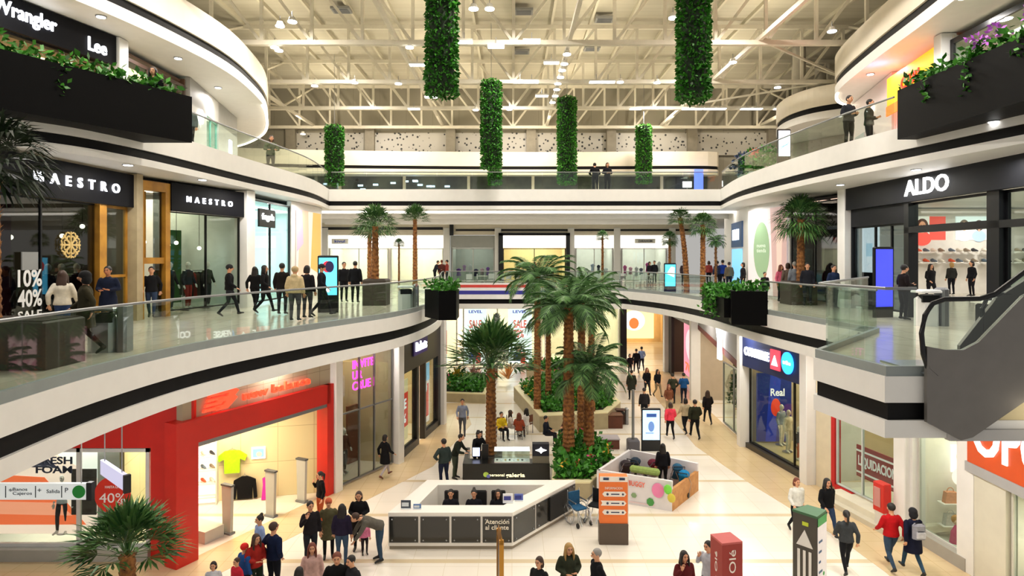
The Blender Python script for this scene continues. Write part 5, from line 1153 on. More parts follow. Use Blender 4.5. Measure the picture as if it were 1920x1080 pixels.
# goods inside the kiosk
rnd = random.Random(21)
goods = [(4.6, 23.6, '2c3a4a', 'dark blue folded pushchair by the rear wall of the white kiosk'), (5.1, 23.4, '6a2a3a', 'maroon pushchair in the middle of the rear row in the kiosk'), (4.1, 23.3, '3a3236', 'black pushchair nearest the digital totem inside the kiosk'), (5.9, 22.9, '2a5a7a', 'blue hooded pushchair by the wooden side of the kiosk'), (6.0, 22.2, '1a7ab0', 'bright blue pushchair at the wooden corner of the kiosk')]
def pushchair(loc, c, label, rz, s=1.0):
    r = T('pushchair', label, 'pushchair', loc, rz); m = F(c)
    O('seat', MB().mat(m).loft([(0, 0.2, 0.35), (0, 0.0, 0.4), (0, -0.16, 0.62), (0, -0.25, 0.85)], [(0.2, 0.05), (0.22, 0.08), (0.2, 0.05), (0.16, 0.03)], 8), r)
    O('hood', MB().mat(m).ball((0, -0.12, 0.85), (0.23, 0.26, 0.18), 10, 6), r)
    for sx in (-0.24, 0.24):
        O('frame', MB().mat(GREYM).beam((sx, 0.35, 0.12), (sx, -0.45, 1.0), 0.025).beam((sx, -0.3, 0.1), (sx, 0.1, 0.55), 0.025), r)
        for y in (0.35, -0.3): O('wheel', MB().mat(BLKM).disc(0, 0, 0.1, 0.1, -0.02, 0.02, 12), r, loc=(sx, y, 0.1), rz=PI/2)
    O('handle', MB().mat(BLKM).beam((-0.24, -0.45, 1.0), (0.24, -0.45, 1.0), 0.03), r)
    r.scale = (s,)*3; return r
for i, (x, y, c, l) in enumerate(goods): pushchair((x, y, 0.03), c, l, rnd.uniform(-1, 1), 0.85)
for i in range(9):
    x, y = 4.0+rnd.random()*1.6, 22.4+rnd.random()*0.9
    mb = MB().mat(K(['e8e0d0', 'c84a3a', '3a8a5a', 'e0b83a', '8a6ac0', 'd8d8e8'][i % 6])).rbox(-0.14, 0.14, -0.1, 0.1, 0, 0.26, 0.03)
    o = O('toy_box', mb, label='small coloured box of baby goods standing in the white kiosk', cat='box', group='boxes of goods in the kiosk'); o.location = (x, y, 0.03); o.rotation_euler = (0, 0, rnd.random())
sf = T('green_bolster', 'long pale green and brown bolster lying on the kiosk front wall', 'cushion', (4.45, 21.45, 0.98), kf.a); O('roll', MB().mat(F('8aa05a')).loft([(-0.5, 0, 0.12), (-0.45, 0, 0.13), (0.45, 0, 0.13), (0.5, 0, 0.12)], [0.06, 0.12, 0.12, 0.06], 10, (0, 1, 0)), sf)
toy = T('green_toy', 'green and yellow round toy hanging on the kiosk front corner', 'toy', (5.05, 20.72, 0.75), kf.a); O('body', MB().mat(K('7ad84a')).ball((0, -0.03, 0), (0.13, 0.05, 0.16)), toy); O('face', MB().mat(K('d8c84a')).ball((0.12, -0.05, -0.25), (0.13, 0.05, 0.15)), toy)
# wheelchairs beside the orange totem
for i, (x, y, l) in enumerate(((2.05, 19.9, 'folded blue wheelchair parked nearest the service desk end'), (2.65, 20.1, 'dark wheelchair parked behind the orange totem'))):
    r = T('wheelchair', l, 'wheelchair', (x, y, 0), 0.5-i)
    O('seat', MB().mat(F('2a5a80' if i == 0 else '1c2024')).box(-0.2, 0.2, -0.2, 0.22, 0.46, 0.5), r); O('backrest', MB().mat(F('2a5a80' if i == 0 else '1c2024')).box(-0.2, 0.2, 0.2, 0.24, 0.5, 0.92), r)
    for sx in (-0.27, 0.27):
        mb = MB().mat(STEEL); n = 20
        mb.tube([(sx, 0.1+0.29*math.cos(2*PI*k/n), 0.3+0.29*math.sin(2*PI*k/n)) for k in range(n+1)], 0.015, 6)
        for k in range(6): mb.beam((sx, 0.1, 0.3), (sx, 0.1+0.28*math.cos(k*PI/3), 0.3+0.28*math.sin(k*PI/3)), 0.008)
        O('wheel', mb, r); O('caster', MB().mat(BLKM).disc(0, 0, 0.08, 0.08, -0.015, 0.015, 10), r, loc=(sx*0.9, -0.35, 0.08), rz=PI/2)
        O('frame', MB().mat(STEEL).beam((sx*0.8, 0.22, 0.3), (sx*0.8, 0.26, 0.98), 0.022).beam((sx*0.8, -0.35, 0.1), (sx*0.8, -0.3, 0.5), 0.022).beam((sx*0.8, -0.3, 0.5), (sx*0.8, 0.22, 0.48), 0.022).beam((sx*0.8, -0.3, 0.5), (sx*0.7, -0.5, 0.1), 0.02).beam((sx*0.8, -0.2, 0.7), (sx*0.8, 0.24, 0.7), 0.03), r)
# totems
def totem(label, loc, w, h, rz, glow, foot=0.35, extra=None, th=0.12):
    r = T('digital_totem', label, 'digital totem', loc, rz)
    O('housing', MB().mat(BLKM).rbox(-w/2, w/2, 0, th, 0, h, 0.03), r)
    sc_ = O('screen', MB().mat(E(*glow)).box(-w/2+0.05, w/2-0.05, -0.01, 0.0, foot, h-0.08), r)
    if extra: e = MB(); extra(e); O('screen_picture', e, sc_)
    return r
def ex1(e): e.mat(E('2a4a8a', 0.8)).box(-0.2, 0.22, -0.016, -0.01, 1.45, 1.6).mat(E('5a7ab0', 1)).disc(0, 1.05, 0.13, 0.22, -0.016, -0.01).mat(E('ffffff', 1.6)).disc(0.17, 0.62, 0.07, 0.07, -0.02, -0.01).mat(E('7a98c8', 1)).box(-0.24, 0.1, -0.016, -0.01, 0.75, 0.8)
totem('black digital totem with a pale blue screen behind the pushchair kiosk', (G(1221, 846)[0], G(1221, 846)[1], 0), 0.82, 1.82, 0, ('a8c8f0', 1.4), 0.48, ex1)
def ex2(e): e.mat(E('c82a3a', 1.2)).disc(-0.02, 1.62, 0.17, 0.2, -0.016, -0.01).mat(E('2a2448', 0.6)).disc(0.06, 1.62, 0.15, 0.2, -0.02, -0.012).mat(E('e8f8ff', 2)).box(-0.12, 0.05, -0.02, -0.012, 0.72, 0.86)
totem('black totem with glowing cyan screen beside the small west crowd', (-6.5, 22.6, Z1), 0.72, 2.02, 0.1, ('58c8f8', 1.8), 0.62, ex2)
totem('small totem with glowing cyan screen on the far walkway', (8.9, 36.0, Z1), 0.68, 1.6, 0, ('48c8f0', 2.0), 0.3, lambda e: e.mat(E('e8fff0', 2)).vprism([(-0.2, 1.0), (0.22, 0.8), (0.25, 1.35), (0.05, 1.4)], -0.016, -0.01))
totem('wide totem with deep blue screen before the shoe shop light box', (12.1, 20.8, Z1), 0.76, 2.3, 0.25, ('3a42e0', 1.3), 0.35)
totem('bright white totem on the upper east walkway behind the railing', (12.0, 28.2, Z2), 0.6, 2.1, 0, ('e8f4ff', 2.4), 0.9, lambda e: e.mat(E('8ab8d8', 1)).beam((-0.2, -0.015, 1.2), (0.2, -0.015, 1.5), 0.01, 0.03).beam((-0.2, -0.015, 1.3), (0.2, -0.015, 1.42), 0.01, 0.03))
# orange directory
r = T('orange_directory', 'orange and white information totem on a brown base', 'information totem', (2.93, 18.5, 0), -0.03)
O('base', MB().mat(K('5a4c40')).rbox(-0.42, 0.42, -0.12, 0.22, 0, 0.6, 0.02), r); O('body', MB().mat(K('f07a34')).box(-0.4, 0.4, -0.08, 0.2, 0.6, 1.95), r); O('side_strip', MB().mat(K('d8c4b4')).box(0.4, 0.42, -0.08, 0.2, 0.6, 1.95), r)
mb = MB().mat(K('f6efe6'))
for k, z in enumerate((0.86, 1.12, 1.38)): mb.vprism([(-0.27+(-0.1 if k == 1 else 0), z), (0.3, z), (0.36, z+0.07), (0.3, z+0.14), (-0.27+(-0.1 if k == 1 else 0), z+0.14), (-0.33, z+0.07)], -0.1, -0.08)
mb.text('INFORMACION', 0.07, 0, -0.085, 1.62, 0.01, 0.5).box(-0.4, 0.4, -0.085, -0.075, 1.8, 1.95); O('lettering', mb, r)
mb = MB().mat(K('2c3a5a'))
for k, z in enumerate((0.93, 1.19, 1.45)): mb.disc(-0.18, z, 0.035, 0.035, -0.11, -0.1, 10).disc(0.26, z, 0.03, 0.03, -0.11, -0.1, 10).box(-0.08, 0.16, -0.105, -0.1, z-0.015, z+0.015)
mb.box(-0.3, -0.14, -0.095, -0.085, 1.85, 1.92).box(0.16, 0.32, -0.095, -0.085, 1.85, 1.92); O('print', mb, r)
# red pillar stand and gold sign, bottom of the view
r = T('red_pillar', 'square red pillar stand with white lettering running up its faces', 'pillar stand', (4.52, 13.5, 0), 0.22); r.scale = (0.78, 0.78, 1.0)
RP = pmat('brick_red', '9a2822', 0.45); O('body', MB().mat(RP).box(-0.3, 0.3, -0.3, 0.3, 0, 2.32).mat(pmat('brick_red_top', 'c25a58', 0.5)).box(-0.3, 0.3, -0.3, 0.3, 2.32, 2.36), r)
O('lettering', MB().mat(K('f4ece4')).text('Gonzalez Olé', 0.2, 0.0, -0.3, 1.3, 0.01, 1.8, rot90=True), r)
O('lettering', MB().mat(K('f4ece4')).text('Gonzalez Olé', 0.11, 0.0, 0.0, 1.3, 0.01, 1.6, rot90=True), r, loc=(-0.3, 0, 0), rz=-PI/2)
r = T('gold_sign_stand', 'narrow gold and brown sign stand seen edge on before the service desk', 'sign stand', (-0.27, 14.5, 0), 0.12)
O('panel', MB().mat(pmat('brown_panel', '4a2c1c', 0.4)).box(-0.03, 0.03, -0.28, 0.28, 0, 1.9), r); O('frame', MB().mat(pmat('gold_frame', 'b8863a', 0.3, metal=0.8)).box(-0.05, 0.05, -0.33, -0.28, 0, 2.0).box(-0.05, 0.05, 0.28, 0.33, 0, 2.0).vprism([(-0.05, 1.9), (0.05, 1.9), (0.0, 2.1)], -0.33, 0.33), r)
# security gate post with printed faces
r = T('triangular_totem', 'three sided grey and white totem with white triangle logo', 'totem', (7.05, 15.1, 0), 0.0); r.scale = (0.9, 0.9, 0.97)
tri = [(-0.42, 0.12), (-0.02, -0.38), (0.42, 0.05), (0.1, 0.4)]
O('body', MB().mat(pmat('totem_grey', '4a463e', 0.5)).prism(tri, 0, 2.3), r); O('cap', MB().mat(K('3f6a48')).prism([(a*1.03, b*1.03) for a, b in tri], 2.3, 2.36), r)
f2 = FR((-0.02, -0.39), (0.43, 0.04)); mb = MB().mat(K('e6e4ea')).box(0.02, f2.L-0.02, -0.012, 0, 0, 2.1); q = O('print', mb, r, loc=(-0.02, -0.39, 0), rz=f2.a)
mb = MB().mat(K('3a5a80'))
for k in range(6): mb.box(0.08, 0.2+0.05*(k % 3), -0.02, -0.012, 0.5+k*0.24, 0.55+k*0.24)
mb.mat(K('3a9a4a')).disc(0.4, 0.9, 0.05, 0.05, -0.02, -0.012, 8).mat(K('4a9a5a')).box(0.02, f2.L-0.02, -0.014, -0.01, 2.1, 2.3); O('print', mb, r, loc=(-0.02, -0.39, 0), rz=f2.a)
f1 = FR((-0.42, 0.12), (-0.02, -0.38)); mb = MB().mat(K('e8e6e0')).vprism([(0.1, 1.55), (0.54, 1.55), (0.32, 1.95)], -0.015, 0).vprism([(0.13, 0.3), (0.2, 0.3), (0.2, 1.45), (0.13, 1.45)], -0.015, 0).vprism([(0.28, 0.3), (0.35, 0.3), (0.35, 1.45), (0.28, 1.45)], -0.015, 0).vprism([(0.43, 0.3), (0.5, 0.3), (0.5, 1.45), (0.43, 1.45)], -0.015, 0).mat(K('c8d83a')).box(0.26, 0.42, -0.015, 0, 2.05, 2.14)
O('emblem', mb, r, loc=(-0.42, 0.12, 0), rz=f1.a)
# hanging way-finding signs under the west slab
r = T('hanging_sign', 'long white hanging direction sign with wheelchair symbol and green disc', 'hanging sign', (-9.6, 12.0, 4.03), 0)
O('board', MB().mat(E('e6ecec', 0.35)).box(-0.7, 1.68, 0, 0.08, -0.3, 0).mat(K('101012')).box(1.62, 1.72, -0.01, 0.09, -0.32, 0.02), r)
O('symbol', MB().mat(K('1f9a3a')).disc(1.48, -0.15, 0.12, 0.12, -0.01, 0), r)
mb = MB().mat(K('3a3e44')).text('Banos\nCajeros', 0.06, 0.42, 0, -0.15, 0.006, 0.36).text('Salida', 0.07, 1.0, 0, -0.14, 0.006, 0.25).text('*', 0.09, 0.2, 0, -0.12, 0.006, 0.07).text('+', 0.09, 0.74, 0, -0.12, 0.006, 0.07).text('P', 0.09, 1.25, 0, -0.12, 0.006, 0.06)
mb.box(0.1, 0.115, -0.006, 0, -0.26, -0.04).box(0.66, 0.675, -0.006, 0, -0.26, -0.04).box(1.15, 1.165, -0.006, 0, -0.26, -0.04).disc(-0.12, -0.2, 0.06, 0.06, -0.006, 0, 14).box(-0.14, -0.11, -0.006, 0, -0.18, -0.06)
O('lettering', mb, r)
for x in (-0.3, 1.5): O('cable', MB().mat(STEEL).cyl(x, 0.04, 0, 1.17, 0.012, 6), r)
fr_ = FR((-8.62, 13.4), (-7.5, 12.4)); r = T('hanging_sign', 'pale violet hanging sign board seen at a slant beside the long white one', 'hanging sign', (-8.62, 13.4, 4.03), fr_.a)
O('board', MB().mat(E('dcdcff', 0.5)).box(0, fr_.L, 0, 0.08, -0.3, 0).mat(K('101012')).box(fr_.L-0.05, fr_.L+0.03, -0.02, 0.1, -0.33, 0.02), r)
for x in (0.15, fr_.L-0.3): O('cable', MB().mat(STEEL).cyl(x, 0.04, 0, 1.17, 0.012, 6), r)
# bins
def bin_(label, loc, rz=0, s=1.0, c=STEEL):
    r = T('waste_bin', label, 'bin', loc, rz); O('body', MB().mat(c).rbox(-0.36, 0.2, -0.2, 0.2, 0, 0.82, 0.12), r); O('lid', MB().mat(BLKM).box(-0.3, 0.14, -0.205, 0.1, 0.62, 0.8), r); O('top', MB().mat(c).rbox(-0.38, 0.22, -0.22, 0.22, 0.86, 0.94, 0.1), r); O('side_post', MB().mat(GREYM).rbox(0.22, 0.42, -0.2, 0.2, 0, 1.0, 0.05), r); r.scale = (s,)*3; return r
bin_('silver waste bin behind the glass beside the olive coated woman', (-8.45, 13.4, Z1), 0.15)
bin_('pale grey waste bin behind the glass near the black planter tip', (-3.9, 23.9, Z1), 0.3, 0.95, K('d5dcdc'))
bin_('white rounded waste bin on the landing behind the escalator newel', (12.0, 18.4, Z1), 0, 1.1, K('e8eaea'))
bin_('dark square bin beside the large planted bed', (G(1165, 795)[0], G(1165, 795)[1], 0), 0, 0.8, K('4a2a1e'))
# display counter next to the escalator
r = T('display_counter', 'black edged display counter with clutter on top, beyond the escalator', 'counter', (11.4, 15.0, Z1)); O('body', MB().mat(BLKM).rbox(0, 2.2, 0, 0.8, 0, 0.85, 0.05), r); O('top', MB().mat(WT).box(-0.05, 2.25, -0.05, 0.85, 0.85, 0.9), r)
for i in range(8):
    o = O('small_box', MB().mat(K(['e8e8e8', '2a2a30', '8ab0c8', 'c8b890'][i % 4])).box(-0.08, 0.08, -0.06, 0.06, 0, 0.1+0.1*(i % 3)), label='small packaged item on the black edged counter', cat='box', group='items on the escalator side counter'); o.location = (11.6+i*0.25, 15.3+0.12*(i % 2), Z1+0.9)
# wooden stools and cabinet near the large bed
for i, (px, py, l) in enumerate(((1150, 800, 'dark brown box seat beside the large planted bed'), (1142, 838, 'low brown box table with grey top near the palm trunks'))):
    x, y, z = G(px, py); r = T('box_seat', l, 'seat', (x, y, 0)); O('body', MB().mat(pmat('dark_wood', '5a2c18', 0.5, var=0.2)).rbox(-0.4, 0.4, -0.35, 0.35, 0, 0.6-0.2*i, 0.03), r); O('top', MB().mat(K(['6a4630', 'a8a0a4'][i])).box(-0.42, 0.42, -0.37, 0.37, 0.6-0.2*i, 0.64-0.2*i), r)
# grey pole lamp with speaker box
r = T('pole_stand', 'thin grey pole with a dark head box standing by the digital totem', 'pole', (G(1187, 845)[0], G(1187, 845)[1], 0)); O('pole', MB().mat(GREYM).cyl(0, 0, 0, 2.6, 0.06, 10), r); O('base', MB().mat(K('5a5860')).rbox(-0.25, 0.25, -0.25, 0.25, 0, 0.5, 0.05), r)
# ---- cafe chairs and tables
def cafe_chair(label, loc, rz, group=None, c='c8ccca'):
    r = T('cafe_chair', label, 'chair', loc, rz, group); m = K(c)
    O('seat', MB().mat(m).rbox(-0.21, 0.21, -0.21, 0.21, 0.43, 0.47, 0.03), r); O('backrest', MB().mat(m).rbox(-0.2, 0.2, 0.18, 0.22, 0.55, 0.88, 0.03), r)
    for sx in (-0.18, 0.18):
        for sy in (-0.18, 0.2): O('leg', MB().mat(GREYM).beam((sx, sy, 0), (sx, sy, 0.44 if sy < 0 else 0.86), 0.025), r)
    return r
ch0 = cafe_chair('pale cafe chair behind the far middle railing', (-2.6, 39.5, Z1), 0.3, 'pale cafe chairs behind the far railing')
for i in range(1, 17):
    x = -2.6+i*0.62 if i < 9 else 6.0+(i-9)*0.55
    dup(ch0, (x, 39.2+0.9*(i % 3), Z1), i*1.7)
tb0 = T('cafe_table', 'small round cafe table behind the far middle railing', 'table', (-1.9, 40.3, Z1), 0, 'round cafe tables behind the far railing')
O('tabletop', MB().mat(K('b8b8b0')).cyl(0, 0, 0.72, 0.75, 0.35, 18), tb0); O('post', MB().mat(GREYM).cyl(0, 0, 0.02, 0.72, 0.03, 8), tb0); O('base', MB().mat(GREYM).cyl(0, 0, 0, 0.03, 0.22, 14), tb0)
for x, y in ((0.2, 40.4), (1.9, 40.2), (3.6, 40.5), (7.0, 40.9), (8.6, 40.8)): dup(tb0, (x, y, Z1))
for i, (px, py, rz) in enumerate(((942, 820, 0.5), (958, 815, 1.6), (975, 822, 2.8), (988, 812, 4))):
    x, y, z = G(px, py); cafe_chair(['brown chair nearest the kiosk palm trunk at the bed wall', 'brown chair of the seated woman in white by the bed wall', 'brown chair with rust coat by the bed wall', 'brown chair closest to the bed corner'][i], (x, y, 0), rz, None, '6a3a20')
# ================================================================== CEILING LIGHTS
lamp0 = None
LL = [(768, 90), (870, 80), (997, 80), (1034, 119), (1063, 103), (1058, 121), (1054, 133), (1051, 146), (1046, 158), (1044, 169), (1041, 181), (1036, 193), (975, 155), (997, 155), (1118, 155), (1140, 155), (782, 123), (808, 183), (1016, 181), (515, 90), (665, 156), (747, 158), (1163, 155), (1232, 156), (590, 162), (523, 96), (776, 205), (892, 207), (955, 206), (1192, 205), (1374, 118), (1458, 165), (1560, 60), (888, 18), (918, 18), (1262, 35), (1290, 205), (1307, 205), (1331, 205), (1350, 205), (1400, 205), (1418, 205), (1462, 205), (525, 50), (548, 42), (568, 252)]
for (px, py) in LL:
    zt = 17.15; Y = (zt-CZ)*FP/(480-py)
    if Y > 45: zt = CZ+(480-py)*44.6/FP; Y = 44.6
    wide = (px in (870, 997, 1034, 975, 1118, 1140, 782, 808, 1016)) or py == 205
    x = (px-960)*Y/FP
    if lamp0 is None:
        lamp0 = T('ceiling_light', 'small white lamp hung under the cream roof trusses', 'ceiling light', (x, Y, zt), 0, 'white lamps under the roof trusses')
        O('housing', MB().mat(K('d8d4c8')).cyl(0, 0, 0.04, 0.2, 0.16, 14, 0.1), lamp0); O('diffuser', MB().mat(E('ffffff', 9)).cyl(0, 0, 0, 0.04, 0.17, 14), lamp0); O('stem', MB().mat(GREYM).cyl(0, 0, 0.2, 0.42, 0.015, 6), lamp0)
        lampw = T('ceiling_light', 'wide white panel lamp hung under the cream roof trusses', 'ceiling light', (0, 27.2, 17.2), 0, 'wide panel lamps under the roof trusses')
        O('housing', MB().mat(K('d8d4c8')).box(-0.36, 0.36, -0.16, 0.16, 0.04, 0.12), lampw); O('diffuser', MB().mat(E('ffffff', 7)).box(-0.34, 0.34, -0.15, 0.15, 0, 0.04), lampw); O('stem', MB().mat(GREYM).cyl(0, 0, 0.12, 0.42, 0.015, 6), lampw)
        lampw.location = ((930-960)*27.0/FP, 27.0, 17.1)
        continue
    dup(lampw if wide else lamp0, (x, Y, zt))
# spot lamps under the middle and upper soffits
sp0 = T('recessed_spot', 'round recessed spot glowing in the upper east soffit', 'ceiling light', (12.4, 17.6, 15.38), 0, 'recessed spots in the soffits')
O('diffuser', MB().mat(E('ffffff', 8)).cyl(0, 0, 0, 0.03, 0.12, 16), sp0); O('ring', MB().mat(GREYM).cyl(0, 0, 0.01, 0.04, 0.15, 16), sp0)
for (x, y, z) in ((14.0, 25.0, 15.38), (-12.2, 19, 15.38), (-12, 23, 15.38), (-12.4, 27, 15.38), (-10.8, 18, 10.84), (-10.4, 21.5, 10.84), (12, 19, 10.84), (11.8, 23, 10.84), (11.45, 15.2, 11.47)): dup(sp0, (x, y, z))
# vents in the deck
for i, (px, py) in enumerate(((1133, 33), (982, 18), (1110, 88), (978, 94), (640, 15))):
    Y = 12.0*FP/(480-py); r = T('ceiling_vent', ['square grey vent in the deck, largest of them, beside the light row', 'grey vent in the deck between the two front green columns', 'small grey vent above the row of lamps', 'small grey vent behind the first lamp pair', 'grey vent at the west part of the deck'][i], 'vent', ((px-960)*Y/FP, Y, CZ+11.85)); O('frame', MB().mat(K('8a8a88')).box(-0.45, 0.45, -0.35, 0.35, 0, 0.12), r); O('grille', MB().mat(K('5a5c60')).box(-0.36, 0.36, -0.27, 0.27, -0.02, 0), r)

# ================================================================== PEOPLE
def remeshed(mb, voxel=0.02, it=4):
    me = mb.mesh('tmp'); ob = bpy.data.objects.new('tmp', me); COL.objects.link(ob)
    m = ob.modifiers.new('r', 'REMESH'); m.mode = 'VOXEL'; m.voxel_size = voxel; m.use_smooth_shade = True
    s = ob.modifiers.new('s', 'SMOOTH'); s.factor = 0.5; s.iterations = it
    dg = bpy.context.evaluated_depsgraph_get(); dg.update(); r = bpy.data.meshes.new_from_object(ob.evaluated_get(dg))
    COL.objects.unlink(ob); bpy.data.objects.remove(ob); bpy.data.meshes.remove(me); return r
SKIN = [pmat('skin_a', 'd9a07c', 0.55, var=0.05), pmat('skin_b', 'b97a56', 0.55, var=0.05), pmat('skin_c', 'e6b898', 0.55, var=0.05)]
EYE = pmat('eye_dark', '1c1210', 0.4); LIP = pmat('lip', '9a4a40', 0.5)
V = Vector
def rotx(p, a, o): q = V(p)-V(o); c, s = math.cos(a), math.sin(a); return V(o)+V((q.x, q.y*c-q.z*s, q.y*s+q.z*c))
def pose(kind):
    """joint positions of a 1.75 m figure looking towards -y"""
    J = dict(pel=V((0, 0, 0.95)), wai=V((0, 0.0, 1.1)), che=V((0, 0.0, 1.3)), nek=V((0, 0.01, 1.46)), hed=V((0, -0.015, 1.625)))
    for s_, n in ((1, 'L'), (-1, 'R')):
        J['hip'+n] = V((0.09*s_, 0, 0.92)); J['kne'+n] = V((0.10*s_, -0.02, 0.50)); J['ank'+n] = V((0.10*s_, 0.02, 0.09)); J['toe'+n] = V((0.12*s_, -0.15, 0.03))
        J['sho'+n] = V((0.163*s_, 0.0, 1.385)); J['elb'+n] = V((0.228*s_, 0.03, 1.11)); J['wri'+n] = V((0.235*s_, -0.05, 0.88)); J['han'+n] = V((0.23*s_, -0.09, 0.78))
    def arm(n, e, w, h): J['elb'+n] = V(e); J['wri'+n] = V(w); J['han'+n] = V(h)
    if kind == 'walk':
        J['kneL'] = V((0.09, -0.17, 0.53)); J['ankL'] = V((0.09, -0.27, 0.13)); J['toeL'] = V((0.10, -0.43, 0.12)); J['kneR'] = V((-0.09, 0.02, 0.50)); J['ankR'] = V((-0.09, 0.30, 0.16)); J['toeR'] = V((-0.10, 0.17, 0.03))
        arm('L', (0.25, 0.12, 1.14), (0.24, 0.10, 0.90), (0.23, 0.07, 0.81)); arm('R', (-0.25, -0.04, 1.13), (-0.22, -0.24, 0.97), (-0.21, -0.32, 0.92))
    elif kind == 'hold':
        arm('L', (0.25, 0.02, 1.14), (0.10, -0.22, 1.12), (0.03, -0.29, 1.14)); arm('R', (-0.25, 0.02, 1.14), (-0.10, -0.22, 1.10), (-0.04, -0.29, 1.12)); J['hed'] = V((0, -0.045, 1.615))
    elif kind == 'phone':
        arm('R', (-0.26, -0.06, 1.16), (-0.15, -0.19, 1.38), (-0.10, -0.17, 1.48)); J['hed'] = V((-0.01, -0.03, 1.62))
    elif kind == 'hip':
        arm('L', (0.38, 0.10, 1.20), (0.22, -0.02, 1.03), (0.14, -0.06, 1.02)); J['kneR'] = V((-0.13, -0.06, 0.5)); J['ankR'] = V((-0.15, 0.0, 0.09)); J['toeR'] = V((-0.19, -0.16, 0.03))
    elif kind == 'pockets':
        arm('L', (0.29, 0.09, 1.14), (0.21, -0.03, 0.96), (0.17, -0.08, 0.90)); arm('R', (-0.29, 0.09, 1.14), (-0.21, -0.03, 0.96), (-0.17, -0.08, 0.90))
    elif kind in ('sit', 'desk'):
        d = 0.44
        for k in ('pel', 'wai', 'che', 'nek', 'hed', 'shoL', 'shoR', 'hipL', 'hipR', 'elbL', 'elbR', 'wriL', 'wriR', 'hanL', 'hanR'): J[k] = J[k]-V((0, 0, d))
        for s_, n in ((1, 'L'), (-1, 'R')):
            J['kne'+n] = V((0.12*s_, -0.42, 0.5)); J['ank'+n] = V((0.12*s_, -0.42, 0.09)); J['toe'+n] = V((0.13*s_, -0.58, 0.03))
            arm(n, (0.24*s_, -0.03, 0.70), (0.12*s_, -0.26, 0.66), (0.08*s_, -0.34, 0.64))
    elif kind == 'bend':
        o = V((0, 0, 0.95))
        for k in ('wai', 'che', 'nek', 'hed', 'shoL', 'shoR'): J[k] = rotx(J[k], math.radians(62), o)
        for s_, n in ((1, 'L'), (-1, 'R')): arm(n, (0.22*s_, -0.50, 0.92), (0.15*s_, -0.62, 0.72), (0.12*s_, -0.66, 0.64))
    elif kind == 'lean':
        o = V((0, 0, 0.95))
        for k in ('wai', 'che', 'nek', 'hed', 'shoL', 'shoR'): J[k] = rotx(J[k], math.radians(20), o)
        for s_, n in ((1, 'L'), (-1, 'R')): arm(n, (0.27*s_, -0.24, 1.10), (0.16*s_, -0.42, 1.05), (0.12*s_, -0.49, 1.05))
    elif kind == 'mannequin':
        arm('L', (0.30, 0.03, 1.14), (0.33, -0.06, 0.92), (0.33, -0.09, 0.83)); J['kneR'] = V((-0.12, -0.08, 0.5)); J['ankR'] = V((-0.13, -0.06, 0.09)); J['toeR'] = V((-0.17, -0.22, 0.03))
    return J
def limb(mb, a, b, c, r0, r1, r2, r3): mb.loft([a, a.lerp(b, 0.35), a.lerp(b, 0.75), b, b.lerp(c, 0.3), b.lerp(c, 0.7), c], [r0, r0*1.02, (r0+r1)/2, r1, r2, (r2+r3)/2, r3], 10)
def hand(mb, w, h, s_):
    d = (h-w).normalized(); side = V((1, 0, 0))-d*d.x
    if side.length < 0.2: side = V((0, 0, 1))-d*d.z
    side.normalize(); n = d.cross(side); pal = w+d*0.085
    mb.loft([w-d*0.01, w+d*0.03, pal], [(0.024, 0.018), (0.036, 0.016), (0.038, 0.014)], 8, tuple(side))
    for k, L in enumerate((0.065, 0.078, 0.074, 0.058)):
        o = pal-d*0.006+side*(-0.027+0.018*k); m = o+d*L*0.5+n*0.004*s_; e = m+d*L*0.4+n*0.02*s_; mb.loft([o, m, e], [0.0085, 0.008, 0.006], 6)
    o = w+d*0.03+side*0.03*s_; mb.loft([o, o+side*0.022*s_+d*0.025, o+side*0.03*s_+d*0.055], [0.011, 0.010, 0.007], 6)
def head_parts(mb, J):
    h = J['hed']; nk = J['nek']; ax = (h-nk).normalized()
    mb.ball(h+V((0, 0, 0.004)), (0.08, 0.097, 0.116), 14, 10); mb.ball(h+V((0, -0.03, -0.055)), (0.052, 0.058, 0.055), 10, 7)
    mb.loft([nk-ax*0.05, nk, h-ax*0.05], [0.066, 0.056, 0.055], 10)
def face_parts(mb, J):
    h = J['hed']
    mb.mat(0 and None or mb.mats[0]); mb.ball(h+V((0, -0.103, -0.018)), (0.013, 0.02, 0.024), 8, 5)
    for s_ in (1, -1): mb.ball(h+V((0.082*s_, 0.005, -0.01)), (0.010, 0.022, 0.032), 8, 5)
PC = {}
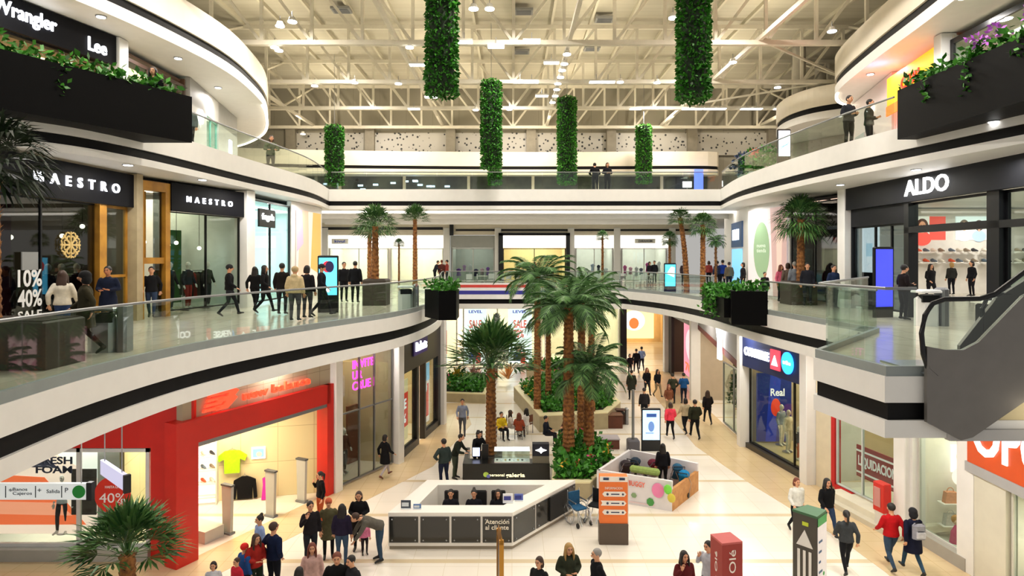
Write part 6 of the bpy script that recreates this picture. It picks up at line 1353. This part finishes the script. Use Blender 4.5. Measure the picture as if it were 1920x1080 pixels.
def body_mesh(kind):
    if kind in PC: return PC[kind]
    J = pose(kind); mb = MB().mat(SKIN[0])
    mb.loft([J['pel']-(J['wai']-J['pel'])*0.55, J['pel'], J['wai'], J['wai'].lerp(J['che'], .5), J['che'], J['che'].lerp(J['nek'], .5), J['nek']], [(0.13, 0.10), (0.162, 0.112), (0.135, 0.095), (0.145, 0.1), (0.158, 0.11), (0.125, 0.085), (0.055, 0.055)], 14)
    for n in 'LR':
        limb(mb, J['hip'+n], J['kne'+n], J['ank'+n], 0.088, 0.056, 0.056, 0.04)
        limb(mb, J['sho'+n], J['elb'+n], J['wri'+n], 0.054, 0.038, 0.038, 0.026); mb.ball(J['sho'+n], 0.06)
        a, t = J['ank'+n], J['toe'+n]; mb.loft([a+(a-t)*0.35+V((0, 0, -0.03)), a+V((0, 0, -0.02)), a.lerp(t, .5), t], [(0.035, 0.035), (0.042, 0.05), (0.045, 0.035), (0.035, 0.025)], 8)
    head_parts(mb, J); me = remeshed(mb, 0.02)
    n = len(me.polygons); co = np.empty(n*3); me.polygons.foreach_get('center', co); co = co.reshape(-1, 3)
    def seg(a, b): a, b = np.array(a), np.array(b); d = b-a; t = np.clip(((co-a)@d)/(d@d+1e-9), 0, 1); return np.linalg.norm(co-(a+t[:, None]*d), axis=1)
    D = {0: [], 1: [], 2: [], 3: []}
    D[0].append(seg(J['nek'], J['hed'])); D[0].append(seg(J['hed'], J['hed']+V((0, 0, 0.05)))-0.03)
    D[3].append(seg(J['wai'], J['che'])-0.09); D[3].append(seg(J['shoL'], J['shoR'])-0.03)
    D[1].append(seg(J['hipL'], J['hipR'])-0.10)
    for k in 'LR':
        D[0].append(seg(J['wri'+k], J['han'+k])); D[3].append(seg(J['sho'+k], J['elb'+k])); D[3].append(seg(J['elb'+k], J['wri'+k])-0.002)
        D[1].append(seg(J['hip'+k], J['kne'+k])-0.03); D[1].append(seg(J['kne'+k], J['ank'+k])); D[2].append(seg(J['ank'+k], J['toe'+k])-0.01)
    arr = np.stack([np.min(np.stack(D[i]), axis=0) for i in range(4)]); idx = np.argmin(arr, axis=0).astype(np.int32)
    # join hands and facial features
    vs = [tuple(v.co) for v in me.vertices]; fs = [tuple(p.vertices) for p in me.polygons]
    out = MB(); out.mats = [SKIN[0], SKIN[0], SKIN[0], SKIN[0], EYE, LIP]; out.v = vs; out.f = fs; out.m = list(map(int, idx))
    out.cur = 0
    for s_, k in ((1, 'L'), (-1, 'R')): hand(out, J['wri'+k], J['han'+k], s_)
    h = J['hed']; out.ball(h+V((0, -0.103, -0.018)), (0.013, 0.02, 0.024), 8, 5)
    for s_ in (1, -1): out.ball(h+V((0.082*s_, 0.005, -0.01)), (0.010, 0.022, 0.032), 8, 5)
    out.cur = 4
    for s_ in (1, -1): out.ball(h+V((0.03*s_, -0.091, 0.012)), (0.013, 0.008, 0.008), 8, 5); out.beam(h+V((0.014*s_, -0.096, 0.036)), h+V((0.05*s_, -0.084, 0.036)), 0.008)
    out.cur = 5; out.ball(h+V((0, -0.096, -0.056)), (0.022, 0.008, 0.007), 8, 5)
    bpy.data.meshes.remove(me); me = bpy.data.meshes.new('body'); me.from_pydata(out.v, [], out.f)
    for _ in range(6): me.materials.append(None)
    me.polygons.foreach_set('material_index', out.m); me.polygons.foreach_set('use_smooth', [True]*len(out.f)); me.update()
    PC[kind] = me; return me
def top_mesh(kind, cut):
    key = (kind, cut)
    if key in PC: return PC[key]
    J = pose(kind); mb = MB().mat(EYE); g = 0.016 if cut != 'shirt' else 0.008
    lo = J['pel']-(J['wai']-J['pel'])*0.35
    mb.loft([lo, J['pel'], J['wai'], J['wai'].lerp(J['che'], .5), J['che'], J['che'].lerp(J['nek'], .4), J['che'].lerp(J['nek'], .72), J['nek']-(J['nek']-J['che'])*0.02], [(0.178+g, 0.125+g), (0.172+g, 0.124+g), (0.145+g, 0.108+g), (0.152+g, 0.113+g), (0.166+g, 0.12+g), (0.15+g, 0.105+g), (0.105+g, 0.085+g), (0.062+g*0.5, 0.06+g*0.5)], 14)
    if cut == 'coat' and kind not in ('sit', 'desk', 'bend'):
        mb.loft([J['pel'], J['pel']+V((0, 0, -0.2)), J['pel']+V((0, 0, -0.36))], [(0.185+g, 0.135+g), (0.2+g, 0.15+g), (0.205+g, 0.17+g)], 14)
    for n in 'LR':
        s, e, w = J['sho'+n], J['elb'+n], J['wri'+n]
        s = s+(J['pel']-J['nek']).normalized()*0.02; mb.loft([s, s.lerp(e, .4), s.lerp(e, .8), e, e.lerp(w, .4), e.lerp(w, .97)], [0.056+g, 0.052+g, 0.044+g, 0.041+g, 0.038+g, 0.03+g], 10); mb.ball(s, 0.056+g)
    if cut == 'hood': mb.ball(J['nek']+V((0, 0.05, 0.0)), (0.1, 0.075, 0.06))
    me = remeshed(mb, 0.022, 3); me.materials.clear(); me.materials.append(None); PC[key] = me; return me
def hair_mesh(style):
    if ('h', style) in PC: return PC[('h', style)]
    mb = MB().mat(EYE)
    if style == 'bald': mb.ball((0, 0.03, -0.01), (0.079, 0.07, 0.06), 12, 8)
    elif style in ('beanie', 'hoodup'):
        mb.ball((0, 0.012, 0.03), (0.092, 0.105, 0.098), 14, 9)
        if style == 'hoodup': mb.ball((0, 0.03, -0.05), (0.1, 0.09, 0.11), 12, 8)
    else:
        mb.ball((0, 0.022, 0.026), (0.084, 0.098, 0.1), 14, 9)
        if style == 'long':
            mb.loft([(0, 0.03, 0.04), (0, 0.05, -0.06), (0, 0.075, -0.17), (0, 0.085, -0.28), (0, 0.085, -0.36)], [(0.09, 0.07), (0.095, 0.06), (0.105, 0.045), (0.09, 0.035), (0.05, 0.02)], 12)
            for s_ in (1, -1): mb.loft([(0.07*s_, -0.01, 0.03), (0.083*s_, -0.02, -0.06), (0.088*s_, -0.03, -0.17), (0.08*s_, -0.04, -0.25)], [(0.025, 0.045), (0.024, 0.04), (0.024, 0.035), (0.01, 0.02)], 8)
        if style == 'bob':
            mb.loft([(0, 0.03, 0.04), (0, 0.045, -0.06), (0, 0.05, -0.13)], [(0.092, 0.075), (0.105, 0.07), (0.09, 0.05)], 12)
        if style == 'curly':
            rn = random.Random(5)
            for _ in range(34): a = rn.random()*2*PI; z = rn.uniform(-0.12, 0.12); mb.ball((0.1*math.cos(a), 0.05+0.085*abs(math.sin(a))*1.0-0.02, z), 0.035, 7, 5)
        if style == 'bun': mb.ball((0, 0.06, 0.125), 0.045, 10, 7)
        if style == 'pony': mb.loft([(0, 0.11, 0.05), (0, 0.15, 0.0), (0, 0.145, -0.12), (0, 0.13, -0.24)], [0.02, 0.032, 0.028, 0.008], 8)
    me = remeshed(mb, 0.016, 2); me.materials.clear(); me.materials.append(None); PC[('h', style)] = me; return me
def slot(o, mats):
    for i, m in enumerate(mats): o.material_slots[i].link = 'OBJECT'; o.material_slots[i].material = m
HAIRC = {'k': '17110f', 'b': '3a2418', 'r': '6e3420', 'y': 'a8844c', 'g': '8f8c88', 'o': 'a8452a'}
def person(label, loc, face, kind='stand', H=1.7, top='17181c', pants='1c2230', shoes='141416', hair='short', hc='k', cut='jacket', skin=0, mirror=False, wide=1.06, name='person', group=None, hatc=None):
    """face: 0 looks to the camera, pi looks away, +pi/2 looks to the east"""
    r = T(name, label, 'person', loc, face, group); k = H/1.75
    r.scale = (k*wide*(-1 if mirror else 1), k*wide, k)
    b = O('body', body_mesh(kind), r); tm = F(top) if isinstance(top, str) else top; slot(b, [SKIN[skin], F(pants), K(shoes), tm, EYE, LIP])
    t = O({'jacket': 'jacket', 'coat': 'coat', 'shirt': 'shirt', 'hood': 'jacket'}[cut], top_mesh(kind, cut), r); slot(t, [tm])
    J = pose(kind); hm = K(hatc, 0.9) if hatc else pmat('hair_'+hc, HAIRC[hc], 0.6)
    h = O('hood' if hair == 'hoodup' else 'beanie' if hair == 'beanie' else 'hair', hair_mesh(hair), r, loc=tuple(J['hed']+V((0, 0, 0.004)))); h.scale = (1.08,)*3; slot(h, [hm])
    return r
def GH(px, hy, H, z=0.0):
    """place from the top of the head: ground point of a standing figure of height H"""
    Y = (CZ-z-H)*FP/(hy-480.0); return ((px-960)*Y/FP, Y, z)
def GF(px, fy, z=0.0): return G(px, fy, z)
A = PI  # looks away
W_, E_ = -PI/2, PI/2   # to picture left / right: rotation of a figure that faces -y
# --- ground floor
person('man in a blue grey shirt and grey trousers walking alone past the west shops', GF(867, 818), 0.1, 'walk', 1.72, '8a93ac', '55585f', hair='short', cut='shirt')
person('man in a dark green jacket with one hand out, leaning to the black phone kiosk', GF(853, 898), 1.3, 'lean', 1.74, '20261f', '3c4438', hair='short')
person('heavy man in a dark grey green jacket seen from behind, at the phone kiosk', GF(832, 914), A+0.6, 'hip', 1.75, '2f3a38', '1a2036', hair='short', wide=1.12)
person('curly haired seller standing inside the black phone kiosk', (-1.35, 24.6, 0), 0.5, 'lean', 1.66, '141418', '1a1a20', hair='curly')
person('woman in a short black coat and grey leggings walking by the boutique glass', GF(722, 896), A-0.7, 'walk', 1.62, '131316', 'b0a9ac', 'shoes' and '6a3a28', 'bob', 'k', 'coat')
person('dark haired woman in a black top photographing beside the red portal leg', GH(601, 884, 1.6), -0.9, 'phone', 1.6, '121014', 'a04a28', hair='pony', cut='shirt')
person('man in a black and red tracksuit jacket holding a hand to his mouth', GH(582, 939, 1.75), 0.6, 'phone', 1.75, '1e1b1f', '20242c', hair='short')
person('woman with an orange beanie and long green parka in the group by the desk', GH(616, 934, 1.65), 0.3, 'pockets', 1.65, '57543c', '17171b', hair='beanie', hatc='c25a3a', cut='coat')
person('long haired woman in a dark violet jacket and jeans seen from behind', GH(641, 945, 1.66), A, 'stand', 1.66, '241d33', '3c5068', hair='long', cut='jacket')
person('woman in a black open coat with folded hands beside the service desk', GH(673, 920, 1.68), 0.1, 'hold', 1.68, '111216', '15161c', hair='bob', hc='b', cut='coat')
person('man in jeans and grey jacket bending over a pink clad toddler', GF(712, 1052), -1.2, 'bend', 1.78, '5a564e', '33485e', hair='short', hc='b', wide=1.1)
person('toddler in a pink jacket standing under the bending man', GF(684, 1040), 0.4, 'stand', 0.95, 'd87a9c', '2a2026', hair='bob', hc='b')
person('person in a light blue sweater with a hair bun beside the tall navy man', GH(487, 966, 1.62), -0.8, 'stand', 1.62, '8aa0cc', '3a4256', hair='bun', cut='shirt')
person('tall broad man in a navy jacket before the red store', GH(513, 979, 1.8), A-0.5, 'pockets', 1.8, '101b38', '10131c', hair='short', hc='b', wide=1.1)
person('long haired woman in a black and red top beside the child in the red beanie', GH(479, 1000, 1.62), 0.9, 'hold', 1.62, 'a02822', '1c2a1c', hair='long', hc='b')
person('child in a blue jacket and bright red beanie', GH(458, 1019, 1.42), A-0.6, 'stand', 1.42, '24508f', '1f2430', hair='beanie', hatc='d8201c', wide=1.1)
person('child in a red coat half hidden behind the child with the red beanie', GH(444, 1046, 1.25), -0.5, 'stand', 1.25, 'c2283a', '2a2a32', hair='short', hc='b')
person('dark haired small child whose head shows beside the big palm top', GH(400, 1053, 1.25), 0.2, 'stand', 1.25, 'c9c9d0', '2a2a3a', hair='bob')
person('woman in a pale pink coat with reddish hair and grey scarf', GH(585, 1018, 1.62), 0.3, 'stand', 1.62, 'caa49c', '3a3a40', hair='long', hc='r', cut='coat')
person('man in a black jacket with reddish hair leaning to a dark haired companion', GH(632, 1034, 1.72), 0.2, 'hold', 1.72, '141414', '1a1c22', hair='short', hc='r', wide=1.15)
person('dark haired companion in a dark grey jacket beside the reddish haired man', GH(660, 1040, 1.66), -0.6, 'hold', 1.66, '2a2a2e', '1a1c22', hair='short')
person('dark haired person at the bottom edge beside the pink coated woman', GH(561, 1063, 1.6), A, 'stand', 1.6, '1d1c22', '1a1c22', hair='bob')
person('brown haired woman in dark clothes at the bottom edge before the desk corner', GH(1011, 1044, 1.6), -0.6, 'stand', 1.6, '1f2122', '1b1d22', hair='bob', hc='b')
person('woman with long blond hair and a dark green jacket holding both hands up', GH(1066, 1017, 1.68), 0.2, 'hold', 1.68, '353a2c', '23242a', hair='long', hc='y', wide=1.12)
person('grey haired man in a black jacket turned to the blond woman', GH(1119, 1029, 1.7), -1.3, 'pockets', 1.7, '15161a', '1d1f26', hair='short', hc='g', wide=1.1)
person('long haired woman in a maroon sweater with a hand at her mouth', GH(1283, 1032, 1.64), 0.2, 'phone', 1.64, '5a1c20', '22242a', hair='long', hc='k')
person('dark haired person in a light grey sweater beside the red pillar', GH(1329, 1014, 1.68), -0.9, 'phone', 1.68, 'b9bcc6', '2c3448', hair='short', cut='shirt')
person('woman in a white cardigan and teal scarf walking towards us', GF(1494, 1000), 0.1, 'walk', 1.66, 'dcdcd4', '14161c', hair='bob', hc='r', cut='jacket')
person('dark haired woman in a black puffy jacket and jeans walking beside the white cardigan', GF(1551, 1006), 0.15, 'walk', 1.72, '0f1013', '2c3c58', hair='long', cut='hood', wide=1.08)
person('person in a grey jacket with a ponytail walking away beyond the triangular totem', GF(1587, 1076), A-0.2, 'walk', 1.66, '3a3d40', '18191d', hair='pony', mirror=True)
person('man in a bright red jacket and jeans walking away', GF(1671, 1068), A, 'walk', 1.76, 'b01218', '33455a', hair='short', wide=1.1, mirror=True)
person('person in a navy coat wearing a grey backpack beside the red jacket', GF(1712, 1076), A, 'walk', 1.72, '12152a', '2f4a60', hair='hoodup', hatc='0e0f16', cut='coat')
bp = T('backpack', 'grey backpack worn on the navy coat', 'backpack', (GF(1712, 1076)[0], GF(1712, 1076)[1]-0.23, 1.02), 0)
O('bag', MB().mat(F('8a8a92')).rbox(-0.16, 0.16, -0.09, 0.08, 0, 0.4, 0.06), bp); O('pocket', MB().mat(F('b4b4ba')).rbox(-0.12, 0.12, -0.13, -0.08, 0.05, 0.22, 0.04), bp)
person('seller in black standing among the pushchairs', (5.35, 22.7, 0.03), A, 'stand', 1.62, '121218', '17181e', hair='long')
person('woman in a bright coral pink jacket walking away beside the digital totem', GF(1257, 823), A, 'walk', 1.66, 'f0465c', '16171c', hair='bob', hc='b')
person('broad man in a dark olive jacket and black trousers walking away', GF(1303, 823), A, 'walk', 1.78, '26281a', '131418', hair='short', wide=1.15)
person('person in a beige top walking beside the broad olive jacketed man', GF(1285, 814), A+0.2, 'walk', 1.68, 'b8a888', '1a1b20', hair='bob', mirror=True)
person('slim woman in dark clothes walking by the glazed shop with the forked logo', GF(1327, 796), A, 'walk', 1.68, '1d171a', '17171c', hair='long', hc='b')
person('man in a bright blue jacket in the corridor crowd', GF(1282, 757), A, 'hold', 1.74, '1a4a80', '1a2030', hair='short')
person('person in a dark olive jacket beside the blue jacket in the corridor crowd', GF(1261, 757), A+0.1, 'pockets', 1.7, '2f3326', '1f2026', hair='beanie', hatc='2a2a24')
person('woman in black with long reddish hair in the corridor crowd', GF(1213, 742), 0.2, 'walk', 1.66, '17161c', '23242c', hair='long', hc='r')
person('woman in a black jacket next to the reddish haired woman in the corridor', GF(1233, 745), 0.4, 'walk', 1.64, '15161a', '8a7a60', hair='long', hc='k')
person('man in a dark olive coat standing at the end of the large bed', GF(1184, 750), A, 'stand', 1.74, '2a2c22', '1c1d20', hair='short', wide=1.1, cut='coat')
person('dark figure with a cap behind the digital totem', GF(1208, 790), A, 'stand', 1.68, '2a2628', '1e1e22', hair='beanie', hatc='3a3436')
person('person in a brown and orange scarf in the middle of the corridor crowd', GF(1254, 778), 0.1, 'walk', 1.6, '7a4a34', 'a89478', hair='long', hc='r')
person('dark clad person far down the bright corridor', GF(1193, 700), A, 'walk', 1.74, '15161e', '15161c', hair='short')
person('person in a pale blue shirt far down the bright corridor', GF(1203, 695), A, 'walk', 1.74, '8aa6d8', '1d2030', hair='short', cut='shirt')
person('small dark figure beside the palms far down the corridor', GF(1181, 704), 0.4, 'stand', 1.5, '201c22', '1a1a20', hair='bob')
person('dark clad person browsing inside the shop with the forked logo', R1.at(5.6, 0.9, 0), A, 'stand', 1.7, '1c1c20', '1a1a20', hair='short')
for i, (px, py, tp, hr_, l) in enumerate(((940, 826, 'e0c02a', 'k', 'person in yellow and black seated nearest the kiosk palm trunk'), (957, 822, 'd8d2c8', 'b', 'woman in white trousers and grey top seated by the bed wall'), (973, 828, 'a04a30', 'r', 'person in a rust red coat seated by the bed wall'), (987, 818, 'e6e2dc', 'k', 'dark haired person in white seated at the bed corner'))):
    x, y, z = G(px, py-4); person(l, (x, y-0.02, 0), [0.5, 1.6, 2.8, 4][i], 'sit', 1.62, tp, ['1b1b20', 'e8e4dc', '4a2a20', '5a2a20'][i], hair='long' if i else 'short', hc=hr_)
for i, (x, l, hr_) in enumerate(((-1.85, 'first desk clerk, dark suit and pulled back hair, seated behind the desk', 'short'), (-1.15, 'second desk clerk, dark suit, seated in the middle of the desk', 'bun'), (-0.42, 'third desk clerk, dark suit and long dark hair', 'long'))):
    person(l, (x, 19.35, 0), 0, 'desk', 1.66, '17181f', '17181f', hair=hr_)
person('customer in dark clothes seated at the dark table near the palm trunks', (1.5, 28.3, 0), 1.2, 'sit', 1.65, '1b1f2b', '23232a', hair='short')
person('customer with a pink hair flower seated behind the palm trunks', (2.5, 28.9, 0), -0.8, 'sit', 1.62, '5a3a30', '23232a', hair='long', hc='b')
# --- middle level, west
person('woman with long dark hair in a white sweater and blue jeans walking behind the glass', GF(117, 640, Z1), A+0.3, 'walk', 1.66, 'cfc6b4', '2a3c62', hair='long', hc='b', cut='jacket')
person('woman in an olive brown coat with black boots standing by the silver bin', GF(160, 668, Z1), W_+0.6, 'walk', 1.7, '3c3828', '0f0f12', hair='hoodup', hatc='121214', cut='coat')
person('man in a navy coat with a beige scarf behind the silver bin', GF(203, 622, Z1), 0.2, 'hold', 1.74, '151c30', '14151c', hair='short', skin=1, cut='coat')
person('boy in a black hoodie and jeans walking before the wooden doorway', GF(284, 597, Z1), 0.4, 'walk', 1.66, '121216', '2c3a52', hair='short')
person('man in a black hooded jacket walking past the shorter store sign', GF(430, 594, Z1), E_+0.3, 'walk', 1.72, '0f0f12', '24262c', hair='beanie', hatc='151518')
person('woman in black beside the white pier, first of the small west crowd', GF(478, 585, Z1), A, 'walk', 1.62, '121214', '17171b', hair='long')
person('woman in black with long dark hair walking beside the white pier', GF(496, 588, Z1), E_, 'walk', 1.68, '101012', '1c1c20', hair='long', hc='k')
person('person in a black coat standing behind the beige hooded jacket', GF(529, 590, Z1), A, 'stand', 1.76, '1a1512', '2b2b30', hair='short', wide=1.1)
person('person in a beige hooded jacket and grey trousers seen from behind', GF(553, 602, Z1), A, 'stand', 1.68, 'c8b48c', '4a4a50', hair='beanie', hatc='b09a72', cut='hood', wide=1.15)
person('dark clad person shoulder to shoulder with the beige jacket', GF(576, 597, Z1), A-0.2, 'stand', 1.7, '17151a', '3a3a42', hair='bob')
person('person in a dark jacket pushing forward beside the cyan totem', GF(603, 594, Z1), E_, 'walk', 1.74, '15171f', '23242b', hair='beanie', hatc='2a2428')
person('man in a black jacket standing with legs apart beyond the cyan totem', GF(666, 568, Z1), A, 'stand', 1.78, '0f1014', '15161b', hair='short', wide=1.1)
person('person in black partly hidden behind the cyan totem', GF(645, 566, Z1), 0.5, 'stand', 1.74, '121216', '15161b', hair='short')
person('dark clad person near the textured planter on the far west walkway', (-7.9, 36, Z1), 1.0, 'stand', 1.7, '201e22', '1c1c20', hair='short')
for i, (px, tp, hc_, l) in enumerate(((815, '23252e', 'k', 'dark clad person leaning together at the far walkway beside the grey shop'), (828, '5a2f28', 'r', 'person in a brown jacket in the far group of three beside the grey shop'), (838, '8a3a34', 'k', 'person in a dull red top, last of the far group of three'))):
    person(l, GF(px, 533, Z1), [E_, A, W_][i], ['lean', 'stand', 'stand'][i], 1.72, tp, '1c1d22', hair='short', hc=hc_)
# --- middle level, east
EA = [(1464, 566, 'e06a88', 'long', 'r', 'woman in a pink jacket beside the oval poster wall', 1.62, 0.3), (1477, 567, '6a5a50', 'bob', 'b', 'person in a grey brown jacket behind the pink jacket', 1.7, A), (1490, 569, '7a8088', 'short', 'g', 'person in a grey coat close to the big east palm trunk', 1.76, A), (1514, 573, '1a1c24', 'short', 'k', 'man in a dark suit with white shirt beside the big east palm', 1.72, -0.4), (1563, 579, '1c2a48', 'short', 'k', 'person in a dark blue jacket before the dark glass shop', 1.66, 0.2), (1434, 566, '17181e', 'short', 'k', 'seated dark haired person low beside the oval poster wall', 1.3, 0.1),
      (1393, 552, '1c1a1e', 'bob', 'k', 'dark clad person standing by the pale blue lit shop corner', 1.66, W_), (1367, 546, '6a5a44', 'short', 'b', 'person in a khaki jacket on the far east walkway', 1.66, A), (1355, 541, '23409a', 'short', 'k', 'man in a royal blue jacket on the far east walkway', 1.76, A), (1345, 541, '2a3350', 'short', 'k', 'person in a dull blue coat next to the royal blue jacket', 1.7, A), (1329, 534, 'a84a48', 'bob', 'b', 'person in a dull red coat beyond the pair of palms', 1.66, A), (1218, 532, '2a262c', 'bob', 'k', 'dark clad person beside the far cafe chairs, first of two', 1.6, 0.6), (1227, 532, '1f2126', 'short', 'k', 'dark clad person beside the far cafe chairs, second of two', 1.66, -0.6), (1282, 536, '3a3036', 'short', 'k', 'person in a dark coat at the foot of the leaning palm', 1.66, 0.2)]
for (px, fy, tp, hs, hc_, l, H_, fc) in EA: person(l, GF(px, fy, Z1), fc, 'stand', H_, tp, '1b1d26', hair=hs, hc=hc_)
AL = [(1694, 600, '1b1418', 'short', 'k', 'dark clad man with folded hands beside the deep blue totem', 1.74, E_, 'hold'), (1745, 566, '161619', 'long', 'k', 'woman in a black open coat walking out of the shoe shop', 1.66, 0.1, 'walk'), (1784, 553, '2a2a26', 'bob', 'y', 'fair haired person in dark clothes inside the shoe shop', 1.68, A, 'stand'), (1822, 556, '15161a', 'bob', 'k', 'dark haired person in black deeper in the shoe shop', 1.76, W_, 'stand')]
for (px, fy, tp, hs, hc_, l, H_, fc, kd) in AL: person(l, GF(px, fy, Z1), fc, kd, H_, tp, '1a1a20', hair=hs, hc=hc_)
# --- upper level
person('dark haired woman in black leaning on the huge dark west planter', (-9.95, 17.75, Z2), 0.2, 'stand', 1.74, '0d0d10', '0d0d10', hair='long', cut='coat')
person('person in grey behind the trailing plants of the huge dark planter', (-11.6, 19.2, Z2), 0.3, 'stand', 1.7, '1c1c22', '141418', hair='short')
person('person in a pale top beside the end of the huge dark planter', (-10.9, 21.6, Z2), 0.3, 'stand', 1.66, '5a6468', '17181e', hair='short')
person('person in a khaki green jacket at the upper west glass railing', (-10.45, 27.7, Z2), 0.5, 'lean', 1.72, '4a5238', '1a1c1e', hair='bob', hc='b')
person('man in a white shirt and black jacket standing at the upper east railing', (11.15, 21.2, Z2), 0.3, 'hold', 1.82, '23252c', '101014', hair='short', wide=1.05)
person('person in a dark olive jacket beside the man at the upper east railing', (12.1, 21.7, Z2), 0.8, 'hold', 1.82, '2b2a26', '17181e', hair='short')
person('person in a blue grey jacket half hidden by the flower planter', (11.75, 18.4, Z2), -0.4, 'stand', 1.7, '4a5a78', '14151a', hair='bob')
person('taller dark clad person of the couple at the far upper railing', (4.63, 35.6, Z2), A, 'lean', 1.76, '101116', '0e0f14', hair='short')
person('dark clad person with a white bag, second of the couple at the far upper railing', (5.3, 35.6, Z2), 0.2, 'hold', 1.7, '1a1a20', '101116', hair='bob', hc='b')
# ---- mannequins
MW = pmat('mannequin_white', 'e6e2da', 0.4)
def mannequin(label, loc, rz, top, pants='e6e2da', s=1.0, kind='mannequin', cut='jacket'):
    r = T('mannequin', label, 'mannequin', loc, rz); r.scale = (s,)*3
    b = O('body', body_mesh(kind), r); slot(b, [MW, F(pants), MW, MW, MW, MW])
    t = O('garment', top_mesh(kind, cut), r); slot(t, [F(top)])
    O('stand', MB().mat(STEEL).cyl(0, 0.05, 0, 0.02, 0.2, 16).cyl(0, 0.1, 0.02, 0.6, 0.012, 6), r)
    return r
for (x, c, p, l) in ((5.15, '23233a', '2a2a30', 'white headed mannequin in dark navy between the snowflake and the sale letters'), (6.25, '3a1a1c', '1c1c20', 'mannequin in dark clothes behind the wooden framed window'), (5.65, '8a8a90', '1c1c20', 'mannequin in pale grey next to the wooden post')):
    mannequin(l, LA.at(x, 0.9, 0.05), LA.a, c, p)
for (x, c, p, l) in ((0.85, '1c1c22', '2a2a30', 'mannequin with a white sash inside the wooden doorway'), (1.9, '3c3428', '2a2a30', 'first mannequin behind the shorter sign, in brown'), (2.45, '17171c', '2a2a30', 'second mannequin behind the shorter sign, in black'), (3.3, '20242c', '8a2a22', 'third mannequin behind the shorter sign, beside the clothes rack'), (4.3, '2c2a26', '23232a', 'fourth mannequin behind the shorter sign, nearest the white pier')):
    mannequin(l, LB.at(x, 0.95, 0.05), LB.a, c, p)
for (px, py, c, p, l) in ((1465, 835, '8a97a8', 'e0dccf', 'mannequin in a pale blue top by the deep blue banner'), (1478, 848, 'e6dcc4', 'e8e2d0', 'mannequin in cream clothes behind the corner glass'), (1497, 862, '1c1e24', 'c8603a', 'small dark clothed mannequin at the corner glass')):
    x, y, z = G(px, py, 0.24); mannequin(l, (x, y, 0.25), 0.5, c, p, 1.0 if py < 860 else 0.75)
mannequin('mannequin in a white outfit standing on the white plinth behind the low banner', R3.at(3.55, 0.9, 0.37), -0.6, 'ece8dc', 'a8b4c0', 1.25)
mannequin('bare legged mannequin with dark shorts in the red store window', GA.at(2.6, 0.9, 0.33), 0, 'd0d4e0', '23242c', 0.98, cut='shirt')
mannequin('green and dark mannequin on the low podium inside the red portal', (-9.85, 18.55, 0.36), 0.6, '2a3430', '4a5a68', 0.95)
for (x, c, p, l) in ((1.1, 'c8a890', 'e0c8b0', 'mannequin in beige inside the boutique'), (1.5, '6a4034', '3a2a26', 'mannequin in brown behind the boutique door')): mannequin(l, S2.at(x, 1.0, 0.02), S2.a, c, p)
# ---- racks of clothes, bags
rack(LA, 4.3, 1.8, 1.6, ['1d2430', '2f3a30', '3a2a28', '4a4438', '1c1c20', '56422c', '20242c', '3a3430'], 'clothes rack behind the dark window with the sale letters', 'dark garment on the rack behind the sale letters', 'garments on the dark window rack', z=0)
rack(LA, 6.9, 1.6, 0.9, ['1d2430', '3a2a28', '4a4438', '1c1c20', '7a5a3c', '20242c'], 'clothes rack behind the wooden framed window', 'garment on the rack behind the wooden framed window', 'garments behind the wooden frame')
rack(LB, 4.0, 1.3, 1.1, ['1d3024', '2f3a30', '8a2a24', '4a4438', '1c1c20', '23402c'], 'clothes rack behind the shorter store sign', 'garment on the rack behind the shorter store sign', 'garments behind the shorter sign')
for i, (x, z, c, l) in enumerate(((0.75, 1.1, 'd8946c', 'tan handbag in the white display window'), (1.35, 1.1, 'd09a78', 'second tan handbag at the edge of the white display window'), (0.75, 0.45, 'c8c4bc', 'grey patterned bag below the tan handbag'), (1.4, 0.45, 'b8aca0', 'taupe bag beside the grey patterned bag'))):
    r = T('handbag', l, 'handbag', R4W.at(x, -0.16, z)); O('bag', MB().mat(F(c)).vprism([(-0.2, 0), (0.2, 0), (0.15, 0.32), (-0.15, 0.32)], -0.08, 0.08), r); O('handle', MB().mat(F(c)).tube([(0.1*math.cos(k*PI/6), 0, 0.32+0.12*math.sin(k*PI/6)) for k in range(7)], 0.012, 6), r)
    q = T('wall_shelf', 'thin white shelf under the %s' % l.replace(' in the white display window', '').replace(' at the edge of the white display window', '').replace(' below the tan handbag', '').replace(' beside the grey patterned bag', ''), 'shelf', R4W.at(x, 0, z-0.02)); O('board', MB().mat(shelfmat).box(-0.28, 0.28, -0.3, 0, 0, 0.02), q)
def bust(label, loc, c, h): 
    r = T('toy_doll', label, 'doll', loc); O('body', MB().mat(F(c)).loft([(0, 0, 0), (0, 0, 0.3), (0, 0, 0.5)], [(0.2, 0.15), (0.16, 0.12), (0.05, 0.05)], 10), r); O('head', MB().mat(SKIN[2]).ball((0, 0, 0.6), 0.11), r); O('hair', MB().mat(K(h)).ball((0, 0.03, 0.64), (0.13, 0.12, 0.13)), r)
bust('blond doll figure in pink low in the white display window', R4.at(1.3, 0.5, 0.3), 'd8507c', 'b07a3c'); bust('grey haired doll figure in coral red beside the cream pier', R5b.at(1.0, 0.6, 0.75), 'e05a5a', '8a8278'); bust('pale doll figure on the shelf above the coral one', R5b.at(0.6, 1.0, 1.6), 'f0d0c0', 'e8e0d8')
ST('wall_display_block', MB().mat(K('b58a5c')).box(0.3, 1.9, 0.35, 1.0, 0, 0.74), fr=R5b)
